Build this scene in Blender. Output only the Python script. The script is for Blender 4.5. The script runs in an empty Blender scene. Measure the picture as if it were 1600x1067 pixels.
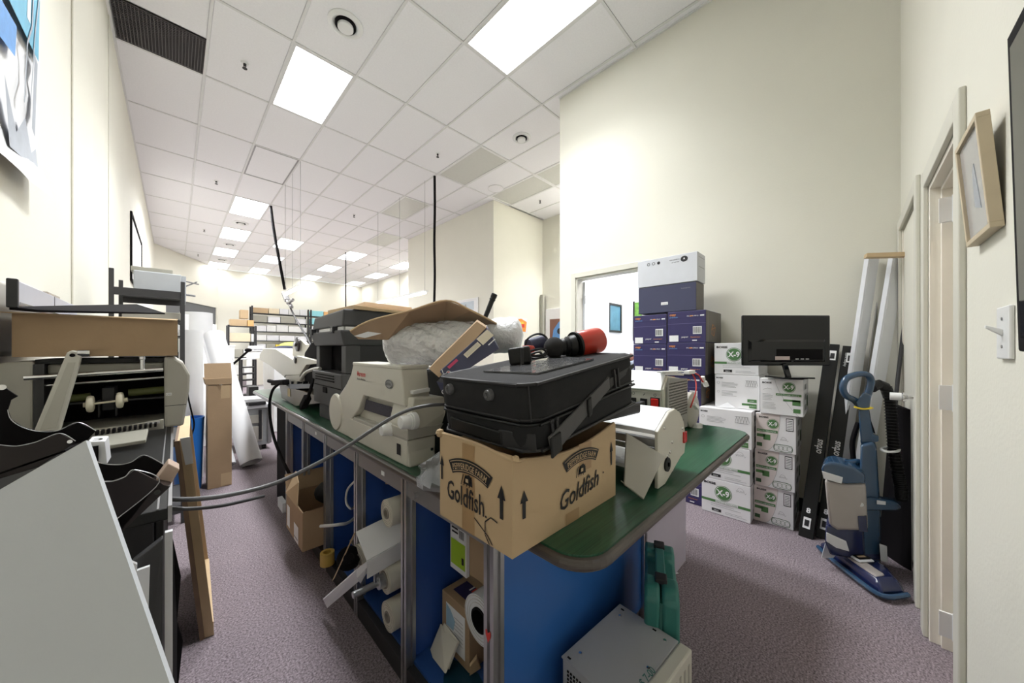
import bpy, bmesh, math, random
from mathutils import Vector, Matrix, Euler
random.seed(7)
C = bpy.context.scene.collection
S = bpy.context.scene
# ------------------------------------------------------------------ camera, world, exposure
EYE = Vector((0, 0, 1.25)); FPX = 527.0; HZ = 545.0; K = math.sqrt(.5)
cd = bpy.data.cameras.new('camera'); cam = bpy.data.objects.new('camera', cd); C.objects.link(cam)
cam.location = EYE; cam.rotation_euler = (math.pi/2, 0, -math.pi/4)
cd.sensor_width = 36; cd.lens = 36*FPX/1600; cd.shift_y = (HZ-533.5)/1600; cd.clip_start = .02; cd.clip_end = 100
S.camera = cam
W = bpy.data.worlds.new('world'); S.world = W; W.use_nodes = True
W.node_tree.nodes['Background'].inputs[0].default_value = (.9, .95, 1, 1)
W.node_tree.nodes['Background'].inputs[1].default_value = 1.0
S.view_settings.view_transform = 'Standard'; S.view_settings.look = 'None'
S.view_settings.gamma = 1; S.view_settings.use_curve_mapping = False
S.view_settings.exposure = EXPOSURE = 1.15
LAMP = 13.0      # emission of the ceiling panels
# ------------------------------------------------------------------ survey helpers: a sight line met with a real plane
def ray(px, py):
    u = (px-800)/FPX; v = (HZ-py)/FPX
    return Vector((K*(1+u), K*(1-u), v))
def at(px, py, t): return EYE + ray(px, py)*t
def on_x(px, py, x): d = ray(px, py); return EYE + d*(x/d.x)
def on_y(px, py, y): d = ray(px, py); return EYE + d*(y/d.y)
def on_z(px, py, z): d = ray(px, py); return EYE + d*((z-EYE.z)/d.z)
# ------------------------------------------------------------------ materials
MATS = {}
def mat(name, col, rough=.5, metal=0., var=.06, scale=12., bump=0., bscale=200., trans=0., alpha=1., emit=0., spec=.5, coat=0., bdist=.004):
    if name in MATS: return MATS[name]
    m = bpy.data.materials.new(name); m.use_nodes = True; nt = m.node_tree; N = nt.nodes; L = nt.links
    b = N['Principled BSDF']
    if len(col) == 3: col = (*col, 1)
    tc = N.new('ShaderNodeTexCoord'); no = N.new('ShaderNodeTexNoise'); no.inputs['Scale'].default_value = scale
    no.inputs['Detail'].default_value = 3
    L.new(tc.outputs['Object'], no.inputs['Vector'])
    mx = N.new('ShaderNodeMixRGB'); mx.inputs[1].default_value = [min(1, c*(1-var)) for c in col[:3]]+[1]
    mx.inputs[2].default_value = [min(1, c*(1+var)) for c in col[:3]]+[1]
    L.new(no.outputs['Fac'], mx.inputs[0]); L.new(mx.outputs[0], b.inputs['Base Color'])
    b.inputs['Roughness'].default_value = rough; b.inputs['Metallic'].default_value = metal
    b.inputs['Specular IOR Level'].default_value = spec
    b.inputs['Transmission Weight'].default_value = trans; b.inputs['Alpha'].default_value = alpha
    b.inputs['Coat Weight'].default_value = coat
    if emit: b.inputs['Emission Color'].default_value = col; b.inputs['Emission Strength'].default_value = emit
    if bump:
        n2 = N.new('ShaderNodeTexNoise'); n2.inputs['Scale'].default_value = bscale; n2.inputs['Detail'].default_value = 2
        L.new(tc.outputs['Object'], n2.inputs['Vector'])
        bp = N.new('ShaderNodeBump'); bp.inputs['Strength'].default_value = bump; bp.inputs['Distance'].default_value = bdist
        L.new(n2.outputs['Fac'], bp.inputs['Height']); L.new(bp.outputs[0], b.inputs['Normal'])
    MATS[name] = m; return m
WALL = mat('cream_paint', (.75, .73, .64), .7, var=.025, scale=3, bump=.15, bscale=90)
WALLB = mat('cream_vinyl', (.76, .74, .65), .65, var=.02, scale=2, bump=.2, bscale=60)
TRIM = mat('trim_paint', (.66, .64, .56), .45, var=.02)
JAMB = mat('jamb_paint', (.90, .85, .75), .5, var=.03)
WHITEW = mat('white_wall_paint', (.86, .87, .9), .6, var=.02)
TILE = mat('ceiling_tile', (.88, .87, .89), .9, var=.05, scale=60, bump=.5, bscale=260)
GRIDM = mat('grid_metal', (.74, .735, .73), .5)
LENS = mat('acrylic_lens', (.62, .62, .58), .25, var=.04, scale=20, bump=.3, bscale=120)
LIT = mat('lit_panel', (.97, .985, 1), .5, emit=6.0, var=0)
LITN = mat('lit_panel_near', (.97, .985, 1), .5, emit=6.0, var=0)
LITF = mat('lit_panel_far', (.97, .985, 1), .5, emit=2.4, var=0)
LITW = mat('lit_panel_wall_side', (.97, .985, 1), .5, emit=3.0, var=0)
VENTB = mat('vent_dark', (.035, .03, .03), .6)
BASEB = mat('baseboard_black', (.02, .018, .02), .5)
CARD = mat('cardboard', (.40, .275, .165), .8, var=.10, scale=9, bump=.12, bscale=70)
CARD2 = mat('cardboard_tan', (.52, .375, .225), .8, var=.07, scale=6, bump=.1, bscale=60)
TAPE = mat('packing_tape', (.40, .255, .13), .3, var=.06, coat=.3)
WHITEP = mat('white_card', (.80, .79, .80), .6, var=.025)
PAPER = mat('white_paper', (.70, .70, .715), .75, var=.03, bump=.06)
PINKW = mat('blush_card', (.74, .66, .64), .6, var=.03)
GREYW = mat('grey_board', (.54, .56, .59), .7, var=.03, scale=3, bump=.06, bscale=120)
NAVY = mat('navy_card', (.034, .027, .105), .5, var=.10)
NAVYG = mat('slate_card', (.05, .053, .105), .5, var=.08)
TAUPE = mat('taupe_card', (.155, .14, .13), .6, var=.08)
INK = mat('black_ink', (.015, .014, .016), .6, var=0)
INKG = mat('grey_ink', (.33, .33, .33), .6, var=0)
GREEN = mat('green_ink', (.085, .21, .07), .6, var=0)
GREEND = mat('dark_green_ink', (.05, .12, .05), .6, var=0)
WHITEI = mat('white_ink', (.85, .85, .85), .6, var=0)
ORANGE = mat('orange_ink', (.75, .28, .05), .6, var=.2, scale=40)
BLUEI = mat('blue_ink', (.12, .30, .62), .6, var=.25, scale=30)
REDI = mat('red_ink', (.60, .04, .03), .5, var=.05)
BLK = mat('black_plastic', (.012, .012, .012), .4, var=.12, spec=.3, bump=.06, bscale=400)
BLKG = mat('gloss_black', (.006, .006, .007), .07, var=.1, spec=.45)
BLKM = mat('matte_black', (.006, .005, .006), .8, var=.1, spec=.15)
CHAR = mat('charcoal_plastic', (.050, .049, .051), .5, spec=.35, var=.06, bump=.08, bscale=400)
CHARD = mat('dark_charcoal_plastic', (.028, .027, .029), .5, spec=.35, var=.06)
BROWN = mat('brown_black_enamel', (.020, .014, .014), .3, spec=.35, var=.15, scale=30)
FABR = mat('black_nylon', (.017, .017, .018), .7, var=.2, spec=.2, scale=60, bump=.25, bscale=700)
STRAPM = mat('strap_webbing', (.095, .092, .092), .6, spec=.3, var=.1, bump=.2, bscale=500)
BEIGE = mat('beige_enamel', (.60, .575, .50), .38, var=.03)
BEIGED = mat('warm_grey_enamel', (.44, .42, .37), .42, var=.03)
STONE = mat('putty_plastic', (.34, .33, .28), .45, var=.04)
KNOBW = mat('white_plastic', (.80, .80, .79), .35, var=.02)
STEEL = mat('galvanised_steel', (.50, .51, .52), .33, metal=.85, var=.08, scale=30)
ALU = mat('aluminium', (.52, .52, .53), .3, metal=.9, var=.05)
ALUD = mat('aluminium_dull', (.36, .355, .36), .42, metal=.75, var=.06)
CHROME = mat('chrome', (.75, .75, .76), .12, metal=1)
PEWTER = mat('rail_white', (.74, .75, .78), .35, var=.02)
PALEW = mat('pale_wood', (.60, .50, .35), .5, var=.1, scale=20)
CARD_SHADED = mat('shaded_card', (.34, .235, .155), .8, var=.10, scale=6, bump=.1, bscale=50)  # cardboard darkened to hold the shade on the bent sheet's underside
ZINC = mat('zinc_grey', (.40, .40, .41), .45, var=.06, scale=5)
WOOD = mat('pine_wood', (.60, .44, .26), .55, var=.12, scale=14)
WOODD = mat('stained_wood', (.20, .125, .075), .6, var=.2, scale=18)
IVORY = mat('ivory_rubber', (.74, .69, .55), .5)
BLUEP = mat('blue_laminate', (.028, .085, .33), .3, var=.06, scale=4)
BLUED = mat('blue_shelf', (.028, .09, .30), .4, var=.1, scale=8)
BINB = mat('blue_bin_plastic', (.03, .19, .62), .35)
TEAL = mat('teal_plastic', (.035, .18, .155), .42, var=.08, bump=.1, bscale=300)
TEALD = mat('dark_teal_plastic', (.035, .14, .12), .4)
VAC = mat('vacuum_blue', (.022, .062, .125), .22, var=.08, coat=.4)
VACD = mat('vacuum_navy', (.012, .018, .07), .2, coat=.5)
CUP = mat('smoked_cup', (.50, .45, .42), .15, var=.08, trans=.25, coat=.5)
YEL = mat('yellow_tie', (.80, .62, .03), .4)
SHADE = mat('roller_grey', (.13, .135, .14), .6)
CLEAR = mat('clear_film', (.50, .50, .52), .15, trans=.4, alpha=.72, bump=.8, bscale=35)
BUBB = mat('bubble_film', (.76, .76, .76), .13, trans=.35, alpha=.92, var=.15, scale=30, bump=1.0, bscale=38, bdist=.02, spec=.9, coat=.6)
REDC = mat('red_cylinder', (.50, .035, .018), .33, coat=.2)
FOAM = mat('black_foam', (.02, .019, .019), .95, bump=.5, bscale=900)
GLASSG = mat('picture_print', (.46, .45, .46), .15, var=.15, scale=9, coat=.4)
STAIN = mat('teal_stain', (.004, .045, .08), .35, var=.2)
CREAMR = mat('cream_vinyl_roll', (.72, .68, .58), .42, var=.03)
RED = mat('red_rocker', (.55, .02, .015), .25, coat=.5)
# floor: loop-pile carpet
def carpet():
    m = bpy.data.materials.new('loop_carpet'); m.use_nodes = True; nt = m.node_tree; N = nt.nodes; L = nt.links
    b = N['Principled BSDF']; tc = N.new('ShaderNodeTexCoord')
    a = N.new('ShaderNodeTexNoise'); a.inputs['Scale'].default_value = 130; a.inputs['Detail'].default_value = 4; a.inputs['Roughness'].default_value = .75
    c = N.new('ShaderNodeTexNoise'); c.inputs['Scale'].default_value = 2.2; c.inputs['Detail'].default_value = 4
    for n in (a, c): L.new(tc.outputs['Object'], n.inputs['Vector'])
    r = N.new('ShaderNodeValToRGB'); e = r.color_ramp.elements
    e[0].position = .36; e[0].color = (.105, .085, .093, 1); e[1].position = .66; e[1].color = (.44, .37, .405, 1)
    L.new(a.outputs['Fac'], r.inputs[0])
    mx = N.new('ShaderNodeMixRGB'); mx.blend_type = 'MULTIPLY'; mx.inputs[0].default_value = .25
    L.new(r.outputs[0], mx.inputs[1]); L.new(c.outputs['Fac'], mx.inputs[2]); L.new(mx.outputs[0], b.inputs['Base Color'])
    b.inputs['Roughness'].default_value = .95; b.inputs['Specular IOR Level'].default_value = .1
    bp = N.new('ShaderNodeBump'); bp.inputs['Strength'].default_value = .7; bp.inputs['Distance'].default_value = .004
    L.new(a.outputs['Fac'], bp.inputs['Height']); L.new(bp.outputs[0], b.inputs['Normal']); return m
CARPET = carpet()
def benchtop():
    m = bpy.data.materials.new('green_benchtop'); m.use_nodes = True; nt = m.node_tree; N = nt.nodes; L = nt.links
    b = N['Principled BSDF']; tc = N.new('ShaderNodeTexCoord'); mp = N.new('ShaderNodeMapping'); mp.inputs['Scale'].default_value = (3, 160, 3)
    a = N.new('ShaderNodeTexNoise'); a.inputs['Scale'].default_value = 1.5; a.inputs['Detail'].default_value = 5
    L.new(tc.outputs['Object'], mp.inputs[0]); L.new(mp.outputs[0], a.inputs['Vector'])
    r = N.new('ShaderNodeValToRGB'); e = r.color_ramp.elements
    e[0].position = .25; e[0].color = (.010, .050, .026, 1); e[1].position = .78; e[1].color = (.034, .12, .064, 1)
    L.new(a.outputs['Fac'], r.inputs[0]); L.new(r.outputs[0], b.inputs['Base Color'])
    b.inputs['Roughness'].default_value = .28; return m
BENCHTOP = benchtop()
# ------------------------------------------------------------------ mesh builder
class MB:
    def __init__(s): s.v = []; s.f = []
    def add(s, vs, fs):
        n = len(s.v); s.v += [Vector(p) for p in vs]; s.f += [tuple(i+n for i in f) for f in fs]; return s
    def box(s, x0, x1, y0, y1, z0, z1):
        return s.add([(x0,y0,z0),(x1,y0,z0),(x1,y1,z0),(x0,y1,z0),(x0,y0,z1),(x1,y0,z1),(x1,y1,z1),(x0,y1,z1)],
                     [(0,3,2,1),(4,5,6,7),(0,1,5,4),(1,2,6,5),(2,3,7,6),(3,0,4,7)])
    def prism(s, pts, e):
        pts = [Vector(p) for p in pts]; e = Vector(e); n = len(pts)
        return s.add(pts+[p+e for p in pts], [tuple(range(n))[::-1], tuple(range(n, 2*n))]+[(i, (i+1) % n, (i+1) % n+n, i+n) for i in range(n)])
    def hexa(s, a, b):      # two quads joined
        return s.add(list(a)+list(b), [(3,2,1,0),(4,5,6,7)]+[(i,(i+1)%4,(i+1)%4+4,i+4) for i in range(4)])
    def obox(s, p, q, w, h, up=(0,0,1)):   # beam p->q with section w (side) x h (up)
        p = Vector(p); q = Vector(q); d = (q-p).normalized(); sd = d.cross(Vector(up)).normalized(); u = sd.cross(d).normalized()
        c = [sd*w/2+u*h/2, -sd*w/2+u*h/2, -sd*w/2-u*h/2, sd*w/2-u*h/2]
        return s.hexa([p+k for k in c], [q+k for k in c])
    def cyl(s, p, q, r0, r1=None, n=20, inner=0):
        p = Vector(p); q = Vector(q); r1 = r0 if r1 is None else r1; d = (q-p).normalized()
        a = d.orthogonal().normalized(); b = d.cross(a)
        dr = [a*math.cos(2*math.pi*i/n)+b*math.sin(2*math.pi*i/n) for i in range(n)]
        if not inner:
            return s.add([p+k*r0 for k in dr]+[q+k*r1 for k in dr], [tuple(range(n))[::-1], tuple(range(n, 2*n))]+[(i,(i+1)%n,(i+1)%n+n,i+n) for i in range(n)])
        vs = [p+k*r0 for k in dr]+[q+k*r1 for k in dr]+[p+k*inner for k in dr]+[q+k*inner for k in dr]; fs = []
        for i in range(n):
            j = (i+1) % n
            fs += [(i,j,j+n,i+n), (j+2*n,i+2*n,i+3*n,j+3*n), (j,i,i+2*n,j+2*n), (i+n,j+n,j+3*n,i+3*n)]
        return s.add(vs, fs)
    def lathe(s, p, axis, prof, n=24):     # prof: (distance along axis, radius)
        p = Vector(p); d = Vector(axis).normalized(); a = d.orthogonal().normalized(); b = d.cross(a); vs = []; fs = []
        for (h, r) in prof:
            vs += [p+d*h+(a*math.cos(2*math.pi*i/n)+b*math.sin(2*math.pi*i/n))*max(r, 1e-4) for i in range(n)]
        for k in range(len(prof)-1):
            fs += [(k*n+i, k*n+(i+1) % n, (k+1)*n+(i+1) % n, (k+1)*n+i) for i in range(n)]
        m = len(prof)-1
        return s.add(vs, fs+[tuple(range(n))[::-1], tuple(range(m*n, m*n+n))])
    def ball(s, c, r, n=20, sc=(1,1,1)):
        c = Vector(c); vs = []; fs = []; m = n//2
        for k in range(1, m):
            th = math.pi*k/m
            vs += [c+Vector((r*sc[0]*math.sin(th)*math.cos(2*math.pi*i/n), r*sc[1]*math.sin(th)*math.sin(2*math.pi*i/n), r*sc[2]*math.cos(th))) for i in range(n)]
        for k in range(m-2):
            fs += [(k*n+i, (k+1)*n+i, (k+1)*n+(i+1) % n, k*n+(i+1) % n) for i in range(n)]
        vs += [c+Vector((0,0,r*sc[2])), c-Vector((0,0,r*sc[2]))]; T = (m-1)*n
        fs += [(i, (i+1) % n, T) for i in range(n)]+[((m-2)*n+(i+1) % n, (m-2)*n+i, T+1) for i in range(n)]
        return s.add(vs, fs)
    def tube(s, pts, r, n=8, closed=False, steps=6):
        P = [Vector(p) for p in pts]; Q = []
        m = len(P)
        if m > 2:
            rng = range(m) if closed else range(m-1)
            for i in rng:
                p0 = P[(i-1) % m] if closed or i > 0 else P[0]; p1 = P[i]; p2 = P[(i+1) % m]; p3 = P[(i+2) % m] if closed or i+2 < m else P[-1]
                for k in range(steps):
                    t = k/steps
                    Q.append(.5*((2*p1)+(p2-p0)*t+(2*p0-5*p1+4*p2-p3)*t*t+(-p0+3*p1-3*p2+p3)*t**3))
            if not closed: Q.append(P[-1])
        else: Q = P
        L = len(Q); vs = []; fs = []; a = None
        for i in range(L):
            d = (Q[(i+1) % L]-Q[i-1]) if closed else (Q[min(i+1, L-1)]-Q[max(i-1, 0)])
            d = d.normalized() if d.length > 1e-9 else Vector((0,0,1))
            a = d.orthogonal().normalized() if a is None else (a-d*a.dot(d)).normalized()
            b = d.cross(a); vs += [Q[i]+(a*math.cos(2*math.pi*k/n)+b*math.sin(2*math.pi*k/n))*r for k in range(n)]
        for i in range(L if closed else L-1):
            j = (i+1) % L; fs += [(i*n+k, i*n+(k+1) % n, j*n+(k+1) % n, j*n+k) for k in range(n)]
        if not closed: fs += [tuple(range(n))[::-1], tuple(range((L-1)*n, L*n))]
        return s.add(vs, fs)
    def sheet(s, pts, th):    # polygon with thickness along its normal
        P = [Vector(p) for p in pts]; n = (P[1]-P[0]).cross(P[2]-P[0]).normalized()
        return s.prism(P, n*th)
    def pieces(s, tol=.004):     # apart-standing pieces (islands whose boxes do not touch)
        par = list(range(len(s.v)))
        def find(i):
            while par[i] != i: par[i] = par[par[i]]; i = par[i]
            return i
        for f in s.f:
            a = find(f[0])
            for i in f[1:]:
                b = find(i)
                if b != a: par[b] = a
        isl = {}
        for i in range(len(s.v)): isl.setdefault(find(i), []).append(i)
        bs = []
        for ids in isl.values():
            lo = [min(s.v[i][k] for i in ids)-tol for k in range(3)]; hi = [max(s.v[i][k] for i in ids)+tol for k in range(3)]; bs.append([set(ids), lo, hi])
        merged = True
        while merged:
            merged = False
            for i in range(len(bs)):
                for j in range(i+1, len(bs)):
                    if all(bs[i][1][k] <= bs[j][2][k] and bs[j][1][k] <= bs[i][2][k] for k in range(3)):
                        bs[i][0] |= bs[j][0]; bs[i][1] = [min(p, q) for p, q in zip(bs[i][1], bs[j][1])]; bs[i][2] = [max(p, q) for p, q in zip(bs[i][2], bs[j][2])]
                        del bs[j]; merged = True; break
                if merged: break
        if len(bs) < 2: return [s]
        out = []
        for ids, _, _ in bs:
            ix = sorted(ids); mp_ = {o: n for n, o in enumerate(ix)}; m = MB(); m.v = [s.v[i] for i in ix]; m.f = [tuple(mp_[i] for i in f) for f in s.f if f[0] in ids]; out.append(m)
        return out
    def mesh(s, name):
        me = bpy.data.meshes.new(name); me.from_pydata(s.v, [], s.f); me.update()
        bm = bmesh.new(); bm.from_mesh(me); bmesh.ops.recalc_face_normals(bm, faces=bm.faces[:]); bm.to_mesh(me); bm.free()
        return me
# decal frame: flat print a hair proud of a face. U to the right, V up, as seen from outside
TXT = {}
def text2d(t, size=1, shear=0, off=0):
    key = (t, shear, off)
    if key not in TXT:
        cu = bpy.data.curves.new('lettering', 'FONT'); cu.body = t; cu.size = 1; cu.shear = shear; cu.offset = off; cu.resolution_u = 2
        o = bpy.data.objects.new('lettering', cu); C.objects.link(o); bpy.context.view_layer.update()
        me = o.evaluated_get(bpy.context.evaluated_depsgraph_get()).to_mesh()
        vs = [(v.co.x, v.co.y) for v in me.vertices]; fs = [tuple(p.vertices) for p in me.polygons]
        w = max([v[0] for v in vs]+[.01]); o.to_mesh_clear(); bpy.data.objects.remove(o); TXT[key] = (vs, fs, w)
    return TXT[key]
class Fr:
    def __init__(s, o, U, V, n=.0012):
        s.o = Vector(o); s.U = Vector(U); s.V = Vector(V); s.N = s.U.cross(s.V).normalized(); s.n = n; s.m = {}
    def g(s, k): return s.m.setdefault(k, MB())
    def P(s, u, v, n=None): return s.o+s.U*u+s.V*v+s.N*(s.n if n is None else n)
    def poly(s, k, pts, n=None): s.g(k).add([s.P(u, v, n) for u, v in pts], [tuple(range(len(pts)))]); return s
    def rect(s, k, u0, v0, u1, v1, n=None): return s.poly(k, [(u0,v0),(u1,v0),(u1,v1),(u0,v1)], n)
    def disc(s, k, u, v, r, n=None, ry=None, N=28): return s.poly(k, [(u+r*math.cos(2*math.pi*i/N), v+(ry or r)*math.sin(2*math.pi*i/N)) for i in range(N)], n)
    def line(s, k, pts, w, n=None):
        for (a, b), (c, d) in zip(pts, pts[1:]):
            l = math.hypot(c-a, d-b) or 1; x = -(d-b)/l*w/2; y = (c-a)/l*w/2
            s.poly(k, [(a+x,b+y),(a-x,b-y),(c-x,d-y),(c+x,d+y)], n)
        return s
    def ring(s, k, u, v, r, w, n=None, ry=None, N=28):
        ry = ry or r; return s.line(k, [(u+r*math.cos(2*math.pi*i/N), v+ry*math.sin(2*math.pi*i/N)) for i in range(N+1)], w, n)
    def text(s, k, t, u, v, h, n=None, rot=0, shear=0, off=0, width=None, center=False):
        vs, fs, w = text2d(t, 1, shear, off); sx = (width/w) if width else h; sy = h; c, q = math.cos(rot), math.sin(rot)
        if center: u -= w*sx/2*c; v -= w*sx/2*q
        s.g(k).add([s.P(u+x*sx*c-y*sy*q, v+x*sx*q+y*sy*c, n) for x, y in vs], fs); return s
# ------------------------------------------------------------------ things and parts
def tag(o, label=None, cat=None, group=None, kind=None):
    if label: o['label'] = label
    if cat: o['category'] = cat
    if group: o['group'] = group
    if kind: o['kind'] = kind
    return o
def link(name, me, m, parent=None, bevel=0, smooth=False, loc=None, seg=2, label=None, kind=None):
    o = bpy.data.objects.new(name, me); C.objects.link(o)
    if not me.materials: me.materials.append(m)
    if parent: o.parent = parent
    if loc is not None: o.location = loc
    if bevel:
        b = o.modifiers.new('bevel', 'BEVEL'); b.width = bevel; b.segments = seg; b.limit_method = 'ANGLE'; b.angle_limit = math.radians(40)
        b.use_clamp_overlap = True; b.harden_normals = False
    if smooth:
        for p in me.polygons: p.use_smooth = True
        try: me.set_sharp_from_angle(angle=math.radians(38))
        except Exception: pass
    return tag(o, label, kind=kind)
class Thing:     # an Empty at the base; meshes handed in world coordinates are moved to the Empty's frame
    def __init__(s, name, label, cat, loc=(0,0,0), group=None, rotz=0, local=False):
        s.e = bpy.data.objects.new(name, None); s.e.empty_display_size = .05; C.objects.link(s.e)
        s.loc = Vector(loc); s.e.location = s.loc; s.e.rotation_euler = (0, 0, rotz); tag(s.e, label, cat, group); s.local = local
    def part(s, name, mb, m, parent=None, bevel=0, smooth=False, label=None, seg=2, kind=None):
        if not s.local:
            for i, v in enumerate(mb.v): mb.v[i] = v-s.loc
        ps = mb.pieces() if len(mb.v) < 900 and kind is None and not name.startswith(('printed', 'handwriting', 'badge')) else [mb]
        if len(ps) > 14: ps = [mb]
        return [link(name, p.mesh(name), m, parent or s.e, bevel, smooth, seg=seg, label=label, kind=kind) for p in ps][0]
    def prints(s, fr, name='printed_mark', parent=None):
        for k, mb in fr.m.items(): s.part(name, mb, k, parent)
        fr.m = {}
def single(name, mb, m, label, cat, base=None, group=None, bevel=0, smooth=False, kind=None, seg=2):
    if base is None:
        n = len(mb.v); base = Vector((sum(v.x for v in mb.v)/n, sum(v.y for v in mb.v)/n, min(v.z for v in mb.v)))
    base = Vector(base); mb.v = [v-base for v in mb.v]
    o = link(name, mb.mesh(name), m, None, bevel, smooth, base, seg); return tag(o, label, cat, group, kind)
def struct(name, mb, m, parent=None, bevel=0, smooth=False):
    o = link(name, mb.mesh(name), m, parent, bevel, smooth)
    if parent is None: o['kind'] = 'structure'
    return o
def dup(root, loc, rotz=None, label=None, group=None):
    r = root.copy(); C.objects.link(r); r.location = loc
    if rotz is not None: r.rotation_euler = (0, 0, rotz)
    if label: r['label'] = label
    if group: r['group'] = group
    for ch in list(root.children):
        c = ch.copy(); C.objects.link(c); c.parent = r
        for g in list(ch.children):
            d = g.copy(); C.objects.link(d); d.parent = c
    return r
PI = math.pi
# ================================================================== THE SHELL
XL, XB, YD, ZC = -.44, 3.42, -.242, 4.39
YE = 2.57; XC = 6.35; YBK = 5.30; XBK = 4.75; YF = 17.5; XR = 6.7
struct('floor', MB().box(-1.2, 7.4, -2.0, 18.2, -.06, 0), CARPET)
# left wall with pilaster; it bends towards the back
lw = MB().box(XL-.12, XL, -2.0, 14.6, 0, ZC); struct('wall_left', lw, WALL)
struct('trim_1', MB().box(XL, XL+.010, 3.3, 4.0, 0, ZC-.01), WALLB, bevel=.004)
struct('trim_2', MB().box(XL, XL+.005, 4.9, 4.94, 0, ZC-.01), WALLB)
a, b = Vector((XL, 14.6, 0)), Vector((1.2, 17.5, 0)); dr = (b-a).normalized(); nn = Vector((-dr.y, dr.x, 0))*.12
def slab(m, p, q, z0, z1): return m.hexa([p+Vector((0,0,z0)), q+Vector((0,0,z0)), q+nn+Vector((0,0,z0)), p+nn+Vector((0,0,z0))], [p+Vector((0,0,z1)), q+Vector((0,0,z1)), q+nn+Vector((0,0,z1)), p+nn+Vector((0,0,z1))])
m = MB(); slab(m, a, b, 2.85, ZC); slab(m, a, a+dr*.5, 0, 2.85); slab(m, b-dr*.1, b, 0, 2.85); struct('wall_corner', m, WALL)
m = MB(); slab(m, a+dr*.5+nn*.3, b-dr*.1+nn*.3, 2.2, 2.85); tag(struct('window_1', m, SHADE), 'dark grey roller shade lowered over the far corner window')
m = MB(); slab(m, a+dr*.5+nn*.6, b-dr*.1+nn*.6, 0, 2.2); struct('window_2', m, mat('daylight_pane', (.95, .97, 1), .3, emit=1.2, var=0))
struct('wall_back', MB().box(1.1, XR+.12, YF, YF+.12, 0, ZC), WALL)
struct('wall_right_far', MB().box(XR, XR+.12, 8.97, YF, 0, ZC), WALL)
struct('wall_block', MB().box(XBK, XR+.12, YBK, 8.97, 0, ZC), WALL)
struct('wall_corridor', MB().box(XC, XC+.12, YE-.12, YBK, 0, ZC), WALL)
# big wall with the doorway
m = MB(); D0, D1, DH = 1.50, 2.33, 2.10
m.box(XB, XB+.12, YD-.12, D0, 0, ZC); m.box(XB, XB+.12, D1, YE, 0, ZC); m.box(XB, XB+.12, D0, D1, DH, ZC)
struct('wall_right', m, WALL)
struct('wall_partition', MB().box(XB+.12, XC+.12, YE-.12, YE, 0, ZC), WALL)
m = MB()
for s0, s1, z0, z1 in ((D0-.06, D0, 0, DH+.06), (D1, D1+.06, 0, DH+.06), (D0, D1, DH, DH+.06)): m.box(XB-.015, XB, s0, s1, z0, z1)
m.box(XB, XB+.12, D1-.02, D1, 0, DH); m.box(XB, XB+.12, D0, D0+.02, 0, DH); m.box(XB, XB+.12, D0+.02, D1-.02, DH-.02, DH)
struct('door_frame_1', m, TRIM, bevel=.003)
d = struct('door_1', MB().prism([(XB+.13, D1-.045, .01), (XB+.13, D1-.005, .01), (XB+.88, D1+.088, .01), (XB+.885, D1+.050, .01)], (0,0,DH-.04)), WHITEW, bevel=.002)
for z in (.25, 1.05, 1.85): struct('hinge', MB().box(XB+.115, XB+.135, D1-.055, D1-.045, z-.05, z+.05), ALU, d)
struct('baseboard_right', MB().box(XB-.012, XB, YD, D0-.065, 0, .10), BASEB)
struct('baseboard_left', MB().box(XL, XL+.01, .1, 3.25, 0, .10), BASEB)
# room behind the doorway
struct('wall_office_back', MB().box(5.15, 5.25, .4, YE-.12, 0, 2.8), WHITEW)
struct('wall_office_near', MB().box(XB+.12, 5.25, .3, .4, 0, 2.8), WHITEW)
struct('wall_office_lining', MB().box(XB+.12, 5.15, YE-.135, YE-.12, 0, 2.8), WHITEW)
struct('ceiling_office', MB().box(XB+.12, 5.25, .3, YE-.12, 2.8, 2.86), WHITEW)
# wall beside the camera with two doors
J0, J1, JH = 1.70, 2.30, 1.95
E0, E1, EH = 2.60, 3.34, 2.02
m = MB()
for x0, x1, z0 in ((-.56, J0, 0), (J1, E0, 0), (E1, XB+.12, 0), (J0, J1, JH), (E0, E1, EH)): m.box(x0, x1, YD-.12, YD, z0, ZC)
struct('wall_near', m, WALL)
m = MB(); y0, y1 = YD, YD+.016
for (x0, x1, H) in ((J0, J1, JH), (E0, E1, EH)):
    m.box(x0-.07, x0, y0, y1, 0, H+.07); m.box(x1, min(x1+.07, XB-.002), y0, y1, 0, H+.07); m.box(x0, x1, y0, y1, H, H+.07)
struct('door_frame_2', m, TRIM, bevel=.004)
m = MB()
m.box(J1-.02, J1, YD-.14, YD, 0, JH); m.box(J1-.035, J1-.02, YD-.07, YD-.03, 0, JH-.02); m.box(J0, J0+.02, YD-.14, YD, 0, JH); m.box(J0+.02, J1-.02, YD-.14, YD, JH-.02, JH); m.box(J0+.02, J1-.035, YD-.07, YD-.03, JH-.035, JH-.02)
m.box(E0, E0+.015, YD-.12, YD, 0, EH); m.box(E1-.015, E1, YD-.12, YD, 0, EH)
struct('door_frame_3', m, JAMB, bevel=.002)
d = struct('door_2', MB().box(J1-.062, J1-.024, YD-.80, YD-.08, .01, JH-.03), JAMB, bevel=.002)
for z in (.12, 1.05, 1.82):
    struct('hinge', MB().box(J1-.07, J1-.06, YD-.085, YD-.02, z-.05, z+.05).cyl((J1-.07, YD-.06, z-.055), (J1-.07, YD-.06, z+.055), .007), KNOBW, d)
d = struct('door_3', MB().box(E0+.017, E1-.017, YD-.05, YD-.006, .01, EH-.01), WALLB, bevel=.002)
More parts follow.
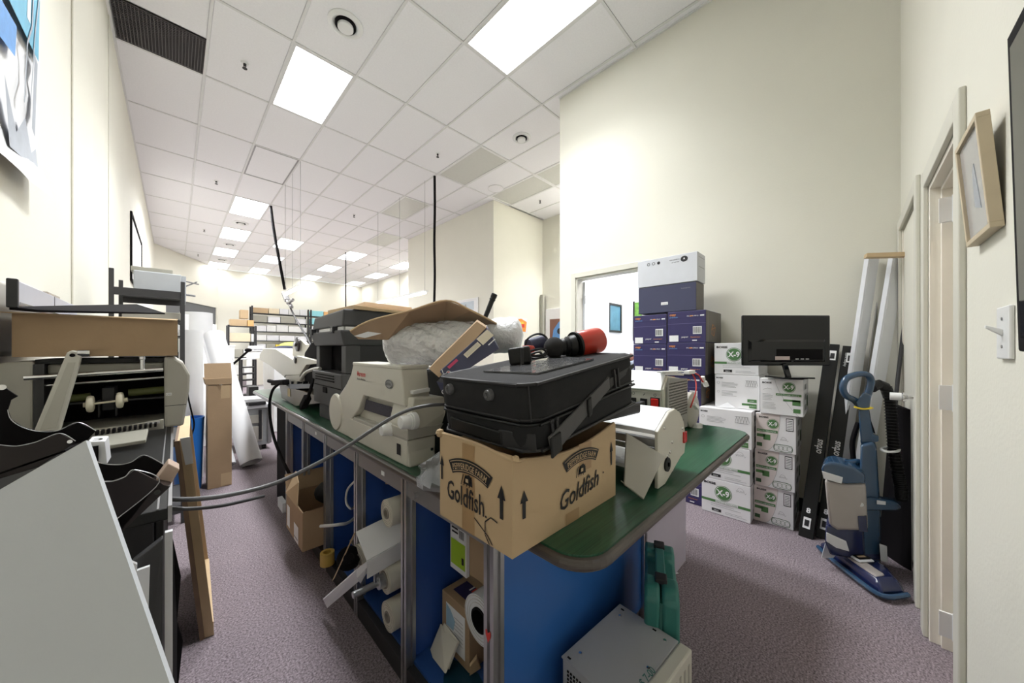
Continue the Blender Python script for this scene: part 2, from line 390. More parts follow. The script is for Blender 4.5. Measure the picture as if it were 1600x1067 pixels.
kb = struct('door_knob', MB().cyl((2.68, YD-.006, 1.0), (2.68, YD+.006, 1.0), .028).cyl((2.68, YD+.006, 1.0), (2.68, YD+.04, 1.0), .009).lathe((2.68, YD+.03, 1.0), (0,1,0), [(0,.012),(.004,.022),(.016,.024),(.022,.014),(.023,0)]), CHROME, d, smooth=True)
tag(struct('knob_cover', MB().cyl((2.68, YD+.05, 1.0), (2.68, YD+.09, 1.0), .02), KNOBW, d, smooth=True), 'white bumper on the knob')
struct('door_stop', MB().box(2.66, 2.70, YD-.005, YD+.012, .06, .16), CHROME, d)
# small room behind door 2
struct('wall_closet', MB().box(.9, 3.4, -1.5, -1.4, 0, 2.4).box(.9, 1.0, -1.4, YD-.12, 0, 2.4).box(3.3, 3.4, -1.4, YD-.12, 0, 2.4), mat('closet_paint', (.82,.74,.62), .6))
single('closet_lamp', MB().box(1.8, 2.2, -.95, -.65, 2.36, 2.39), mat('lit_panel_closet', (1,.93,.84), .5, emit=7, var=0), 'lit ceiling panel inside the small room behind the open door', 'ceiling light')
struct('ceiling_closet', MB().box(.9, 3.4, -1.5, YD-.12, 2.4, 2.46), WHITEW)
# ---- suspended ceiling: tiles one by one, grid bars one by one
GX = [XL]+[.24+.62*k for k in range(11)]+[XR]; GY = [YD]+[.36+1.22*k for k in range(14)]+[YF]
GY = [YD, .36, 1.58]+[2.80+1.22*k for k in range(13)]
if YF-GY[-1] > .1: GY.append(YF)
ceil = struct('ceiling', MB().box(-.56, XR+.12, -.36, YF+.12, ZC+.03, ZC+.09), GRIDM)
def solid(x0, x1, y0, y1):
    if x0 >= XB+.05 and y1 <= YE+.05: return True
    if x0 >= XBK-.05 and y0 >= YBK-.1 and y1 <= 9.1: return True
    if x0 >= XC-.05 and y1 <= YBK+.05: return True
    return False
LITC = [(1.17, 2.19), (6.0, 3.41), (1.17, 4.63), (2.41, 2.19), (1.17, 9.51), (1.17, 11.95), (1.17, 14.39), (1.17, 16.83), (2.41, 11.95), (2.41, 14.39), (2.41, 16.6),
        (4.27, 11.95), (4.27, 14.39), (4.27, 16.7), (6.10, 11.95), (6.10, 14.39), (6.10, 16.6)]
DIM = [(3.65, 4.63), (4.89, 4.63), (4.89, 3.41), (3.65, 7.07), (4.27, 9.51), (1.17, 7.07)]
tm = {}
lights = []; dims = []
for i in range(len(GX)-1):
    for j in range(len(GY)-1):
        x0, x1, y0, y1 = GX[i], GX[i+1], GY[j], GY[j+1]
        if solid(x0, x1, y0, y1): continue
        if [c for c in LITC if x0 < c[0] < x1 and y0 < c[1] < y1]: lights.append((x0, x1, y0, y1)); continue
        if [c for c in DIM if x0 < c[0] < x1 and y0 < c[1] < y1]: dims.append((x0, x1, y0, y1)); continue
        if i == 0 and abs(y0-4.02) < .01: y1 = 4.62
        cx, cy, w, l = (x0+x1)/2, (y0+y1)/2, x1-x0-.024, y1-y0-.024
        key = (round(w, 2), round(l, 2))
        if key not in tm: tm[key] = MB().box(-w/2, w/2, -l/2, l/2, 0, .02).mesh('ceiling_tile'); tm[key].materials.append(TILE)
        link('ceiling_tile', tm[key], TILE, ceil, loc=(cx, cy, ZC+.004), bevel=.004, seg=1)
for x in GX[1:-1]:
    y0 = YE if x > XB else YD
    if x > XBK: link('grid_bar', MB().box(x-.012, x+.012, y0, YBK, ZC-.002, ZC+.01).mesh('grid_bar'), GRIDM, ceil); y0 = 8.97
    link('grid_bar', MB().box(x-.012, x+.012, y0, YF, ZC-.002, ZC+.01).mesh('grid_bar'), GRIDM, ceil)
for y in GY[1:-1]:
    x1 = XB if y < YE else XC if y < YBK else XBK if y < 8.97 else XR
    link('grid_bar', MB().box(XL, x1, y-.012, y+.012, ZC-.003, ZC+.009).mesh('grid_bar'), GRIDM, ceil)
for x0, x1, y0, y1, nm in ((XL, XL+.02, YD, 14.6, 'l'), (XB-.02, XB, YD, YE, 'r')):
    link('grid_bar', MB().box(x0, x1, y0, y1, ZC-.006, ZC+.01).mesh('grid_bar'), GRIDM, ceil)
def panel_lamp(cx, cy, w, l, watts, sp):      # the light a louvred panel throws downwards
    ld = bpy.data.lights.new('panel_lamp', 'AREA'); ld.shape = 'RECTANGLE'; ld.size = w; ld.size_y = l; ld.energy = watts; ld.spread = math.radians(sp); ld.color = (.96, .98, 1)
    o = bpy.data.objects.new('panel_lamp', ld); C.objects.link(o); o.location = (cx, cy, ZC-.012)
lab = {0: 'lit ceiling panel nearest the camera on the left, beside the round air diffuser',
       1: 'large lit ceiling panel cut by the photo top, near the tall bare wall'}
desc = ['first', 'second', 'third', 'fourth', 'fifth', 'sixth']
rows = {}
for L_ in lights: rows.setdefault(round(L_[0], 1), []).append(L_)
rown = {r: n for r, n in zip(sorted(rows), ['leftmost row of ceiling lights', 'second row from the left', 'third row from the left', 'row nearest the right far wall'])}
for r in sorted(rows):
    for k, (x0, x1, y0, y1) in enumerate(sorted(rows[r], key=lambda q: q[2])):
        cx, cy = (x0+x1)/2, (y0+y1)/2
        if cx > 5 and cy < 6: lb = 'added unseen ceiling panel lighting the corridor, hidden behind the tall bare wall'  # unseen panel added to brighten the corridor and block walls
        elif abs(cx-1.17) < .1 and cy < 3: lb = 'added unseen lit ceiling panel above the bench, just outside the top of the photo'  # unseen panel added to brighten the near end, following the row's spacing
        elif abs(cx-1.17) < .1 and cy < 5.5: lb = lab[0]
        elif cy < 3: lb = lab[1]
        else:
            kk = len([q for q in rows[r] if 8 < q[2] < y0-.01])
            lb = 'lit ceiling panel, %s far one, %s' % (desc[kk], rown[r])
        T = Thing('ceiling_light', lb, 'ceiling light', (cx, cy, ZC), 'lit panels in the ceiling grid')
        w, l = (x1-x0)/2-.012, (y1-y0)/2-.012
        fm = MB()
        for q in ((cx-w, cx-w+.02, cy-l, cy+l), (cx+w-.02, cx+w, cy-l, cy+l), (cx-w+.02, cx+w-.02, cy-l, cy-l+.02), (cx-w+.02, cx+w-.02, cy+l-.02, cy+l)): fm.box(*q, ZC-.004, ZC+.02)
        T.part('frame', fm, GRIDM); T.part('diffuser', MB().box(cx-w+.02, cx+w-.02, cy-l+.02, cy+l-.02, ZC, ZC+.012), LITW if cx > 2 and cy < 6 else LITN if cy < 6 else LIT if cy < 13 else LITF)
        panel_lamp(cx, cy, x1-x0-.08, y1-y0-.08, 40 if cx > 5 and cy < 6 else 17 if cx > 2 and cy < 6 else 26 if cy < 3 else 28 if cy < 6 else 75 if cy < 10 else 22 if cy < 13 else 3, 115 if cy < 6 else 150)
dl = {0: 'unlit ceiling lens panel'}
for (x0, x1, y0, y1) in dims:
    cx, cy = (x0+x1)/2, (y0+y1)/2; w, l = (x1-x0)/2-.012, (y1-y0)/2-.012
    lb = {(1, 7): 'unlit white ceiling panel with a dark gap around it, left of centre', (4, 5): 'unlit glossy ceiling panel just right of the black hanging cable',
          (5, 5): 'unlit glossy ceiling panel beside the round ceiling speaker, over the corridor', (5, 3): 'unlit ceiling panel cut off by the tall bare wall',
          (4, 7): 'unlit ceiling panel beyond the black hanging cable, above the hanging wires', (4, 10): 'unlit ceiling panel farthest away, past the hanging tube light'}.get((round(cx), round(cy)), 'unlit ceiling panel')
    T = Thing('ceiling_light', lb, 'ceiling light', (cx, cy, ZC), 'unlit panels in the ceiling grid'); fm = MB()
    for q in ((cx-w, cx-w+.02, cy-l, cy+l), (cx+w-.02, cx+w, cy-l, cy+l), (cx-w+.02, cx+w-.02, cy-l, cy-l+.02), (cx-w+.02, cx+w-.02, cy+l-.02, cy+l)): fm.box(*q, ZC-.004, ZC+.02)
    T.part('frame', fm, ALUD if cx < 2 else GRIDM); T.part('diffuser', MB().box(cx-w+.02, cx+w-.02, cy-l+.02, cy+l-.02, ZC+.002, ZC+.012), TILE if cx < 2 else LENS)
# perforated vent
T = Thing('air_vent', 'dark perforated return air grille in the ceiling corner at upper left', 'vent', (-.1, 4.93, ZC))
x0, x1, y0, y1 = XL+.03, .228, 4.635, 5.228
T.part('backing', MB().box(x0, x1, y0, y1, ZC+.01, ZC+.018), VENTB)
gm = MB()
for k in range(27): x = x0+(x1-x0)*k/26; gm.box(x-.0035, x+.0035, y0, y1, ZC-.001, ZC+.005)
for k in range(25): y = y0+(y1-y0)*k/24; gm.box(x0, x1, y-.0035, y+.0035, ZC-.0005, ZC+.0055)
T.part('perforated_plate', gm, mat('vent_bars', (.055,.047,.045), .5), kind='stuff')
# round diffusers
def diffuser(x, y, r, lb):
    T = Thing('round_air_diffuser', lb, 'vent', (x, y, ZC), 'round air diffusers in the ceiling')
    T.part('ring', MB().lathe((x,y,ZC+.004), (0,0,-1), [(0,r),(.010,r),(.022,r*.86),(.026,r*.80),(.02,r*.70),(.012,r*.66),(.004,r*.62)], 36), KNOBW, smooth=True)
    T.part('throat', MB().cyl((x,y,ZC-.018), (x,y,ZC+.003), r*.60, n=32), BLKM, smooth=True)
    T.part('damper_disc', MB().lathe((x,y,ZC-.018), (0,0,-1), [(0,r*.45),(.022,r*.45),(.03,r*.40),(.032,r*.2),(.032,.0)], 32), KNOBW, smooth=True)
diffuser(1.17, 3.45, .155, 'round white air diffuser nearest the camera at top of photo')
diffuser(3.65, 3.45, .135, 'round white air diffuser near the edge of the tall bare wall')
for k, y in enumerate((10.73, 13.17, 15.61)): diffuser(1.17, y, .15, 'small looking round diffuser after the %s far light of the left row' % desc[k])
def sprinkler(x, y, lb):
    T = Thing('fire_sprinkler', lb, 'sprinkler', (x, y, ZC), 'fire sprinkler heads in the ceiling')
    T.part('escutcheon', MB().lathe((x,y,ZC+.003), (0,0,-1), [(0,.035),(.006,.033),(.010,.02)], 20), KNOBW, smooth=True)
    T.part('sprinkler_head', MB().cyl((x,y,ZC), (x,y,ZC-.028), .014).cyl((x,y,ZC-.055), (x,y,ZC-.060), .022).obox((x-.012,y,ZC-.028), (x-.004,y,ZC-.056), .006,.004).obox((x+.012,y,ZC-.028), (x+.004,y,ZC-.056), .006,.004), CHARD)
for x, y, lb in ((.545, 4.70, 'sprinkler head next to the dark perforated grille'), (.55, 8.37, 'sprinkler head by the left wall, second from the grille'), (.55, 12.0, 'sprinkler head by the left wall, third from the grille'),
                 (.55, 15.3, 'yellowish sprinkler head by the left wall, farthest'), (2.99, 4.68, 'sprinkler head just above the black hanging cable'), (5.46, 4.62, 'sprinkler head over the corridor by the tall wall'),
                 (2.97, 8.2, 'sprinkler head in the middle, above the two printers'), (5.1, 12.6, 'sprinkler head far away near the right far wall')): sprinkler(x, y, lb)
T = Thing('ceiling_speaker', 'round flush white ceiling speaker in front of the corridor', 'speaker', (4.45, 4.9, ZC))
T.part('grille', MB().lathe((4.45,4.9,ZC+.004), (0,0,-1), [(0,.15),(.008,.145),(.010,.13),(.010,0)], 32), TILE, smooth=True)
T.part('rim', MB().cyl((4.45,4.9,ZC-.008), (4.45,4.9,ZC+.003), .156, n=32, inner=.146), GRIDM, smooth=True)
# hanging tube lights and wires
def tube_light(x, ya, yb, z, lb, wires):
    T = Thing('hanging_tube_light', lb, 'light', (x, (ya+yb)/2, z))
    T.part('housing', MB().box(x-.04, x+.04, ya, yb, z+.02, z+.05), KNOBW, bevel=.004)
    T.part('tube', MB().cyl((x, ya+.03, z), (x, yb-.03, z), .019), mat('lit_tube', (1,1,.98), .4, emit=3.0, var=0), smooth=True)
    for yw in wires: T.part('wire', MB().cyl((x, yw, z+.05), (x, yw, ZC), .003, n=6), ALUD)
tube_light(1.49, 6.50, 7.63, 2.28, 'slim white tube light hung on wires beside the cable clamp', (6.5, 7.05, 7.6))
tube_light(3.30, 5.55, 7.70, 2.29, 'long white tube light hung on wires behind the black hanging cable', (5.6, 6.6, 7.65))
single('hanging_cable', MB().tube([(3.34,5.33,ZC), (3.345,5.33,3.8), (3.335,5.33,3.2), (3.345,5.33,2.6), (3.335,5.335,2.0), (3.34,5.33,1.62)], .022, 10), BLKM, 'thick straight black cable dropping from the ceiling behind the cardboard flap', 'cable', smooth=True)
T = Thing('hanging_cable', 'black cable slanting down from the ceiling with a clamp and plugs on it', 'cable', at(423,322,7.42))
T.part('cable', MB().tube([at(423,322,7.42), at(428,360,7.3), at(437,410,7.1), at(445,452,7.0)], .028, 8), BLKM, smooth=True)
T.part('clamp', MB().obox(at(444,458,6.9), at(449,470,6.7), .09, .07).obox(at(449,470,6.7), at(456,480,6.5), .06, .05).cyl(at(449,474,6.6), at(458,468,6.5), .03), ALUD, bevel=.01)
T.part('lead', MB().tube([at(449,470,6.7), at(463,500,6.3), at(478,524,5.9), at(488,545,5.5)], .016, 8), CHARD, smooth=True)
single('hanging_rod', MB().cyl((3.94, 11.6, ZC), (3.94, 11.6, 1.9), .02, n=8), CHARD, 'thin dark rod hanging from the ceiling behind the charcoal printer', 'rod')
# ---- things on the walls
def framed(name, lb, cat, fr, w, h, fm, fw, pm, depth=.02, extra=None):
    T = Thing(name, lb, cat, fr.P(w/2, 0, 0)); m = MB()
    for u0, v0, u1, v1 in ((0,0,w,fw), (0,h-fw,w,h), (0,fw,fw,h-fw), (w-fw,fw,w,h-fw)):
        m.prism([fr.P(u0,v0,.002), fr.P(u1,v0,.002), fr.P(u1,v1,.002), fr.P(u0,v1,.002)], fr.N*depth)
    T.part('frame', m, fm, bevel=.002)
    T.part('picture', MB().prism([fr.P(fw,fw,.002), fr.P(w-fw,fw,.002), fr.P(w-fw,h-fw,.002), fr.P(fw,h-fw,.002)], fr.N*.006), pm)
    if extra: f2 = Fr(fr.o+fr.N*.008, fr.U, fr.V); extra(f2); T.prints(f2)
    return T
def stripes(f): f.rect(WHITEI, .3, .1, 1.8, .85)
framed('whiteboard', 'black framed whiteboard high on the left wall above the beige printer', 'whiteboard', Fr((XL, 7.06, 2.2), (0,1,0), (0,0,1)), 2.1, .97, BLKM, .04, WHITEP)
# poster at top left, curling
T = Thing('poster', 'blue and grey printed poster hanging at the upper left edge of the photo', 'poster', (XL+.01, 2.1, 1.9))
m = MB(); NU, NV = 14, 18; vs = []
for i in range(NU+1):
    for j in range(NV+1):
        y = 1.5+.97*i/NU; z = 1.83+.085*i/NU+1.3*j/NV*(1-.0*i)
        vs.append((XL+.012+.018*abs(math.sin(j*.9+i*.3))*(i/NU)+(.035*(1-j/2) if j < 2 else 0), y, z))
m.add(vs, [(i*(NV+1)+j, (i+1)*(NV+1)+j, (i+1)*(NV+1)+j+1, i*(NV+1)+j+1) for i in range(NU) for j in range(NV)])
T.part('sheet', m, PAPER, smooth=True)
f = Fr((XL+.033, 1.5, 1.83), (0,1,0), (0,0,1), .004)
SKY = mat('poster_blue', (.10, .36, .52), .5, var=.5, scale=6); GRY = mat('poster_grey', (.34, .37, .42), .5, var=.3, scale=12)
f.poly(SKY, [(.50,.62),(.90,.62),(.92,.9),(.86,1.28),(.1,1.28),(.1,.9)])
f.poly(GRY, [(.55,.12),(.90,.16),(.86,.24),(.80,.20),(.72,.30),(.62,.2),(.5,.34)])
f.poly(WHITEI, [(.74,.7),(.78,.7),(.84,1.2),(.80,1.2)], .005); f.poly(GRY, [(.80,.3),(.84,.28),(.88,.6),(.84,.62)], .005)
f.line(GRY, [(.70,.35),(.74,.6),(.80,.7),(.86,1.2)], .012, .006); f.line(GRY, [(.78,.4),(.84,.7),(.90,.9),(.88,1.25)], .01, .006)
f.poly(BLUEI, [(.35,.42),(.6,.46),(.62,.58),(.3,.55)], .005)
T.prints(f)
# framed things at right
f = Fr((1.49, 0, 0), (-1,0,0), (0,0,1))
T = Thing('shadow_box_picture', 'pale wood shadow box picture hanging tilted on the wall beside the door', 'picture', (1.385, -.22, 1.52))
def tilt(x, z, dn): # dn: 0 back .. 1 front ; the top leans off the wall
    k = (z-1.52)/.265; return Vector((x, -.2415+.0195*k+.0205*dn, z))
m = MB(); a0, a1, z0, z1 = 1.283, 1.495, 1.52, 1.785
def ring_box(x0, x1, zz0, zz1): return m.hexa([tilt(x0,zz0,.02), tilt(x1,zz0,.02), tilt(x1,zz1,.02), tilt(x0,zz1,.02)], [tilt(x0,zz0,1), tilt(x1,zz0,1), tilt(x1,zz1,1), tilt(x0,zz1,1)])
for q in ((a0,a1,z0,z0+.012), (a0,a1,z1-.012,z1), (a0,a0+.012,z0+.012,z1-.012), (a1-.012,a1,z0+.012,z1-.012)): ring_box(*q)
T.part('frame', m, PALEW, bevel=.001)
T.part('picture', MB().hexa([tilt(a0+.012,z0+.012,.55), tilt(a1-.012,z0+.012,.55), tilt(a1-.012,z1-.012,.55), tilt(a0+.012,z1-.012,.55)], [tilt(a0+.012,z0+.012,.7), tilt(a1-.012,z0+.012,.7), tilt(a1-.012,z1-.012,.7), tilt(a0+.012,z1-.012,.7)]), GLASSG)
m2 = MB().hexa([tilt(a0+.07,1.585,.7), tilt(a0+.12,1.6,.7), tilt(a0+.11,1.68,.7), tilt(a0+.09,1.70,.7)], [tilt(a0+.07,1.585,.75), tilt(a0+.12,1.6,.75), tilt(a0+.11,1.68,.75), tilt(a0+.09,1.70,.75)])
T.part('printed_mark', m2, mat('wash_blue', (.40,.42,.45), .5, var=.1, scale=40))
T = Thing('light_switch', 'white toggle light switch plate on the wall beside the door', 'light switch', (1.266, YD, 1.285))
T.part('switch_plate', MB().box(1.224, 1.308, YD, YD+.008, 1.228, 1.342), KNOBW, bevel=.003)
T.part('toggle', MB().hexa([(1.260,YD+.008,1.292),(1.272,YD+.008,1.292),(1.272,YD+.008,1.278),(1.260,YD+.008,1.278)], [(1.262,YD+.030,1.302),(1.270,YD+.030,1.302),(1.270,YD+.030,1.296),(1.262,YD+.030,1.296)]), KNOBW, bevel=.001)
for z in (1.315, 1.255): T.part('screw', MB().cyl((1.266,YD+.007,z), (1.266,YD+.0095,z), .0035, n=10), ALUD)
T = Thing('wall_television', 'glossy black framed screen on the wall at the right edge of the photo', 'television', (.72, YD, 1.245))
T.part('bezel', MB().hexa([(.40,YD+.002,1.245),(1.10,YD+.002,1.245),(1.10,YD+.002,1.83),(.40,YD+.002,1.83)], [(.40,YD+.022,1.245),(1.10,YD+.022,1.245),(1.10,YD+.034,1.83),(.40,YD+.034,1.83)]), BLKM, bevel=.004)
T.part('screen', MB().hexa([(.42,YD+.020,1.27),(1.08,YD+.020,1.27),(1.08,YD+.030,1.80),(.42,YD+.030,1.80)], [(.42,YD+.0235,1.27),(1.08,YD+.0235,1.27),(1.08,YD+.0345,1.80),(.42,YD+.0345,1.80)]), mat('dark_glass', (.02,.02,.025), .05), bevel=0)
T.part('silver_edge', MB().box(1.10, 1.103, YD+.006, YD+.012, 1.26, 1.45), ALU)
single('green_ornament', MB().ball((1.41, YD+.045, 2.315), .04, 20, (1.2,1,.6)).cyl((1.41, YD, 2.315), (1.41, YD+.03, 2.315), .012), TEAL, 'small dark green ornament on the wall at the top edge of the photo', 'ornament', smooth=True)
# block and corridor pictures
def flower(f): f.rect(mat('pale_wash', (.50,.56,.62), .5, var=.15, scale=20), .12, .1, .62, .3); f.poly(INKG, [(.2,.1),(.4,.1),(.32,.26)], .003)
framed('framed_picture', 'white framed picture on the far block wall above the bubble wrap', 'picture', Fr((XBK, 6.57, 2.03), (0,-1,0), (0,0,1)), .78, .36, KNOBW, .03, WHITEP, extra=flower)
T = Thing('poster', 'small square orange poster pinned on the far corridor wall', 'poster', (5.57, YBK, 1.63)); f = Fr((5.34, YBK, 1.62), (1,0,0), (0,0,1))
T.part('sheet', MB().box(5.34, 5.80, YBK-.004, YBK, 1.62, 1.96), PAPER); f = Fr((5.34, YBK-.004, 1.62), (1,0,0), (0,0,1))
f.poly(ORANGE, [(.03,.05),(.4,.02),(.44,.25),(.25,.32),(.05,.28)]); f.rect(REDI, .12, .08, .2, .16, .003); f.rect(REDI, .27, .12, .36, .2, .003); f.rect(mat('yellow_ink', (.8,.5,.06), .6), .15, .2, .33, .25, .003); T.prints(f)
T = Thing('corridor_door', 'white door with a blue poster taped on it at the end of the corridor', 'door', (XC-.02, 4.6, 0))
T.part('panel', MB().box(XC-.05, XC-.005, 4.15, 5.16, 0, 2.2), WHITEP, bevel=.004); f = Fr((XC-.05, 5.16, 0), (0,-1,0), (0,0,1))
f.rect(mat('poster_brown', (.22,.10,.07), .5), .13, 1.42, .62, 1.95); f.poly(BLUEI, [(.2,1.45),(.6,1.45),(.6,1.9),(.4,1.88),(.24,1.7)], .003); f.disc(INK, .42, 1.66, .07, .005); T.prints(f)
single('grey_post', MB().box(XC-.12, XC-.04, 5.19, 5.27, 0, 2.55), STONE, 'square grey post in the corridor corner left of the white door', 'post', bevel=.006)
# office beyond the doorway
def harbour(f): f.poly(BLUEI, [(.0,.14),(.34,.14),(.34,.36),(0,.36)]); f.disc(WHITEI, .17, .2, .05, .003, .03); f.poly(INK, [(0,.0),(.34,.0),(.34,.06),(.1,.1),(0,.14)], .003)
framed('framed_picture', 'dark framed blue seaside picture seen through the open doorway', 'picture', Fr((4.37, YE-.135, 1.49), (1,0,0), (0,0,1)), .38, .42, CHARD, .03, mat('sea_print', (.10,.24,.34), .4, var=.4, scale=8), extra=None)
single('side_cabinet', MB().box(4.2, 4.72, 2.0, 2.40, 0, 1.08), mat('pale_blue_grey', (.36,.40,.50), .5), 'pale grey cabinet in the office seen through the doorway', 'cabinet', bevel=.006)
T = Thing('toy_bird', 'tiny brown object on the grey cabinet seen through the doorway', 'ornament', (4.48, 2.15, 1.08)); T.part('body', MB().ball((4.48,2.15,1.13), .05, 12, (1,1,1)), mat('brown_clay', (.3,.12,.08), .6), smooth=True); T.part('head', MB().ball((4.51,2.15,1.19), .025, 12), WHITEP, smooth=True)
T = Thing('poster', 'green leafy poster on the office wall just left of the stacked boxes', 'poster', (5.14, 2.3, 1.5))
T.part('sheet', MB().box(5.143, 5.149, 2.02, 2.40, 1.40, 1.98), mat('leaf_print', (.16,.36,.06), .6, var=.7, scale=22)); T.part('border', MB().box(5.140, 5.149, 2.40, 2.425, 1.38, 2.0).box(5.140, 5.149, 1.995, 2.02, 1.38, 2.0), CHARD)
single('office_ceiling_lamp', MB().box(4.1, 4.7, .9, 2.0, 2.77, 2.80), mat('lit_panel_office', (1,1,1), .5, emit=8, var=0), 'lit ceiling panel of the office behind the doorway', 'ceiling light')
# ================================================================== WORKBENCH
ZT = .80; BX0, BX1 = .62, 1.55; BY = [.69, 1.17, 1.64, 2.10, 2.57, 3.03, 3.38]
T = Thing('workbench', 'long workbench with green top on aluminium posts and blue panels', 'workbench', (1.1, 2.4, 0))
def rounded(x0, x1, y0, y1, r, z, n=8):
    o = []
    for cx, cy, a0 in ((x0+r,y0+r,PI), (x1-r,y0+r,1.5*PI), (x1-r,y1-r,0), (x0+r,y1-r,.5*PI)):
        o += [(cx+r*math.cos(a0+PI/2*k/n), cy+r*math.sin(a0+PI/2*k/n), z) for k in range(n+1)]
    return o
T.part('benchtop', MB().prism(rounded(.605, 2.22, .385, 4.60, .085, ZT-.030), (0,0,.030)), BENCHTOP)
T.part('edge_band', MB().prism(rounded(.592, 2.233, .372, 4.613, .095, ZT-.034), (0,0,.029)), mat('edge_rubber', (.075,.062,.055), .3, var=.1), bevel=.012, seg=3)
# posts: extrusions with slots
def post(x, y, z0=0, z1=ZT-.034, w=.04):
    s = w/2; g = .006; q = []
    pr = [(-s,-s),(-g,-s),(-g,-s+.01),(g,-s+.01),(g,-s),(s,-s),(s,-g),(s-.01,-g),(s-.01,g),(s,g),(s,s),(g,s),(g,s-.01),(-g,s-.01),(-g,s),(-s,s),(-s,g),(-s+.01,g),(-s+.01,-g),(-s,-g)]
    return MB().prism([(x+a, y+b, z0) for a, b in pr], (0,0,z1-z0))
for y in BY[:-1]:
    T.part('post', post(BX0, y), ALU)
    if y in (BY[0],): T.part('post', post(BX1, y), ALU)
T.part('post', post(BX1, 3.03), ALU)
for k in range(len(BY)-2):
    y0, y1 = BY[k]+.02, BY[k+1]-.02
    T.part('apron_rail', MB().box(BX0-.014, BX0+.014, y0, y1, ZT-.095, ZT-.035), ALUD, bevel=.003)
    T.part('kick_rail', MB().box(BX0-.018, BX0+.012, y0, y1, 0, .075), CHARD, bevel=.002)
    T.part('base_shelf', MB().box(BX0+.012, BX1, y0-.02, y1+.02, .06, .085), BLUED)
for y in BY[1:-1]: T.part('divider_panel', MB().box(BX0+.025, BX1, y-.006, y+.006, .085, ZT-.04), BLUEP)
T.part('end_panel', MB().box(BX0+.02, BX1-.02, BY[0]-.008, BY[0]+.004, .05, ZT-.04), mat('blue_end_laminate', (.040,.15,.47), .22, var=.05, scale=3))
T.part('back_panel', MB().box(BX1-.012, BX1, BY[0]+.02, BY[-2], .06, ZT-.04), BLUEP)
T.part('cupboard', MB().box(BX0-.01, BX1, BY[-2]+.03, BY[-1]+.04, .0, ZT-.04), BLKM, bevel=.006)
T.part('foot_plate', MB().box(BX0-.04, BX0+.06, 3.05, 3.22, 0, .07), PEWTER)
T.part('latch', MB().cyl((BX0-.03, BY[1]-.09, ZT-.065), (BX0-.015, BY[1]-.09, ZT-.065), .012), ALUD)
f = Fr((BX0-.0205, BY[0], 0), (0,-1,0), (0,0,1))    # a red paper heart on the near post
f.poly(REDI, [(.0,.455),(.010,.475),(.011,.486),(.006,.490),(0,.482),(-.006,.490),(-.011,.486),(-.010,.475)]); T.prints(f, 'heart_sticker')
for k, w in ((1, .03), (3, .03)):
    f = Fr((BX0-.0145, BY[k]+.2, ZT-.07), (0,-1,0), (0,0,1)); f.rect(WHITEI, 0, 0, w, .018); T.prints(f, 'label_sticker')
T.part('paint_spill', MB().prism([(.66+.058*(1+.14*math.sin(5*a)+.06*math.sin(11*a))*math.cos(a)+.06, .97+.085*(1+.12*math.sin(4*a+1))*math.sin(a)-.0, .0855) for a in [2*PI*i/40 for i in range(40)]], (0,0,.001)), STAIN)
# ------------------------------------------------------------------ under the bench
def roll(lb, p, q, r, m=CREAMR, core=.035, cm=None, grp='rolls of cream vinyl under the bench', capm=None):
    p, q = Vector(p), Vector(q); T = Thing('vinyl_roll', lb, 'roll', (*((p+q)/2).xy, min(p.z,q.z)-r), grp); d = (q-p).normalized()
    T.part('wound_sheet', MB().cyl(p, q, r, n=36, inner=core), m, smooth=True)
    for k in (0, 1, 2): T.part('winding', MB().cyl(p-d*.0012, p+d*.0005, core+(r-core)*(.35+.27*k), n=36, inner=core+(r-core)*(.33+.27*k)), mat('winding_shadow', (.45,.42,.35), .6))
    T.part('core', MB().cyl(p-d*.004, q+d*.004, core, n=28, inner=core-.006), cm or mat('grey_board_core', (.30,.27,.23), .7), smooth=True)
    return T
# bay 2 (y 1.17..1.64): three rolls and an open white carton
roll('cream vinyl roll on top of the white carton, highest of the rolls', (.62, 1.354, .569), (1.25, 1.354, .569), .055, core=.022)
T = roll('cream vinyl roll with a steel spindle sticking out, in the middle of the bay', (.63, 1.396, .270), (1.30, 1.396, .270), .057)
T.part('spindle', MB().cyl((.50,1.396,.270), (.64,1.396,.270), .013).cyl((.60,1.396,.270), (.628,1.396,.270), .028).box(.585,.600,1.388,1.404,.28,.325), STEEL, bevel=.002, smooth=True)
roll('cream vinyl roll lying lowest on the blue shelf of the bay', (.62, 1.345, .146), (1.25, 1.345, .146), .058, core=.022)
T = Thing('open_carton', 'white lined carton lying on its side with a torn flap hanging out', 'box', (.85, 1.42, .34))
P = lambda px, py, x: on_x(px, py, x)
a0, a1, a2, a3 = Vector((.585,1.60,.60)), Vector((.50,1.36,.475)), Vector((.52,1.33,.33)), Vector((.60,1.56,.40))
A = P(556,832,.57); B = P(573,877,.55); Cc = P(560,905,.58); Dd = P(547,880,.62)
e = Vector((.62,.02,.06))
T.part('top_panel', MB().sheet([A, B, B+e, A+e], .004), WHITEP)
T.part('side_panel', MB().sheet([B, B+Vector((.0,.0,-.07)), B+Vector((.0,.0,-.07))+e, B+e], .004), WHITEP)
T.part('carton_flap', MB().sheet([A, A+Vector((-.004,.005,0)), P(519,908,.50), P(523,903,.50)], .004), CARD)
T.part('torn_strip', MB().hexa([B, B+Vector((.02,.01,-.01)), P(560,900,.55), P(556,890,.53)], [B+Vector((0,0,-.025)), B+Vector((.02,.01,-.035)), P(563,912,.55), P(558,903,.53)]).hexa([P(556,890,.53), P(562,905,.55), P(511,948,.50), P(505,935,.49)], [P(556,892,.527), P(562,907,.547), P(511,950,.497), P(505,937,.487)]), WHITEP)
T = roll('cream vinyl roll inside the white carton with a black end flange', on_x(562,874,.60), on_x(562,874,.60)+Vector((.55,0,.03)), .066, core=.024)
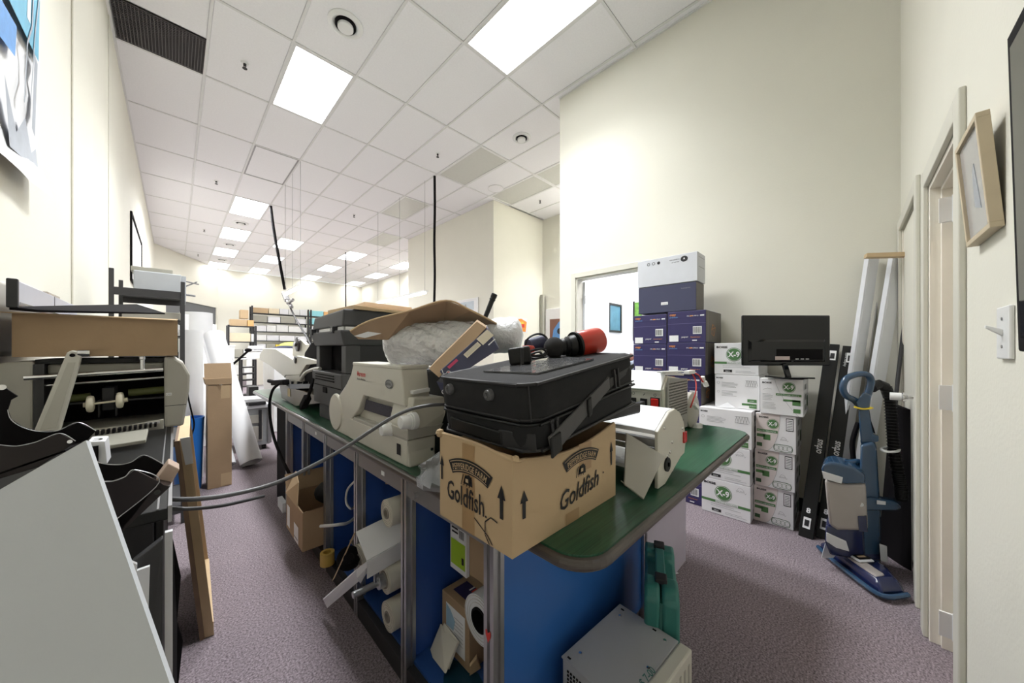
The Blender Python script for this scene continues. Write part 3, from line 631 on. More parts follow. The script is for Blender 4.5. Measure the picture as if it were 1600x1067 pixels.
T.part('end_flange', MB().cyl(on_x(544,872,.56), on_x(547,872,.58), .050).cyl(on_x(544,872,.54), on_x(547,872,.56), .02), BLKM, smooth=True)
T = Thing('open_carton', 'brown carton with open end at the back of the roll bay', 'box', (.95, 1.50, .56))
m = MB()
for (y0,y1,z0,z1) in ((1.39,1.61,.545,.55), (1.39,1.61,.70,.705), (1.39,1.395,.55,.70), (1.605,1.61,.55,.70)): m.box(.80, 1.25, y0, y1, z0, z1)
T.part('body', m, CARD); T.part('torn_flap', MB().sheet([(.80,1.61,.56),(.80,1.61,.69),(.74,1.63,.66),(.74,1.63,.58)], .004), CARD2)
# bay 3: electronics, cables
T = Thing('label_printer_chassis', 'grey open printer mechanism lying on the blue shelf, third bay', 'machine', (.72, 1.87, .085))
T.part('chassis', MB().box(.68, .95, 1.74, 2.0, .085, .11).obox((.70,1.78,.11), (.74,1.95,.30), .03, .03).box(.72, .95, 1.80, 1.84, .11, .30).obox((.70,1.97,.16),(.92,1.97,.28),.02,.04), ALUD, bevel=.003)
T.part('gear', MB().cyl((.70,1.85,.17), (.72,1.85,.17), .04, n=16).cyl((.70,1.90,.14), (.715,1.90,.14), .025, n=16), CHARD, smooth=True)
T.part('bracket', MB().box(.64, .70, 1.72, 1.80, .085, .10).obox((.66,1.76,.10),(.72,1.80,.24),.015,.05), BEIGE, bevel=.003)
single('white_cable', MB().tube([P(556,750,.7), P(543,765,.7), P(541,785,.7), P(549,795,.72), P(556,788,.8)], .006, 8), KNOBW, 'thin white cable looped in the third bay under the bench', 'cable', smooth=True)
single('white_cable', MB().tube([P(560,803,.8), P(545,816,.68), P(525,820,.60), P(501,822,.56)], .008, 8), KNOBW, 'white cable with a cut end poking out of the third bay', 'cable', smooth=True)
T = Thing('open_carton', 'open brown carton of odds and ends standing out of the far bay', 'box', (.58, 2.42, .19))
c = on_y(478, 838, 2.18)
O = Vector((.50, 2.30, .085))
def qp(x, y, z): return Vector((x, y, z))
m = MB(); x0, x1, y0, y1, z0, z1 = .50, .86, 2.14, 2.52, .13, .34
for q in ((x0,x1,y0,y0+.006,z0,z1), (x0,x1,y1-.006,y1,z0,z1), (x0,x0+.006,y0+.006,y1-.006,z0,z1), (x1-.006,x1,y0+.006,y1-.006,z0,z1), (x0,x1,y0,y1,z0-.006,z0)): m.box(*q)
T.part('body', m, CARD)
T.part('carton_flap', MB().sheet([(x0,y1,z1),(x0,y0+.1,z1),(x0+.02,y0+.16,z1+.12),(x0+.05,y1-.02,z1+.13)], .005), CARD2)
T.part('carton_flap', MB().sheet([(x0,y1,z1),(x1,y1,z1),(x1,y1+.05,z1+.1),(x0,y1+.05,z1+.1)], .005), CARD)
T.part('carton_flap', MB().sheet([(x0,y0,z1),(x0,y0-.0,z1),(x0+.1,y0-.03,z1+.02),(x1,y0-.06,z1+.04),(x1,y0,z1)], .005), CARD)
f = Fr((x0-.001, y1, z0), (0,-1,0), (0,0,1)); f.rect(WHITEI, .03, .02, .10, .15); f.rect(WHITEI, .20, .0, .30, .10); f.rect(INKG, .21, .02, .29, .03, .003); T.prints(f)
single('camera_bag', MB().ball((.70, 2.30, .36), .10, 16, (1, .9, .7)), FABR, 'black soft bag lying in the open brown carton', 'bag', smooth=True)
single('carton_stand', MB().box(.66, .98, 2.16, 2.50, .085, .124), CARD, 'flattened carton beneath the open brown carton', 'box')
single('tape_roll', MB().cyl((.585, 2.0, .085), (.585, 2.0, .15), .035, n=24, inner=.02), mat('ochre_tape', (.55,.36,.08), .5), 'ochre tape roll standing at the shelf edge in the third bay', 'tape', smooth=True)
single('carton', MB().box(.72, 1.1, 2.62, 2.95, .085, .50), CARD, 'brown carton standing in the farthest open bay', 'box', bevel=.003)
# bay 1 (nearest, y .69..1.17)
T = Thing('shipping_carton', 'brown carton with navy top panel and pale blue label on the blue shelf, nearest bay', 'box', (.90, 1.05, .087))
x0, x1, y0, y1, z0, z1 = .745, 1.10, .962, 1.135, .087, .303
T.part('body', MB().box(x0,x1,y0,y1,z0,z1), CARD, bevel=.003)
f = Fr((x0, y1, z0), (0,-1,0), (0,0,1)); f.rect(WHITEI, .03, .03, .150, .185); f.poly(mat('label_sky', (.33,.52,.66), .5), [(.032,.10),(.08,.10),(.09,.14),(.06,.17),(.032,.182)], .002)
for k in range(7): f.rect(INKG, .085, .07+.014*k, .14, .072+.014*k, .0025)
f.rect(INK, .04, .04, .07, .07, .0025); T.prints(f)
f = Fr((x0, y0, z1), (1,0,0), (0,1,0)); f.rect(NAVY, .03, .0, .31, .14); f.rect(CARD2, .07, .025, .10, .05, .003); f.rect(CARD2, .11, .025, .14, .05, .003); f.rect(INK, .08, .03, .09, .045, .004); f.rect(INK, .12, .03, .13, .045, .004)
f.rect(REDI, .07, .07, .16, .078, .003); f.rect(WHITEI, .07, .085, .15, .092, .003); T.prints(f)
T.part('torn_corner', MB().hexa([(.742,.955,.087),(.79,.95,.087),(.77,.95,.15),(.742,.955,.13)], [(.738,.948,.095),(.78,.942,.095),(.765,.944,.14),(.738,.948,.125)]), CARD2)
single('low_carton', MB().box(.80,1.15,.80,.948,.087,.262), CARD, 'low brown carton under the white film roll in the nearest bay', 'box', bevel=.003)
single('brown_carton', MB().box(.84,1.12,.97,1.10,.305,.42), CARD, 'plain brown carton between the navy topped carton and the lime labelled one', 'box', bevel=.003)
T = Thing('manual_carton', 'brown carton with a lime and white label near the top of the nearest bay', 'box', (.9, .99, .421))
T.part('body', MB().box(.765,1.05,.90,1.075,.421,.60), CARD, bevel=.003)
T.part('label_card', MB().box(.750,.764,.985,1.085,.415,.600), WHITEP)
f = Fr((.750, 1.085, .415), (0,-1,0), (0,0,1)); f.rect(mat('lime_ink', (.36,.55,.03), .5), .006, .02, .094, .115); f.rect(INK, .01, .155, .05, .162); f.rect(INK, .012, .14, .05, .147); f.rect(INK, .075, .04, .088, .065, .003)
for k in range(6): f.rect(INK, .058+.005*k, .130, .0605+.005*k, .16)
T.prints(f)
roll('translucent white film roll with black core end in the nearest bay', (.72, .874, .343), (1.10, .874, .343), .080, mat('film_white', (.74,.76,.78), .25, coat=.4), .040, BLKM, None)
T = Thing('paper_pad', 'cream paper leaning against the carton in the nearest bay', 'paper', (.70, 1.03, .087))
T.part('sheet', MB().sheet([P(690,975,.742), P(672,1020,.70), P(697,1052,.67), P(716,1005,.73)], .005), CREAMR)
T.part('sheet', MB().sheet([P(695,973,.743), P(685,1000,.72), P(702,1046,.69), P(718,1003,.738)], .003), CREAMR)
# ------------------------------------------------------------------ on the bench: snack carton
T = Thing('snack_carton', 'tan corrugated carton printed with fish snack lettering overhanging the bench corner', 'box', (.735, .645, ZT))
x0, x1, y0, y1, z0, z1 = .509, .958, .508, .785, ZT+.001, 1.02
t = .005; m = MB().box(x0,x1,y0,y1,z0,z0+t)
m.box(x0,x0+t,y0,y1,z0+t,z1); m.box(x1-t,x1,y0,y1,z0+t,z1); m.box(x0+t,x1-t,y1-t,y1,z0+t,z1-.02)
n = 12; top = [(x0+t+(x1-x0-2*t)*i/n, z1-.030*math.sin(PI*i/n)-.012*(1-i/n)) for i in range(n+1)]
m.prism([(x0+t,y0,z0+t),(x1-t,y0,z0+t)]+[(x, y0, z) for x, z in top[::-1]], (0,t,0))
T.part('body', m, CARD2)
T.part('folded_rim', MB().tube([(x0+.002,y1,z1+.002),(x0+.003,(y0+y1)/2,z1+.003),(x0+.003,y0+.004,z1-.008)]+[(x,y0+.004,z+.002) for x, z in top[1:]], .0045, 6).ball((x0,y1,z1+.002), .012, 8).ball((x0+.01,y0,z1-.008), .009, 8), CARD2)
f = Fr((x0, y1, z0), (0,-1,0), (0,0,1))
f.rect(TAPE, .10, .0, .15, .215, .0008)
f2 = Fr((x0, y0, z0), (1,0,0), (0,0,1)); f2.rect(TAPE, .25, .12, .31, .195, .0008); f2.rect(TAPE, .19, .0, .25, .03, .0008)
T.prints(f, 'packing_tape'); T.prints(f2, 'packing_tape')
def arc_banner(f, cu, cv, R, half, hh, t, th):
    N = 16; po = [(cu+(R+hh/2)*math.sin(a), cv+(R+hh/2)*math.cos(a)) for a in [half*(2*i/N-1) for i in range(N+1)]]
    pi_ = [(cu+(R-hh/2)*math.sin(a), cv+(R-hh/2)*math.cos(a)) for a in [half*.94*(1-2*i/N) for i in range(N+1)]]
    for i in range(N): f.poly(INK, [po[i], po[i+1], pi_[N-i-1], pi_[N-i]])
    f.line(CARD2, [(cu+(R+hh*.36)*math.sin(a), cv+(R+hh*.36)*math.cos(a)) for a in [half*.92*(2*i/N-1) for i in range(N+1)]], hh*.05, .0032)
    f.line(CARD2, [(cu+(R-hh*.36)*math.sin(a), cv+(R-hh*.36)*math.cos(a)) for a in [half*.88*(2*i/N-1) for i in range(N+1)]], hh*.05, .0032)
    ws = [text2d(ch if ch != ' ' else 'i')[2] for ch in t]; sc = 2*half*.84*R/(sum(ws)+.06*len(ws)); a = -half*.84
    for ch, w in zip(t, ws):
        am = a+(w*sc/2)/R
        if ch != ' ': f.text(CARD2, ch, cu+(R-hh*.25)*math.sin(am), cv+(R-hh*.25)*math.cos(am), hh*.62, .0036, rot=-am, off=.012, width=w*sc, center=True)
        a += (w+.06)*sc/R
def mill(f, u, v, s, n=.0036):
    f.poly(INK, [(u-.02*s,v-.012*s),(u+.02*s,v-.014*s),(u+.018*s,v+.006*s),(u+.006*s,v+.016*s),(u-.012*s,v+.010*s)])
    for k in range(4): f.line(INK, [(u-.03*s+.012*s*k, v-.018*s), (u-.02*s+.012*s*k, v+.012*s)], .003*s)
    f.poly(CARD2, [(u-.008*s,v-.006*s),(u+.004*s,v-.006*s),(u+.004*s,v+.004*s),(u-.008*s,v+.004*s)], n)
def arrow(f, u, v, h, w): f.poly(INK, [(u-w*.2,v),(u+w*.2,v),(u+w*.2,v+h*.6),(u-w*.2,v+h*.6)]); f.poly(INK, [(u-w/2,v+h*.58),(u+w/2,v+h*.58),(u,v+h)])
f = Fr((x0, y1, z0), (0,-1,0), (0,0,1), .0022)
arc_banner(f, .130, -.035, .195, .42, .034, 'PEPPERIDGE FARM', .02); mill(f, .125, .127, .9)
f.text(INK, 'Goldfish', .036, .060, .068, .0022, off=.012, width=.150); f.disc(INK, .193, .062, .0028)
arrow(f, .012, .10, .065, .018); arrow(f, .245, .075, .075, .026)
f.line(INK, [(.15,.045),(.20,.02),(.215,.005)], .0028); f.line(INK, [(.232,.062),(.21,.066),(.19,.05),(.19,.02),(.205,.003)], .003)
T.prints(f)
f = Fr((x0, y0, z0), (1,0,0), (0,0,1), .0022)
arc_banner(f, .262, -.030, .195, .42, .032, 'PEPPERIDGE FARM', .02); mill(f, .262, .127, .9)
f.text(INK, 'Goldfish', .160, .044, .066, .0022, off=.010, width=.190, shear=.35, rot=.10); f.disc(INK, .372, .09, .003)
arrow(f, .035, .075, .062, .026); arrow(f, .420, .10, .07, .018)
T.prints(f)
# ------------------------------------------------------------------ black flat case under the suitcase, then the suitcase
T = Thing('laptop_case', 'flat black case sticking out from under the suitcase', 'case', (.98, .62, 1.02))
T.part('shell', MB().hexa([(.78,.53,1.03),(1.10,.49,1.035),(1.12,.80,1.035),(.78,.80,1.03)], [(.78,.53,1.055),(1.10,.49,1.072),(1.12,.80,1.072),(.78,.80,1.055)]), CHARD, bevel=.008, smooth=True)
T = Thing('suitcase', 'black soft suitcase lying on its side across the tan carton', 'suitcase', (.80, .66, 1.02))
E = Vector((.545, .475, 1.005)); ang = math.radians(7.0)
U = Vector((math.cos(ang), 0, math.sin(ang))); V = Vector((0,1,0)); Nn = U.cross(V)
def sc(u, v, n): return E+U*u+V*v+Nn*n
def rr(w, d, r, ins=0, n=7):
    o = []
    for cx, cy, a0 in ((r,r,PI), (w-r,r,1.5*PI), (w-r,d-r,0), (r,d-r,.5*PI)):
        o += [(cx+(r-ins)*math.cos(a0+PI/2*k/n), cy+(r-ins)*math.sin(a0+PI/2*k/n)) for k in range(n+1)]
    return o
SW, SD, SR = .505, .36, .055
def shell(levels):
    m = MB(); vs = []; L = len(rr(SW,SD,SR)); fs = []
    for n_, ins in levels: vs += [sc(u, v, n_) for u, v in rr(SW, SD, SR, ins)]
    for k in range(len(levels)-1): fs += [(k*L+i, k*L+(i+1)%L, (k+1)*L+(i+1)%L, (k+1)*L+i) for i in range(L)]
    fs += [tuple(range(L))[::-1], tuple(range((len(levels)-1)*L, len(levels)*L))]
    return m.add(vs, fs)
T.part('lower_shell', shell([(.012,.02),(.018,.004),(.05,0),(.072,.001),(.075,.004)]), FABR, smooth=True)
T.part('upper_shell', shell([(.080,.004),(.084,.0),(.12,-.003),(.160,.0),(.168,.003),(.171,.014)]), FABR, smooth=True)
def loop(n_, ins, r, nm, m): T.part(nm, MB().tube([sc(u,v,n_) for u,v in rr(SW,SD,SR,ins)], r, 6, closed=True, steps=2), m, smooth=True)
loop(.167, -.0005, .0042, 'piping', CHARD); loop(.077, -.001, .0036, 'zip', BLK); loop(.088, -.0005, .002, 'zip_seam', CHARD); loop(.018, .0, .004, 'piping', CHARD)
for px, py in ((.0, .285), (.0, .125)):
    T.part('foot_stud', MB().lathe(sc(.002, py, .138), -U, [(-.003,.015),(.008,.015),(.014,.012),(.015,.007),(.011,.005),(.011,0)], 18), mat('stud_grey', (.10,.10,.105), .3), smooth=True)
T.part('corner_seam', MB().tube([sc(SR*.29-.002,SR*.29-.002,.085), sc(SR*.29-.0025,SR*.29-.0025,.12), sc(SR*.29-.002,SR*.29-.002,.165)], .002, 6), CHARD, smooth=True)
for k in (0, 1):
    b0 = sc(.062+.018*k, -.004, .076); T.part('zip_pull', MB().obox(b0, b0+Vector((.001,-.004,-.032)), .008, .003, up=(0,1,0)).ball(b0, .006, 10), CHARD, bevel=.001)
T.part('side_handle', MB().hexa([sc(-.004,.30,.026), sc(-.010,.09,.024), sc(-.010,.09,.056), sc(-.004,.30,.060)], [sc(.004,.30,.026), sc(.0,.09,.024), sc(.0,.09,.056), sc(.004,.30,.060)]), BLK, bevel=.003)
T.part('side_handle', MB().hexa([sc(-.009,.10,.020), sc(.014,.004,.018), sc(.014,.004,.058), sc(-.009,.10,.060)], [sc(-.002,.10,.020), sc(.018,.010,.018), sc(.018,.010,.058), sc(-.002,.10,.060)]), CHARD, bevel=.003)
T.part('webbing_strap', MB().hexa([sc(.05,-.012,.002), sc(.32,-.008,.098), sc(.32,-.008,.130), sc(.04,-.012,.046)], [sc(.05,-.006,.002), sc(.32,-.001,.098), sc(.32,-.001,.130), sc(.04,-.006,.046)]), STRAPM, bevel=.001)
T.part('webbing_strap', MB().hexa([sc(.32,-.008,.098), sc(.49,.0,.128), sc(.49,.0,.140), sc(.32,-.008,.124)], [sc(.32,-.002,.098), sc(.49,.004,.128), sc(.49,.004,.140), sc(.32,-.002,.124)]), CHARD, bevel=.001)
for u0, u1, n0 in ((.040,.078,.008), (.195,.212,.058)): T.part('strap_buckle', MB().hexa([sc(u0,-.017,n0-.01), sc(u1,-.017,n0), sc(u1,-.017,n0+.042), sc(u0,-.017,n0+.036)], [sc(u0,-.010,n0-.01), sc(u1,-.010,n0), sc(u1,-.010,n0+.042), sc(u0,-.010,n0+.036)]), BLK, bevel=.003)
for u0 in (.345, .365): T.part('belt_loop', MB().hexa([sc(u0,-.012,.092), sc(u0+.006,-.012,.094), sc(u0+.006,-.010,.146), sc(u0,-.010,.144)], [sc(u0,-.002,.092), sc(u0+.006,-.002,.094), sc(u0+.006,-.002,.146), sc(u0,-.002,.144)]), CHARD)
def top(u, v, h=0): return sc(u, v, .172+h)
# things on the suitcase
single('plastic_sleeve', MB().hexa([top(.10,.06,0), top(.34,.05,0), top(.38,.22,0), top(.08,.24,0)], [top(.10,.06,.004), top(.34,.05,.005), top(.38,.22,.004), top(.08,.24,.004)]), mat('dark_film', (.12,.12,.125), .12, var=.5, scale=30, bump=1, bscale=60, coat=.5), 'crinkled dark plastic sleeve lying flat on the suitcase', 'plastic bag')
T = Thing('power_adapter', 'chunky black power adapter on the plastic sleeve', 'power adapter', at(812,573,1.02))
c = at(812,556,1.02); u_ = Vector((K,-K,0))
T.part('body', MB().obox(c-u_*.033-Vector((0,.0,.004)), c+u_*.033+Vector((0,0,.006)), .05, .052), BLK, bevel=.008, seg=3, smooth=True)
T.part('prong_cap', MB().obox(c+u_*.001-Vector((.0172,.0172,0)), c+u_*.012-Vector((.0172,.0172,0)), .018, .05), CHARD, bevel=.002)
T = Thing('foam_microphone', 'black foam ball headed gadget with a ridged neck beside the adapter', 'microphone', at(866,561,1.12))
c = at(866,543,1.12); ax = (at(905,540,1.14)-c).normalized()
T.part('foam_ball', MB().ball(c, .035, 28, (1,1,1)), FOAM, smooth=True)
T.part('neck', MB().lathe(c+ax*.020, ax, [(0,.026),(.012,.029),(.018,.025),(.024,.034),(.03,.030),(.036,.036),(.050,.038),(.052,.02)], 28), BLK, smooth=True)
T = Thing('red_cylinder', 'glossy red metal cylinder with black end lying on the suitcase', 'container', at(918,557,1.16))
c = at(900,539,1.15); ax = (at(939,530,1.20)-c).normalized()
T.part('barrel', MB().lathe(c, ax, [(0,.036),(.001,.043),(.004,.045),(.094,.045),(.100,.043),(.102,.036),(.102,0)], 44), REDC, smooth=True)
T.part('rim', MB().cyl(c-ax*.007, c+ax*.001, .0458, n=40, inner=.030), BLK, smooth=True)
T.part('inner_collar', MB().cyl(c-ax*.012, c, .032, n=28), BLKG, smooth=True)
T = Thing('cable_bundle', 'grey cylinder wrapped with black cord behind the foam microphone', 'cable', at(840,560,1.16))
c = at(824,541,1.16); T.part('barrel', MB().lathe(c, at(852,533,1.2)-c, [(0,.018),(.004,.025),(.075,.025),(.079,.018)], 24), NAVYG, smooth=True)
T.part('cord', MB().tube([at(820,545,1.14), at(824,530,1.14), at(838,522,1.16), at(850,524,1.17), at(856,534,1.15), at(850,553,1.08), at(832,556,1.07), at(828,549,1.08), at(846,545,1.07), at(854,553,1.07), at(838,560,1.05), at(826,556,1.06), at(842,550,1.06), at(850,558,1.06)], .0035, 6), BLK, smooth=True)
single('small_red_jar', MB().lathe(top(.30,.27,.012), (0,0,1), [(0,.022),(.03,.022),(.036,.018),(.038,0)], 20), REDC, 'small red cap peeping out behind the foam microphone', 'cap', smooth=True)
# ------------------------------------------------------------------ blue product box tilted behind the suitcase
T = Thing('product_box', 'navy product box with cream panels tilted beside the bubble wrap', 'box', (.83, .98, 1.10))
q = [at(672,572,1.13), at(750,508,1.22), at(768,520,1.20), at(779,553,1.17), at(712,600,1.10)]
q = [at(699,598,1.10), at(687,580,1.11), at(762,513,1.21), at(780,545,1.19)]
bk = Vector((.10,.12,.02))
T.part('body', MB().hexa(q, [p+bk for p in q]), NAVYG, bevel=.002)
T.part('brown_side', MB().hexa([at(670,576,1.12), at(745,502,1.22), at(760,512,1.21), at(686,590,1.11)], [p+bk for p in (at(670,576,1.12), at(745,502,1.22), at(760,512,1.21), at(686,590,1.11))]), CARD, bevel=.001)
o_ = q[1]; U_ = (q[2]-q[1]).normalized(); V_ = (q[0]-q[1]); V_ = (V_-U_*V_.dot(U_)).normalized()
f = Fr(q[1], U_, V_); nn_ = f.N
if nn_.dot(EYE-q[1]) < 0: f.N = -nn_
W_ = (q[2]-q[1]).length
CR = mat('cream_ink', (.78,.70,.55), .5)
f.rect(CR, W_*.42, .012, W_*.72, .030); f.rect(CR, W_*.74, .002, W_*.98, .034); f.rect(WHITEI, W_*.8, .045, W_*.95, .049)
for k in range(3): f.line(INKG, [(W_*.44, .016+.004*k), (W_*.70, .016+.004*k)], .0008, .002)
f.ring(WHITEI, W_*.07, .025, .007, .002); f.disc(REDI, W_*.07, .025, .005); f.rect(mat('pink_ink', (.55,.05,.14), .5), W_*.12, .006, W_*.3, .016); f.line(WHITEI, [(W_*.04,.0),(W_*.0,.02)], .002)
T.prints(f)
# bottom-left lower piece of the same packaging
T = Thing('product_box', 'lower navy and red box under the tilted product box', 'box', (.80, .98, .99))
T.part('body', MB().hexa([at(682,596,1.14), at(712,604,1.12), at(714,648,1.12), at(690,612,1.14)], [p+Vector((.08,.1,0)) for p in (at(682,596,1.14), at(712,604,1.12), at(714,648,1.12), at(690,612,1.14))]), NAVYG)
f = Fr(at(694,612,1.118), Vector((K,-K,0)), (0,0,1)); f.ring(WHITEI, .0, -.0, .007, .002); f.poly(REDI, [(.005,-.02),(.02,-.05),(.03,-.06),(.012,.0)]); T.prints(f)
# black device block behind the beige machine
T = Thing('black_printer', 'low black printer behind the pale machine and the suitcase', 'printer', (.97, 1.25, ZT))
T.part('body', MB().box(.80,1.16,.98,1.56,ZT,.985), BLK, bevel=.012); T.part('upper_body', MB().box(.80,1.14,1.02,1.52,.99,1.16), CHARD, bevel=.012)
T.part('tray_slot', MB().box(.797,.80,1.05,1.45,.90,.91), BLKM)
# clear bag between machine and carton
m = MB(); random.seed(3)
cen = Vector((.66,.96,ZT)); NB = 24; NR = 12; vs = []
for k in range(NR+1):
    th = PI/2*k/NR
    for i in range(NB):
        a = 2*PI*i/NB; r = (1+.10*math.sin(3*a+k)+.07*math.sin(7*a+2*k)+.05*random.random())*math.sin(th+.02)
        vs.append(cen+Vector((.10*r*math.cos(a)*.9, .14*r*math.sin(a), .10*math.cos(th)*(1+.25*math.sin(2*a+1)))))
m.add(vs, [(k*NB+i, k*NB+(i+1)%NB, (k+1)*NB+(i+1)%NB, (k+1)*NB+i) for k in range(NR) for i in range(NB)])
single('plastic_bag', m, CLEAR, 'crumpled clear plastic bag between the pale machine and the tan carton', 'plastic bag', smooth=True)
single('foam_scrap', MB().ball((.68,.95,.835), .035, 12, (1.2,1.6,.8)), CHARD, 'dark padding inside the clear plastic bag', 'padding', smooth=True)
# ------------------------------------------------------------------ pale folding / check machine
T = Thing('pressure_sealer', 'pale beige office machine with two white knobs and dark panel beside the bench edge', 'machine', (.68, 1.55, ZT))
XA = .625
pr = [on_x(px, py, XA) for px, py in ((525,680),(521,655),(523,632),(530,617),(541,600),(548,585),(552,567),(627,577),(632,636),(600,627),(568,618),(560,640),(548,657),(556,671),(586,686),(637,702),(640,732))]
pr = [Vector((XA, p.y, max(p.z, ZT+.001))) for p in pr]; pr[0].z = ZT+.001; pr[-1].z = ZT+.001
zt = pr[6].z
T.part('housing', MB().prism(pr, (.115,0,0)), BEIGE, bevel=.006)
T.part('inner_wall', MB().hexa([on_x(px,py,XA+.03) for px,py in ((560,612),(640,634),(640,700),(548,668))], [on_x(px,py,XA+.03)+Vector((.085,0,0)) for px,py in ((560,612),(640,634),(640,700),(548,668))]), BEIGE)
T.part('lid', MB().prism([Vector((XA-.003, pr[6].y+.002, zt-.012)), Vector((XA-.003, pr[7].y-.003, zt-.012)), Vector((XA-.003, pr[7].y-.003, zt+.004)), Vector((XA-.003, pr[6].y+.002, zt+.004))], (.125,0,0)), BEIGE, bevel=.004)
T.part('roller_panel', MB().hexa([on_x(px,py,XA+.012) for px,py in ((572,624),(640,644),(638,662),(569,640))], [on_x(px,py,XA+.03) for px,py in ((572,624),(640,644),(638,662),(569,640))]), mat('speckled_navy', (.03,.028,.045), .6, var=.9, scale=120), bevel=.002)
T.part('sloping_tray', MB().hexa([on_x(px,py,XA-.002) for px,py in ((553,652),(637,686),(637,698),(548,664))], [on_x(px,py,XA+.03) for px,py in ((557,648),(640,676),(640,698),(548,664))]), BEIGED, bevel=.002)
# protruding knob housing at the near end
y0_ = on_x(638,700,XA).y
KB = [Vector((XA-.004, y0_-.003, .912)), Vector((XA+.15, y0_-.003, .945)), Vector((XA+.155, y0_-.02, .99)), Vector((XA+.155, y0_-.01, 1.055)), Vector((XA+.02, y0_-.005, 1.062)), Vector((XA-.004, y0_, .955))]
T.part('knob_housing', MB().prism(KB, (0,.155,0)), BEIGE, bevel=.006)
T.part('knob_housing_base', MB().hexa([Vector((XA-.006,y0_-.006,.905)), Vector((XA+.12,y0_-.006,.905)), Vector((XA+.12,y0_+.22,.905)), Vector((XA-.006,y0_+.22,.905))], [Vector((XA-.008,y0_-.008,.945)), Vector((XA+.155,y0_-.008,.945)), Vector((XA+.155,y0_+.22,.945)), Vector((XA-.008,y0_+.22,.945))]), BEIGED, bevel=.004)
T.part('base', MB().box(XA-.003, XA+.12, y0_+.002, y0_+.60, ZT+.001, .902), BEIGE, bevel=.006)
for (px, py, r) in ((600, 672, .030), (630, 660, .032)):
    c = on_x(px, py, XA-.03)
    T.part('knob', MB().lathe(c+Vector((.05,0,0)), (-1,0,0), [(0,r),(.018,r),(.02,r*.93),(.026,r*.93),(.028,r*.82),(.056,r*.76),(.062,r*.66),(.064,0)], 28), KNOBW, smooth=True)
f = Fr((XA, pr[6].y, 0), (0,-1,0), (0,0,1), .004)
L0 = pr[6].y-pr[7].y
f.text(REDI, 'Mareson', .06, zt-.06, .034, off=.02, width=.10); f.text(INK, 'Business Machines', .06, zt-.078, .014, off=.01, width=.10)
f.disc(INKG, L0*.80, zt-.075, .034, .004, .019); f.ring(INK, L0*.80, zt-.075, .030, .002, .005, .016); f.text(INK, 'AUTOSEAL', L0*.80, zt-.080, .014, .0052, center=True, width=.048, off=.01)
f.rect(INK, pr[6].y-(y0_+.085), .835, pr[6].y-(y0_+.052), .878, .005)
T.prints(f)
T.part('side_disc', MB().lathe(Vector((XA+.006, pr[0].y-.0, .905)), (-1,0,0), [(0,.10),(.006,.10),(.012,.094),(.013,0)], 36), BEIGE, smooth=True)
ye = pr[7].y
T.part('feed_slot', MB().box(XA+.055, XA+.060, ye-.003, ye, 1.10, 1.15), BLKM)
T.part('feed_lever', MB().hexa([(XA+.03,ye-.035,1.072),(XA+.11,ye-.03,1.076),(XA+.11,ye,1.076),(XA+.03,ye,1.072)], [(XA+.03,ye-.035,1.086),(XA+.11,ye-.03,1.092),(XA+.11,ye,1.092),(XA+.03,ye,1.086)]), KNOBW, bevel=.003)
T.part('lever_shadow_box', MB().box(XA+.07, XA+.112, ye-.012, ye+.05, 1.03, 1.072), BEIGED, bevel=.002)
T.part('lock', MB().cyl((XA+.10, y0_+.003, .85), (XA+.10, y0_-.004, .85), .006), CHROME, smooth=True)
# ------------------------------------------------------------------ bubble wrap roll and cardboard
def lumpy(c, ax, L, r, seed, nL=30, nR=30, amp=.05):
    random.seed(seed); ax = Vector(ax).normalized(); a = ax.cross(Vector((0,0,1))).normalized(); b = a.cross(ax); vs = []
    for i in range(nL+1):
        s = i/nL; x = (s-.5)*L; e_ = min(s, 1-s)*L; k = math.sqrt(max(0, 1-(1-min(1, e_/(r*.55)))**2)); 
        for j in range(nR):
            th = 2*PI*j/nR; rr_ = r*(k*.97+.03)*(1+amp*math.sin(3*th+4*s)+amp*.5*math.sin(7*th+19*s+seed)+amp*.45*abs(math.sin(5*th-23*s+2*math.sin(6*s)))+amp*.35*math.sin(13*th+31*s)+amp*.12*(random.random()-.5)*2)
            vs.append(Vector(c)+ax*x+a*rr_*math.cos(th)+b*rr_*math.sin(th)*.92)
    return MB().add(vs, [(i*nR+j, i*nR+(j+1)%nR, (i+1)*nR+(j+1)%nR, (i+1)*nR+j) for i in range(nL) for j in range(nR)]+[tuple(range(nR)), tuple(range(nL*nR,(nL+1)*nR))[::-1]])
T = Thing('bubble_wrap_roll', 'big roll of clear bubble wrap lying on the machines under a cardboard flap', 'bubble wrap', at(690,575,1.48))
T.part('outer_wrap', lumpy(at(680,537,1.45), (K,-K,.0), .43, .098, 4, 70, 64, .055), BUBB, smooth=True)
T.part('tail_end', lumpy(at(788,524,1.50), (K,-K,.0), .17, .085, 9, 16, 24, .04), mat('foam_film', (.80,.81,.83), .3, var=.04, bump=1, bscale=80), smooth=True)
T = Thing('cardboard_sheet', 'torn bent sheet of brown cardboard lying over the bubble wrap', 'cardboard', at(690,505,1.4))
def cs(px, py, t): return at(px, py, t)
top_ = [cs(547,519,1.28), cs(580,502,1.30), cs(640,487,1.33), cs(697,471,1.36), cs(735,486,1.38), cs(776,507,1.42)]
bot_ = [cs(560,530,1.30), cs(606,531,1.34), cs(650,512,1.46), cs(693,505,1.52), cs(735,506,1.52), cs(776,509,1.46)]
m = MB()
for k in range(5): m.hexa([top_[k], top_[k+1], bot_[k+1], bot_[k]], [p+Vector((0,0,.006)) for p in (top_[k], top_[k+1], bot_[k+1], bot_[k])])
T.part('sheet', m, CARD_SHADED)
T.part('torn_liner', MB().sheet([cs(553,525,1.27), cs(575,518,1.27), cs(596,521,1.27), cs(570,528,1.27)], .002), PAPER)
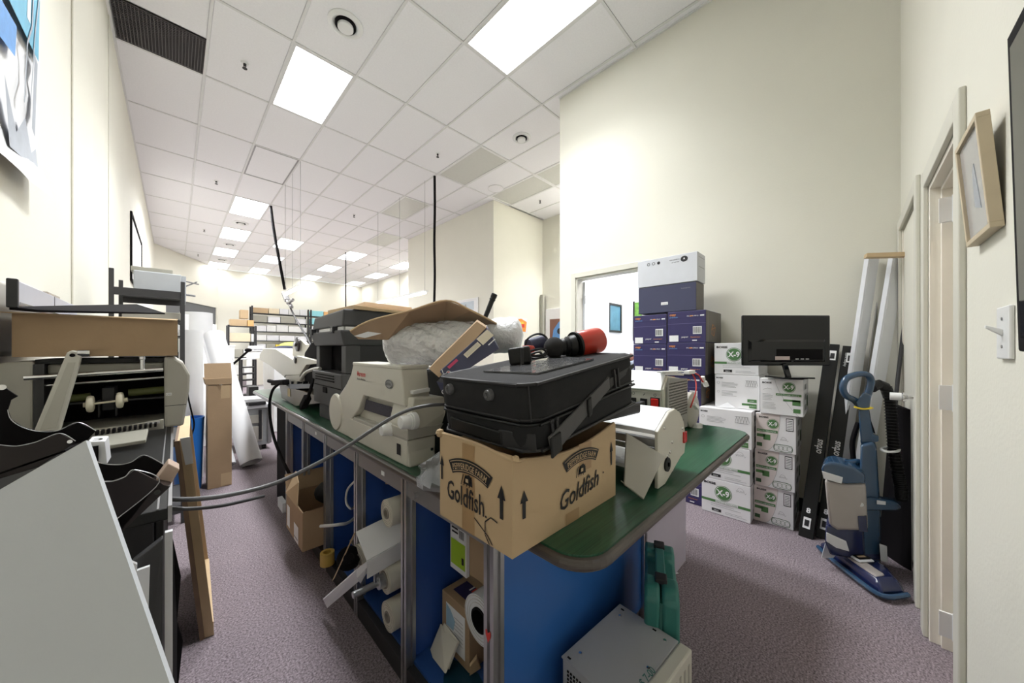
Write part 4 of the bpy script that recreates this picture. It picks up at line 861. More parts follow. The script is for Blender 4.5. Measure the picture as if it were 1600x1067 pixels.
T.part('frayed_edge', MB().tube([p+Vector((0,0,.004)) for p in top_], .004, 6), CARD2)
single('black_marker_tube', MB().lathe(at(758,496,1.75), ray(771,464)*1.75-ray(758,496)*1.75, [(0,.012),(.095,.0135),(.098,.016),(.104,.016),(.106,.0145),(.11,.0145),(.112,.016),(.13,.016),(.133,.012)], 20), BLK, 'black stick with ringed tip poking up behind the cardboard sheet', 'stick', smooth=True)
single('black_tray_edge', MB().obox(at(770,508,1.62), at(792,510,1.58), .05, .012), BLKM, 'small black flat piece at the end of the cardboard sheet', 'plastic piece')
# ------------------------------------------------------------------ charcoal office printer
T = Thing('office_printer', 'tall charcoal office printer with scanner lid on the bench', 'printer', (.86, 2.26, ZT))
x0, x1, y0, y1 = .655, 1.075, 1.985, 2.56
T.part('scanner_lid', MB().hexa([(x0,y0,1.375),(x1,y0,1.375),(x1,y1,1.375),(x0,y1,1.375)], [(x0+.012,y0+.008,1.476),(x1,y0+.008,1.476),(x1,y1-.01,1.458),(x0+.012,y1-.01,1.458)]), CHAR, bevel=.010)
T.part('lid_notch', MB().box(x0+.02, x1-.02, y0+.01, y1-.01, 1.36, 1.376), CHARD)
T.part('trim_strip', MB().box(x0+.01, x0+.02, y0+.02, y1-.12, 1.355, 1.378).box(x0+.02, x1-.05, y0+.006, y0+.02, 1.357, 1.375), KNOBW)
T.part('control_deck', MB().hexa([(x0+.01,y0,1.27),(x1,y0,1.27),(x1,y1-.02,1.27),(x0+.01,y1-.02,1.27)], [(x0-.012,y0-.01,1.355),(x1,y0-.01,1.355),(x1,y1,1.355),(x0-.012,y1,1.355)]), CHAR, bevel=.008)
hb_ = [T.part('hinge_block', MB().box(x0-.018, x0+.01, yy, yy+.05, 1.34, 1.38), CHARD, bevel=.003) for yy in (y0+.10, y1-.06)]
T.part('screw', MB().cyl((x0-.02,y0+.12,1.36), (x0-.016,y0+.12,1.36), .012), ALUD, hb_[0])
for yy, w in ((y0, .075), (y1-.09, .07)): T.part('column', MB().box(x0+.02, x0+.10, yy, yy+w, 1.11, 1.27), CHAR, bevel=.006)
T.part('output_bay_back', MB().box(x0+.10, x1-.01, y0+.03, y1-.02, 1.11, 1.27), BLKM)
T.part('side_column', MB().box(x0+.10, x1-.005, y0+.01, y0+.03, 1.105, 1.27), CHARD, bevel=.003)
T.part('front_body', MB().hexa([(x0+.005,y0,.90),(x1,y0,.90),(x1,y1-.02,.90),(x0+.005,y1-.02,.90)], [(x0-.005,y0,1.11),(x1,y0,1.11),(x1,y1-.01,1.11),(x0-.005,y1-.01,1.11)]), CHAR, bevel=.008)
fb_ = [o for o in C.objects if o.name.startswith('front_body')][0]
for k in range(3): T.part('vent_slot', MB().box(x0-.008, x0+.004, y0+.12, y1-.10, 1.055+.016*k, 1.061+.016*k), BLKM, fb_)
T.part('seam', MB().box(x0-.004, x0+.004, y0+.01, y1-.03, 1.02, 1.024), BLKM)
T.part('drawer_latch', MB().box(x0-.006, x0+.01, y0+.26, y0+.33, .98, 1.015), BLKM, fb_, bevel=.003)
T.part('base', MB().box(x0+.03, x1, y0+.02, y1-.05, ZT, .90), CHARD, bevel=.006)
T.part('connector_panel', MB().box(x0+.015, x0+.03, y0+.03, y0+.22, .82, .90).box(x0+.012, x0+.02, y0+.06, y0+.09, ZT, .86), ALUD, bevel=.002)
for yy in (.06,.13): T.part('socket', MB().box(x0+.008, x0+.016, y0+yy, y0+yy+.035, .85, .88), BLK)
T.part('metal_clip', MB().tube([(x0+.005,y0+.02,.80),(x0,y0+.02,.86),(x0-.002,y0+.04,.89),(x0,y0+.05,.86)], .004, 6), CHROME, smooth=True)
T = Thing('flat_carton', 'tan flattened cartons lying on top of the charcoal printer', 'cardboard', (.95, 2.2, 1.478))
T.part('lower_sheet', MB().hexa([(.72,1.985,1.476),(1.22,1.95,1.464),(1.25,2.5,1.475),(.74,2.52,1.48)], [(.72,1.985,1.500),(1.22,1.95,1.470),(1.25,2.5,1.486),(.74,2.52,1.512)]), CARD2, bevel=.002)
T.part('upper_sheet', MB().hexa([(.80,2.06,1.506),(1.12,2.04,1.49),(1.14,2.34,1.50),(.82,2.36,1.512)], [(.81,2.07,1.535),(1.11,2.05,1.525),(1.12,2.33,1.530),(.83,2.35,1.536)]), CARD, bevel=.003)
# ------------------------------------------------------------------ letter opener at the far end
T = Thing('letter_feeder', 'beige paper feeder machine with slanted arm at the far end of the bench', 'machine', (.75, 3.2, ZT))
XM = .70
arm = [on_x(px,py,XM) for px,py in ((406,553),(412,544),(430,545),(458,562),(449,588),(445,590),(420,570),(405,562))]
T.part('arm', MB().prism(arm, (.20,0,0)), BEIGE, bevel=.006)
side = [on_x(px,py,XM-.01) for px,py in ((443,590),(458,560),(464,556),(486,561),(497,564),(497,568),(478,570),(468,586),(446,586))]
T.part('side_plate', MB().prism(side, (.10,0,0)), BEIGE, bevel=.004)
reel = [on_x(px,py,XM+.06) for px,py in ((457,560),(457,536),(461,531),(470,531),(477,538),(477,562))]
T.part('reel_plate', MB().prism(reel, (.03,0,0)), BEIGE, bevel=.004)
c = on_x(466,538,XM+.05); rh_ = T.part('reel_hub', MB().lathe(c, (-1,0,0), [(0,.062),(.012,.062),(.016,.05),(.016,.02),(.03,.018),(.03,0)], 28), BROWN, smooth=True)
T.part('hub_cap', MB().cyl(c-Vector((.033,0,0)), c-Vector((.028,0,0)), .018), KNOBW, rh_, smooth=True)
c = on_x(462,562,XM-.012); T.part('pivot', MB().lathe(c, (-1,0,0), [(0,.03),(.006,.03),(.01,.02),(.01,0)], 20), BROWN, smooth=True)
T.part('front_box', MB().prism([on_x(px,py,XM-.015) for px,py in ((446,587),(468,586),(468,600),(447,602))], (.16,0,0)), BEIGED, bevel=.003)
T.part('lower_housing', MB().prism([Vector((XM-.03,p.y,max(p.z,ZT+.002))) for p in [on_x(px,py,XM-.03) for px,py in ((436,600),(447,603),(500,620),(500,630),(462,642),(440,622))]], (.24,0,0)), mat('brown_grey', (.14,.12,.105), .35, var=.05), bevel=.004)
T.part('roller_bed', MB().prism([on_x(px,py,XM-.032) for px,py in ((450,600),(493,600),(498,606),(454,608))], (.2,0,0)), mat('slate_blue', (.13,.15,.19), .4), bevel=.002)
for k in range(5): T.part('roller', MB().cyl(on_x(455+9*k,598+.2*k,XM-.03), on_x(455+9*k,598+.2*k,XM-.03)+Vector((.19,0,0)), .012, n=12), BLK, smooth=True)
f = Fr(on_x(450,612,XM-.031), (0,-1,0), (0,0,1), .003); f.rect(mat('amber_sticker', (.62,.47,.22), .5), .0, -.035, .085, .03); T.prints(f)
T.part('black_hood', MB().prism([on_x(px,py,XM+.02) for px,py in ((476,550),(486,535),(502,530),(502,600),(470,600),(470,585))], (.2,0,0)), BLKM, bevel=.01)
T.part('guard', MB().tube([on_x(470,592,XM-.03), on_x(478,582,XM-.03), on_x(490,577,XM-.03), on_x(500,576,XM-.03)], .012, 8), BEIGED, smooth=True)
T = Thing('trailing_lead', 'black power cord with plug hanging over the far bench edge', 'cord', on_x(421,600,.58))
T.part('cord', MB().tube([on_x(447,598,.64), on_x(436,600,.61), on_x(425,612,.585), on_x(421,640,.575), on_x(427,680,.57), on_x(440,715,.575), on_x(455,745,.60), on_x(468,765,.72)], .011, 8), BLKM, smooth=True)
T.part('plug', MB().obox(on_x(447,597,.64), on_x(428,598,.62), .05, .045).obox(on_x(428,597,.62), on_x(420,595,.61), .03, .03), BLKM, bevel=.008)
T = Thing('trailing_lead', 'short black lead with plug hanging from the feeder beside the printer', 'cord', on_x(484,610,.62))
T.part('cord', MB().tube([on_x(489,592,.64), on_x(486,606,.62), on_x(480,624,.60)], .010, 8), BLKM, smooth=True); T.part('plug', MB().obox(on_x(481,620,.605), on_x(473,636,.60), .04, .04), BLKM, bevel=.006)
# ------------------------------------------------------------------ two laminating/binding machines on the right end
T = Thing('paper_cutter', 'beige angled desktop machine with folded tray, nearest the tan carton on the right', 'machine', (1.22, .58, ZT))
prf = [(1.09,ZT+.002),(1.15,ZT+.002),(1.30,.86),(1.335,.865),(1.345,.90),(1.345,.93),(1.325,.985),(1.29,1.02),(1.24,1.04),(1.19,1.035),(1.09,.985)]
T.part('side_plate', MB().prism([(x,.431,z) for x, z in prf], (0,.012,0)), BEIGE, bevel=.003)
T.part('side_plate', MB().prism([(x,.74,z) for x, z in prf], (0,.012,0)), BEIGE, bevel=.003)
T.part('top_cover', MB().prism([(1.095,.443,.972),(1.095,.443,.986),(1.19,.443,1.036),(1.24,.443,1.040),(1.29,.443,1.02),(1.28,.443,1.01),(1.235,.443,1.028),(1.19,.443,1.025)], (0,.297,0)), PEWTER, bevel=.002)
T.part('bar', MB().box(1.10,1.13,.443,.74,.93,.955).box(1.16,1.20,.443,.74,.89,.91), ALUD, bevel=.003)
T.part('bed', MB().hexa([(1.10,.443,.84),(1.32,.443,.86),(1.32,.74,.86),(1.10,.74,.84)], [(1.10,.443,.852),(1.32,.443,.872),(1.32,.74,.872),(1.10,.74,.852)]), PEWTER)
T.part('back_plate', MB().hexa([(1.25,.443,.815),(1.34,.443,.87),(1.34,.74,.87),(1.25,.74,.815)], [(1.245,.443,.82),(1.335,.443,.93),(1.335,.74,.93),(1.245,.74,.82)]), BEIGED)
tr = [at(979,676,1.12), at(1038,712,1.06), at(1006,780,1.0)]; nt_ = (tr[1]-tr[0]).cross(tr[2]-tr[0]); tr.append(EYE+ray(976,757)*(nt_.dot(tr[0]-EYE)/nt_.dot(ray(976,757))))
T.part('folded_tray', MB().hexa(tr, [p+Vector((.005,.006,-.004)) for p in tr]), BEIGED, bevel=.001)
T.part('tray_lip', MB().hexa([tr[3], tr[2], tr[2]+Vector((.015,.02,0)), tr[3]+Vector((.015,.02,0))], [p+Vector((0,0,.004)) for p in (tr[3], tr[2], tr[2]+Vector((.015,.02,0)), tr[3]+Vector((.015,.02,0)))]), BEIGE)
ps_ = T.part('power_socket', MB().cyl((1.16,.425,.865), (1.16,.432,.865), .023), BLK, smooth=True)
T.part('socket_pin', MB().box(1.157,1.163,.421,.426,.86,.872), BLKM, ps_)
T.part('rocker_switch', MB().box(1.315,1.342,.424,.432,.905,.945), RED, bevel=.002)
for x, z in ((1.14,.99),(1.21,.93),(1.19,.90),(1.17,.89),(1.31,.96)): T.part('screw', MB().lathe((x,.431,z), (0,-1,0), [(0,.006),(.003,.005),(.004,0)], 12), CHROME, smooth=True)
T = Thing('laminator', 'white and grey machine with perforated side and red rocker switch near the bench end', 'machine', (1.87, .85, ZT))
x0, x1, y0, y1 = 1.70, 2.02, .645, 1.12
T.part('housing', MB().prism([(x0,y0,ZT+.03),(x1,y0,ZT+.03),(x1,y0,1.08),(x0+.05,y0,1.115),(x0,y0,1.05)], (0,y1-y0,0)), BEIGE, bevel=.004)
T.part('lid', MB().prism([(x0-.006,y0+.01,1.04),(x0+.05,y0+.01,1.118),(x1,y0+.01,1.10),(x1,y0+.01,1.115),(x0+.05,y0+.01,1.135),(x0-.012,y0+.01,1.045)], (0,y1-y0-.02,0)), KNOBW, bevel=.003)
cp_ = T.part('control_panel', MB().box(x0-.006, x0, y0+.01, y1, .88, 1.032), BEIGED, bevel=.002)
T.part('rocker_switch', MB().box(x0-.016, x0-.006, y0+.022, y0+.058, .962, 1.002), RED, cp_, bevel=.003)
T.part('switch_bezel', MB().box(x0-.009, x0-.006, y0+.017, y0+.063, .957, 1.007), BLK, cp_)
T.part('power_socket', MB().box(x0-.012, x0-.006, y0+.078, y0+.115, .955, .997).box(x0-.012, x0-.006, y0+.135, y0+.170, .955, .997), BLK, bevel=.003)
T.part('plug', MB().obox((x0-.012,y0+.097,.975), (x0-.05,y0+.105,.970), .026, .022), CHAR, bevel=.005)
T.part('plug_cord', MB().tube([(x0-.05,y0+.105,.970),(x0-.09,y0+.15,.955),(x0-.12,y0+.22,.93)], .007, 8), CHAR, smooth=True)
f = Fr((x0-.006, y1, .88), (0,-1,0), (0,0,1)); f.ring(INK, y1-y0-.04, .139, .006, .002); f.line(INK, [(y1-y0-.10,.133),(y1-y0-.09,.143)], .003); f.ring(INK, y1-y0-.152, .139, .007, .002); f.rect(INKG, .0, .03, y1-y0-.03, .034); T.prints(f)
gp = MB().prism([(x0+.02,y0-.012,ZT+.02),(x1-.01,y0-.012,ZT+.02),(x1-.01,y0-.012,1.085),(x0+.05,y0-.012,1.105),(x0+.02,y0-.012,1.06)], (0,.012,0)); T.part('side_grille', gp, mat('grille_grey', (.30,.29,.27), .45), bevel=.002)
hm = MB()
for i in range(16):
    for j in range(13):
        x = x0+.04+.0165*i+(.008 if j % 2 else 0); z = .90+.0145*j
        if x < x1-.02 and z < 1.09: hm.box(x-.0035, x+.0035, y0-.0135, y0-.012, z-.0035, z+.0035)
T.part('perforations', hm, mat('hole_shadow', (.07,.065,.06), .7), kind='stuff')
for k in range(6): T.part('vent_slot', MB().box(x0+.05+.035*k, x0+.06+.035*k, y0-.0145, y0-.012, .82, .90-.01*abs(k-2)), BLKM)
T.part('fan_motor', MB().lathe((2.10, y0-.02, .90), (0,1,0), [(0,.0),(0,.085),(.01,.10),(.07,.10),(.08,.09)], 32), BEIGED, smooth=True)
T.part('foot', MB().cyl((2.12,.62,ZT), (2.12,.62,ZT+.02), .03).cyl((x0+.05,.70,ZT), (x0+.05,.70,ZT+.03), .015), KNOBW, smooth=True)
T.part('wire_terminal', MB().obox((1.98,.63,1.12),(2.08,.63,1.12),.03,.02).obox((1.70,y0+.02,1.135),(2.0,y0+.02,1.125),.03,.008), KNOBW, bevel=.003)
T.part('red_wire', MB().tube([(2.06,.63,1.12),(2.10,.62,1.07),(2.04,.60,1.02),(1.99,.60,.97),(1.98,.61,.93)], .004, 6).tube([(2.06,.63,1.12),(2.12,.61,1.10),(2.16,.60,1.06),(2.18,.60,1.07)], .004, 6), REDI, smooth=True)
T.part('wire_connector', MB().obox((2.16,.60,1.09),(2.18,.60,1.05),.02,.015).obox((2.19,.60,1.06),(2.20,.59,1.03),.025,.02).obox((2.0,.60,.95),(2.06,.60,.92),.02,.02), KNOBW, bevel=.002)
# grey conduit crossing from the left furniture to the bench
single('grey_cable', MB().tube([at(252,779,.86), at(300,780,.86), at(360,773,.90), at(430,755,.97), at(490,727,1.03), at(535,702,1.06), at(575,676,1.08), at(610,654,1.10), at(640,640,1.12), at(672,633,1.15), at(700,632,1.2)], .0058, 10), mat('cable_grey', (.10,.10,.105), .35), 'long grey cable bowing across the aisle to the machine on the bench', 'cable', smooth=True)
single('grey_cable', MB().tube([at(248,793,.84), at(290,795,.86), at(340,791,.92), at(380,783,1.0), at(412,775,1.08)], .0048, 10), mat('cable_dark', (.05,.05,.052), .4), 'short dark rod sticking out into the aisle below the long grey cable', 'cable', smooth=True)
# ================================================================== RIGHT SIDE
def carton(name, lb, x0, x1, y0, y1, z0, z1, m, sm, draw, grp, lean=0, drawside=None, dy=0, yaw=0):
    """carton whose printed front faces the bench (-x); sides face the camera wall (-y)"""
    T = Thing(name, lb, 'box', ((x0+x1)/2, (y0+y1)/2, z0), grp)
    T.part('body', MB().box(x0,x1,y0,y1,z0+.002,z1), m, bevel=.003)
    if sm:
        T.part('side_face', MB().box(x0+.003,x1-.003,y0-.0012,y0,z0+.005,z1-.003), sm)
    f = Fr((x0, y1, z0), (0,-1,0), (0,0,1)); draw(f, y1-y0, z1-z0); T.prints(f)
    if drawside: f = Fr((x0, y0, z0), (1,0,0), (0,0,1), .0022); drawside(f, x1-x0, z1-z0); T.prints(f)
    T.e.rotation_euler = (0, 0, yaw)
    return T
def dashes(f, k, u0, u1, v0, n, dv, w=.0022, seed=1):
    random.seed(seed)
    for i in range(n): f.rect(k, u0, v0-dv*i, u0+(u1-u0)*random.uniform(.7,1), v0-dv*i+w)
def x9_logo(f, u, v, r):
    f.ring(GREEN, u, v, r*1.12, r*.07); f.disc(GREEN, u, v, r, ry=r); f.text(WHITEI, 'X-9', u, v-r*.42, r*1.25, .0025, off=.03, width=r*1.65, center=True)
def boise(f, u, v, h, k=None): f.text(k or INK, 'BOISE', u, v, h, off=.045, width=h*3.6)
def scribble(f, u, v, s):
    f.text(INKG, 'SPLOX', u, v, s*.5, off=0, width=s*1.3, rot=.05); f.line(INKG, [(u+s*.2,v+s*.5),(u+s*.5,v+s*.9),(u+s,v+s*.8),(u+s*1.3,v+s*.4),(u+s*1.5,v-.1*s),(u+s*1.7,v+.2*s)], .0015)
def barcode(f, u, v, w, h, k=None, bg=None):
    if bg: f.rect(bg, u, v, u+w, v+h)
    n = 9
    for i in range(n): f.rect(k or INK, u+w*(.08+.095*i), v+h*.12, u+w*(.08+.095*i)+w*(.035 if i % 3 else .06), v+h*.9, .0022)
def ovals(f, u, v, w, h):
    N = 30; pts = []
    for i in range(N+1):
        a = 2*PI*i/N; c_, s_ = math.cos(a), math.sin(a); pts.append((u+w/2+(w/2-h/2)*max(-1,min(1,c_*2.2))+h/2*c_*.6, v+h/2+h/2*s_))
    f.line(GREEND, pts, .0035)
    for k in range(4): f.ring(GREEND, u+h*.55+(w-h*1.1)*k/3, v+h/2, h*.30, .0015, .0015)
def front_a(f, W, H):      # large circle front
    boise(f, W*.05, H*.84, H*.085); x9_logo(f, W*.46, H*.64, H*.185); scribble(f, W*.72, H*.78, W*.12)
    f.rect(GREEN, 0, H*.34, W, H*.41); f.rect(WHITEP, W*.30, H*.345, W*.76, H*.405, .0022); f.text(GREEN, 'MULTI-USE COPY PAPER', W*.31, H*.355, H*.05, .0028, width=W*.44)
    dashes(f, INKG, W*.2, W*.85, H*.28, 2, H*.05); f.rect(INK, W*.22, H*.08, W*.42, H*.16); f.text(WHITEI, '5RM', W*.26, H*.095, H*.05, .0025, width=W*.1); dashes(f, INKG, W*.5, W*.95, H*.12, 2, H*.04)
def side_b(f, W, H):       # text side with picture and green boxes
    boise(f, W*.03, H*.88, H*.05); f.ring(INKG, W*.08, H*.75, H*.035, .002); dashes(f, INKG, W*.16, W*.55, H*.76, 5, H*.035); dashes(f, INKG, W*.16, W*.52, H*.50, 5, H*.035, seed=2); f.ring(INKG, W*.08, H*.48, H*.03, .002)
    for k in range(5): f.line(INKG, [(W*(.70+.05*k), H*.68), (W*(.73+.05*k), H*.84), (W*(.76+.05*k), H*.70)], .002)
    f.rect(INKG, W*.70, H*.84, W*.94, H*.852); f.rect(INKG, W*.70, H*.67, W*.94, H*.68)
    f.rect(GREEN, W*.74, H*.22, W*.94, H*.31); f.rect(GREEN, W*.62, H*.12, W*.80, H*.18); f.rect(GREEN, W*.78, H*.05, W*.94, H*.18)
    f.text(WHITEI, 'COPY', W*.79, H*.24, H*.05, .0025, width=W*.10); f.text(WHITEI, '8.5x11', W*.795, H*.10, H*.045, .0025, width=W*.12)
def front_c(f, W, H):      # blush curve front with bars
    f.poly(PINKW, [(0.003,.003),(W*.25,.003)]+[(W*(.25+.37*math.sin(PI/2*k/8)), H*(.0+1.0*(1-math.cos(PI/2*k/8)))) for k in range(1,9)]+[(0.003,H*.99)], .0006)
    f.line(INKG, [(W*.25,.0)]+[(W*(.25+.37*math.sin(PI/2*k/10)), H*.99*(1-math.cos(PI/2*k/10))) for k in range(1,11)], .0016)
    boise(f, W*.08, H*.88, H*.06); x9_logo(f, W*.44, H*.74, H*.115)
    f.rect(GREEN, W*.03, H*.50, W*.56, H*.57); f.text(WHITEI, 'MULTI-USE PAPER', W*.05, H*.515, H*.045, .0025, width=W*.48)
    f.rect(GREEN, W*.03, H*.36, W*.24, H*.44); f.rect(GREEN, W*.20, H*.29, W*.38, H*.44); f.rect(GREEND, W*.03, H*.10, W*.17, H*.20)
    f.rect(INK, W*.76, H*.60, W*.94, H*.93); f.rect(WHITEP, W*.775, H*.62, W*.925, H*.91, .0022)
    for k in range(6): f.rect(INK, W*.79, H*(.65+.042*k), W*.91, H*(.662+.042*k), .0026)
    scribble(f, W*.62, H*.33, W*.12); ovals(f, W*.42, H*.04, W*.54, H*.18)
def front_d(f, W, H):      # top right box: curve, logo right
    boise(f, W*.05, H*.86, H*.06); f.line(INKG, [(W*(.35+.02*k+.034*k*k*.11), H*(.99-.1*k)) for k in range(11)], .0016)
    f.line(INKG, [(W*.08,H*.68),(W*.18,H*.73),(W*.28,H*.70)], .002); dashes(f, INKG, W*.06, W*.32, H*.56, 5, H*.04); dashes(f, INKG, W*.06, W*.42, H*.32, 5, H*.04, seed=3)
    x9_logo(f, W*.68, H*.78, H*.125); f.rect(GREEN, W*.38, H*.54, W*.96, H*.60); f.text(WHITEI, 'MULTI-USE COPY', W*.41, H*.55, H*.04, .0025, width=W*.5)
    f.rect(GREEN, W*.55, H*.40, W*.94, H*.45); f.rect(GREEN, W*.76, H*.30, W*.94, H*.44); f.rect(GREEN, W*.78, H*.10, W*.94, H*.21)
def side_x(f, W, H):
    for k in range(3): f.rect(INKG, W*.2, H*(.15+.28*k), W*.5, H*(.30+.28*k))
    f.rect(GREEND, W*.6, H*.2, W*.8, H*.5)
G = 'stacked cartons of copy paper by the wall'
h = .263
carton('paper_carton', 'white copy paper carton with big green circle, bottom of the left white stack', 2.90, 3.33, .497, .812, 0, h, WHITEP, None, front_a, G, drawside=side_x)
carton('paper_carton', 'white copy paper carton with big green circle, second from floor in the left white stack', 2.90, 3.33, .50, .815, h, 2*h, WHITEP, None, front_a, G, drawside=side_x)
carton('paper_carton', 'wide white carton turned text side out, third from floor in the left white stack', 2.90, 3.32, .49, .83, 2*h, 3*h+.01, WHITEP, None, side_b, G, drawside=side_x)
carton('paper_carton', 'white carton with text panel, fourth from floor in the left white stack', 3.0, 3.38, .46, .745, 3*h+.01, 4*h, WHITEP, None, side_b, G)
carton('paper_carton', 'topmost white carton of the left white stack, partly behind the screen', 3.0, 3.38, .465, .75, 4*h, 5*h-.02, WHITEP, None, front_a, G)
for k, (x, y) in enumerate(((3.0, .27), (2.99, .262), (2.98, .255))):
    carton('paper_carton', 'blush and white copy paper carton, %s of the right white stack' % ('bottom', 'second from floor', 'third from floor')[k], x, 3.36, y, y+.225, k*h, (k+1)*h, WHITEP, None, front_c, G, drawside=side_x)
carton('paper_carton', 'white carton holding up the black screen, top of the right white stack', 2.97, 3.34, .217, .452, 3*h, 4*h-.01, WHITEP, None, front_d, G, drawside=side_x)
single('folded_paper', MB().sheet([(2.93,.72,3*h+.014),(2.98,.60,3*h+.014),(3.0,.66,3*h+.05)], .002), PAPER, 'small folded white paper scrap lying on the wide white carton', 'paper')
# navy cartons
def navy(f, W, H):
    f.rect(mat('navy_line', (.12,.11,.24), .5), 0, H*.60, W, H*.612); f.rect(mat('navy_line2', (.02,.018,.09), .5), 0, H*.775, W, H*.785)
    f.text(ORANGE, 'copy', W*.06, H*.87, H*.10, off=.02, width=W*.17); f.text(BLUEI, 'premium', W*.06, H*.80, H*.06, off=.01, width=W*.22)
    f.rect(WHITEI, W*.86, H*.82, W*.96, H*.86); f.text(WHITEI, 'MULTI-PRO', W*.52, H*.82, H*.05, width=W*.30); f.rect(ORANGE, W*.60, H*.825, W*.68, H*.85, .0025)
    f.rect(WHITEI, W*.05, H*.04, W*.30, H*.24); barcode(f, W*.68, H*.27, W*.22, H*.24, INK, WHITEI)
    f.text(WHITEI, 'paper', W*.38, H*.16, H*.08, width=W*.18); f.text(ORANGE, 'letter', W*.62, H*.16, H*.05, width=W*.26); f.rect(WHITEI, W*.66, H*.06, W*.78, H*.09)
def navyside(f, W, H):
    f.rect(STONE, W*.10, 0, W*.115, H); f.rect(STONE, W*.85, 0, W*.865, H)
    f.ring(ORANGE, W*.45, H*.40, W*.10, .004); f.line(ORANGE, [(W*.33,H*.42),(W*.6,H*.5),(W*.5,H*.2),(W*.4,H*.6),(W*.34,H*.25)], .004)
G2 = 'stacked navy paper cartons beside the doorway'
nm_ = ('bottom', 'second from floor', 'third from floor', 'fourth from floor', 'fifth from floor', 'top')
for k in range(6):
    carton('navy_carton', 'navy paper carton, %s of the right navy stack' % nm_[k], 2.95+(.012 if k % 2 else 0), 3.36+(.04 if k == 5 else -.02*(k % 2)), .800+(.035 if k in (3,2,1) else .02 if k == 0 else 0), 1.092, .26*k, .26*(k+1), NAVY, TAUPE, navy, G2, drawside=navyside if k > 2 else None)
for k in range(6):
    carton('navy_carton', 'navy paper carton, %s of the left navy stack nearest the doorway' % nm_[k], 2.96, 3.36, 1.10, 1.392, .258*k, .258*(k+1), NAVY, TAUPE, navy, G2)
def d_slate(f, W, H): f.rect(WHITEI, W*.42, H*.28, W*.54, H*.38); f.text(INK, 'letter', W*.43, H*.30, H*.05, .0025, width=W*.10); f.text(INKG, 'laserprint', W*.76, H*.80, H*.05, width=W*.15)
def d_white(f, W, H):
    f.disc(INK, W*.80, H*.82, .028, ry=.024); f.poly(WHITEI, [(W*.785,H*.80),(W*.815,H*.80),(W*.80,H*.87)], .003)
    f.text(INK, 'XEROGRAPHIC', W*.56, H*.82, H*.06, width=W*.17); f.text(INK, 'paper', W*.60, H*.74, H*.06, width=W*.13)
    for k, u in enumerate((.20, .29, .38)): f.ring(INK, W*u, H*.83, .011, .004)
    f.disc(INK, W*.38, H*.82, .011)
carton('navy_carton', 'plain slate blue carton lying across the two navy stacks', 2.97, 3.17, .872, 1.350, 1.562, 1.795, NAVYG, TAUPE, d_slate, None)
T = carton('white_carton', 'white carton on the very top of the stacks, above the slate blue one', 2.965, 3.175, .862, 1.355, 1.797, 2.035, mat('cool_white_card', (.62,.63,.67), .6), None, d_white, None)
f = Fr((2.965, .862, 1.797), (1,0,0), (0,0,1)); f.rect(INKG, .03,.12,.18,.125); f.rect(INKG, .03,.20,.18,.205); T.prints(f)
# screen seen from behind, on the right white stack
ux = Vector((K,-K,0)); uy = Vector((K,K,0)); c0 = at(1229, 534, 2.34)
T = Thing('computer_monitor', 'glossy black monitor seen from behind standing on the right white stack', 'monitor', (3.08, .33, 4*h-.01))
def mp(u, v, n): return c0+ux*u+Vector((0,0,1))*v-uy*n    # n towards the camera
def mbox(u0,u1,v0,v1,n0,n1): return MB().hexa([mp(u0,v0,n0),mp(u1,v0,n0),mp(u1,v1,n0),mp(u0,v1,n0)], [mp(u0,v0,n1),mp(u1,v0,n1),mp(u1,v1,n1),mp(u0,v1,n1)])
T.part('back_shell', mbox(-.305,.305,-.165,.185,-.02,.0), BLKG, bevel=.008, smooth=True)
T.part('back_panel', MB().hexa([mp(-.27,-.14,0),mp(.27,-.14,0),mp(.27,.02,0),mp(-.27,.02,0)], [mp(-.25,-.13,.012),mp(.25,-.13,.012),mp(.25,.0,.012),mp(-.25,.0,.012)]), BLKG, bevel=.004)
rec = T.part('port_recess', mbox(-.08,.24,-.125,-.05,.010,.014), BLKM, bevel=.003)
T.part('rating_label', mbox(-.09,.01,-.125,-.10,.0145,.0155), mat('label_pink', (.6,.5,.48), .5))
for k in range(3): T.part('port', mbox(.05+.035*k,.072+.035*k,-.122,-.115,.0145,.016), STEEL, rec)
T.part('stand_neck', MB().obox(mp(-.02,-.15,.005), mp(.005,-.245,.01), .022, .03), BLKG, bevel=.003)
T.part('stand_base', MB().hexa([mp(-.10,-.250,-.07),mp(.12,-.250,-.07),mp(.12,-.250,.09),mp(-.10,-.250,.09)], [mp(-.10,-.240,-.07),mp(.12,-.240,-.07),mp(.12,-.240,.09),mp(-.10,-.240,.09)]), BLKG, bevel=.003)
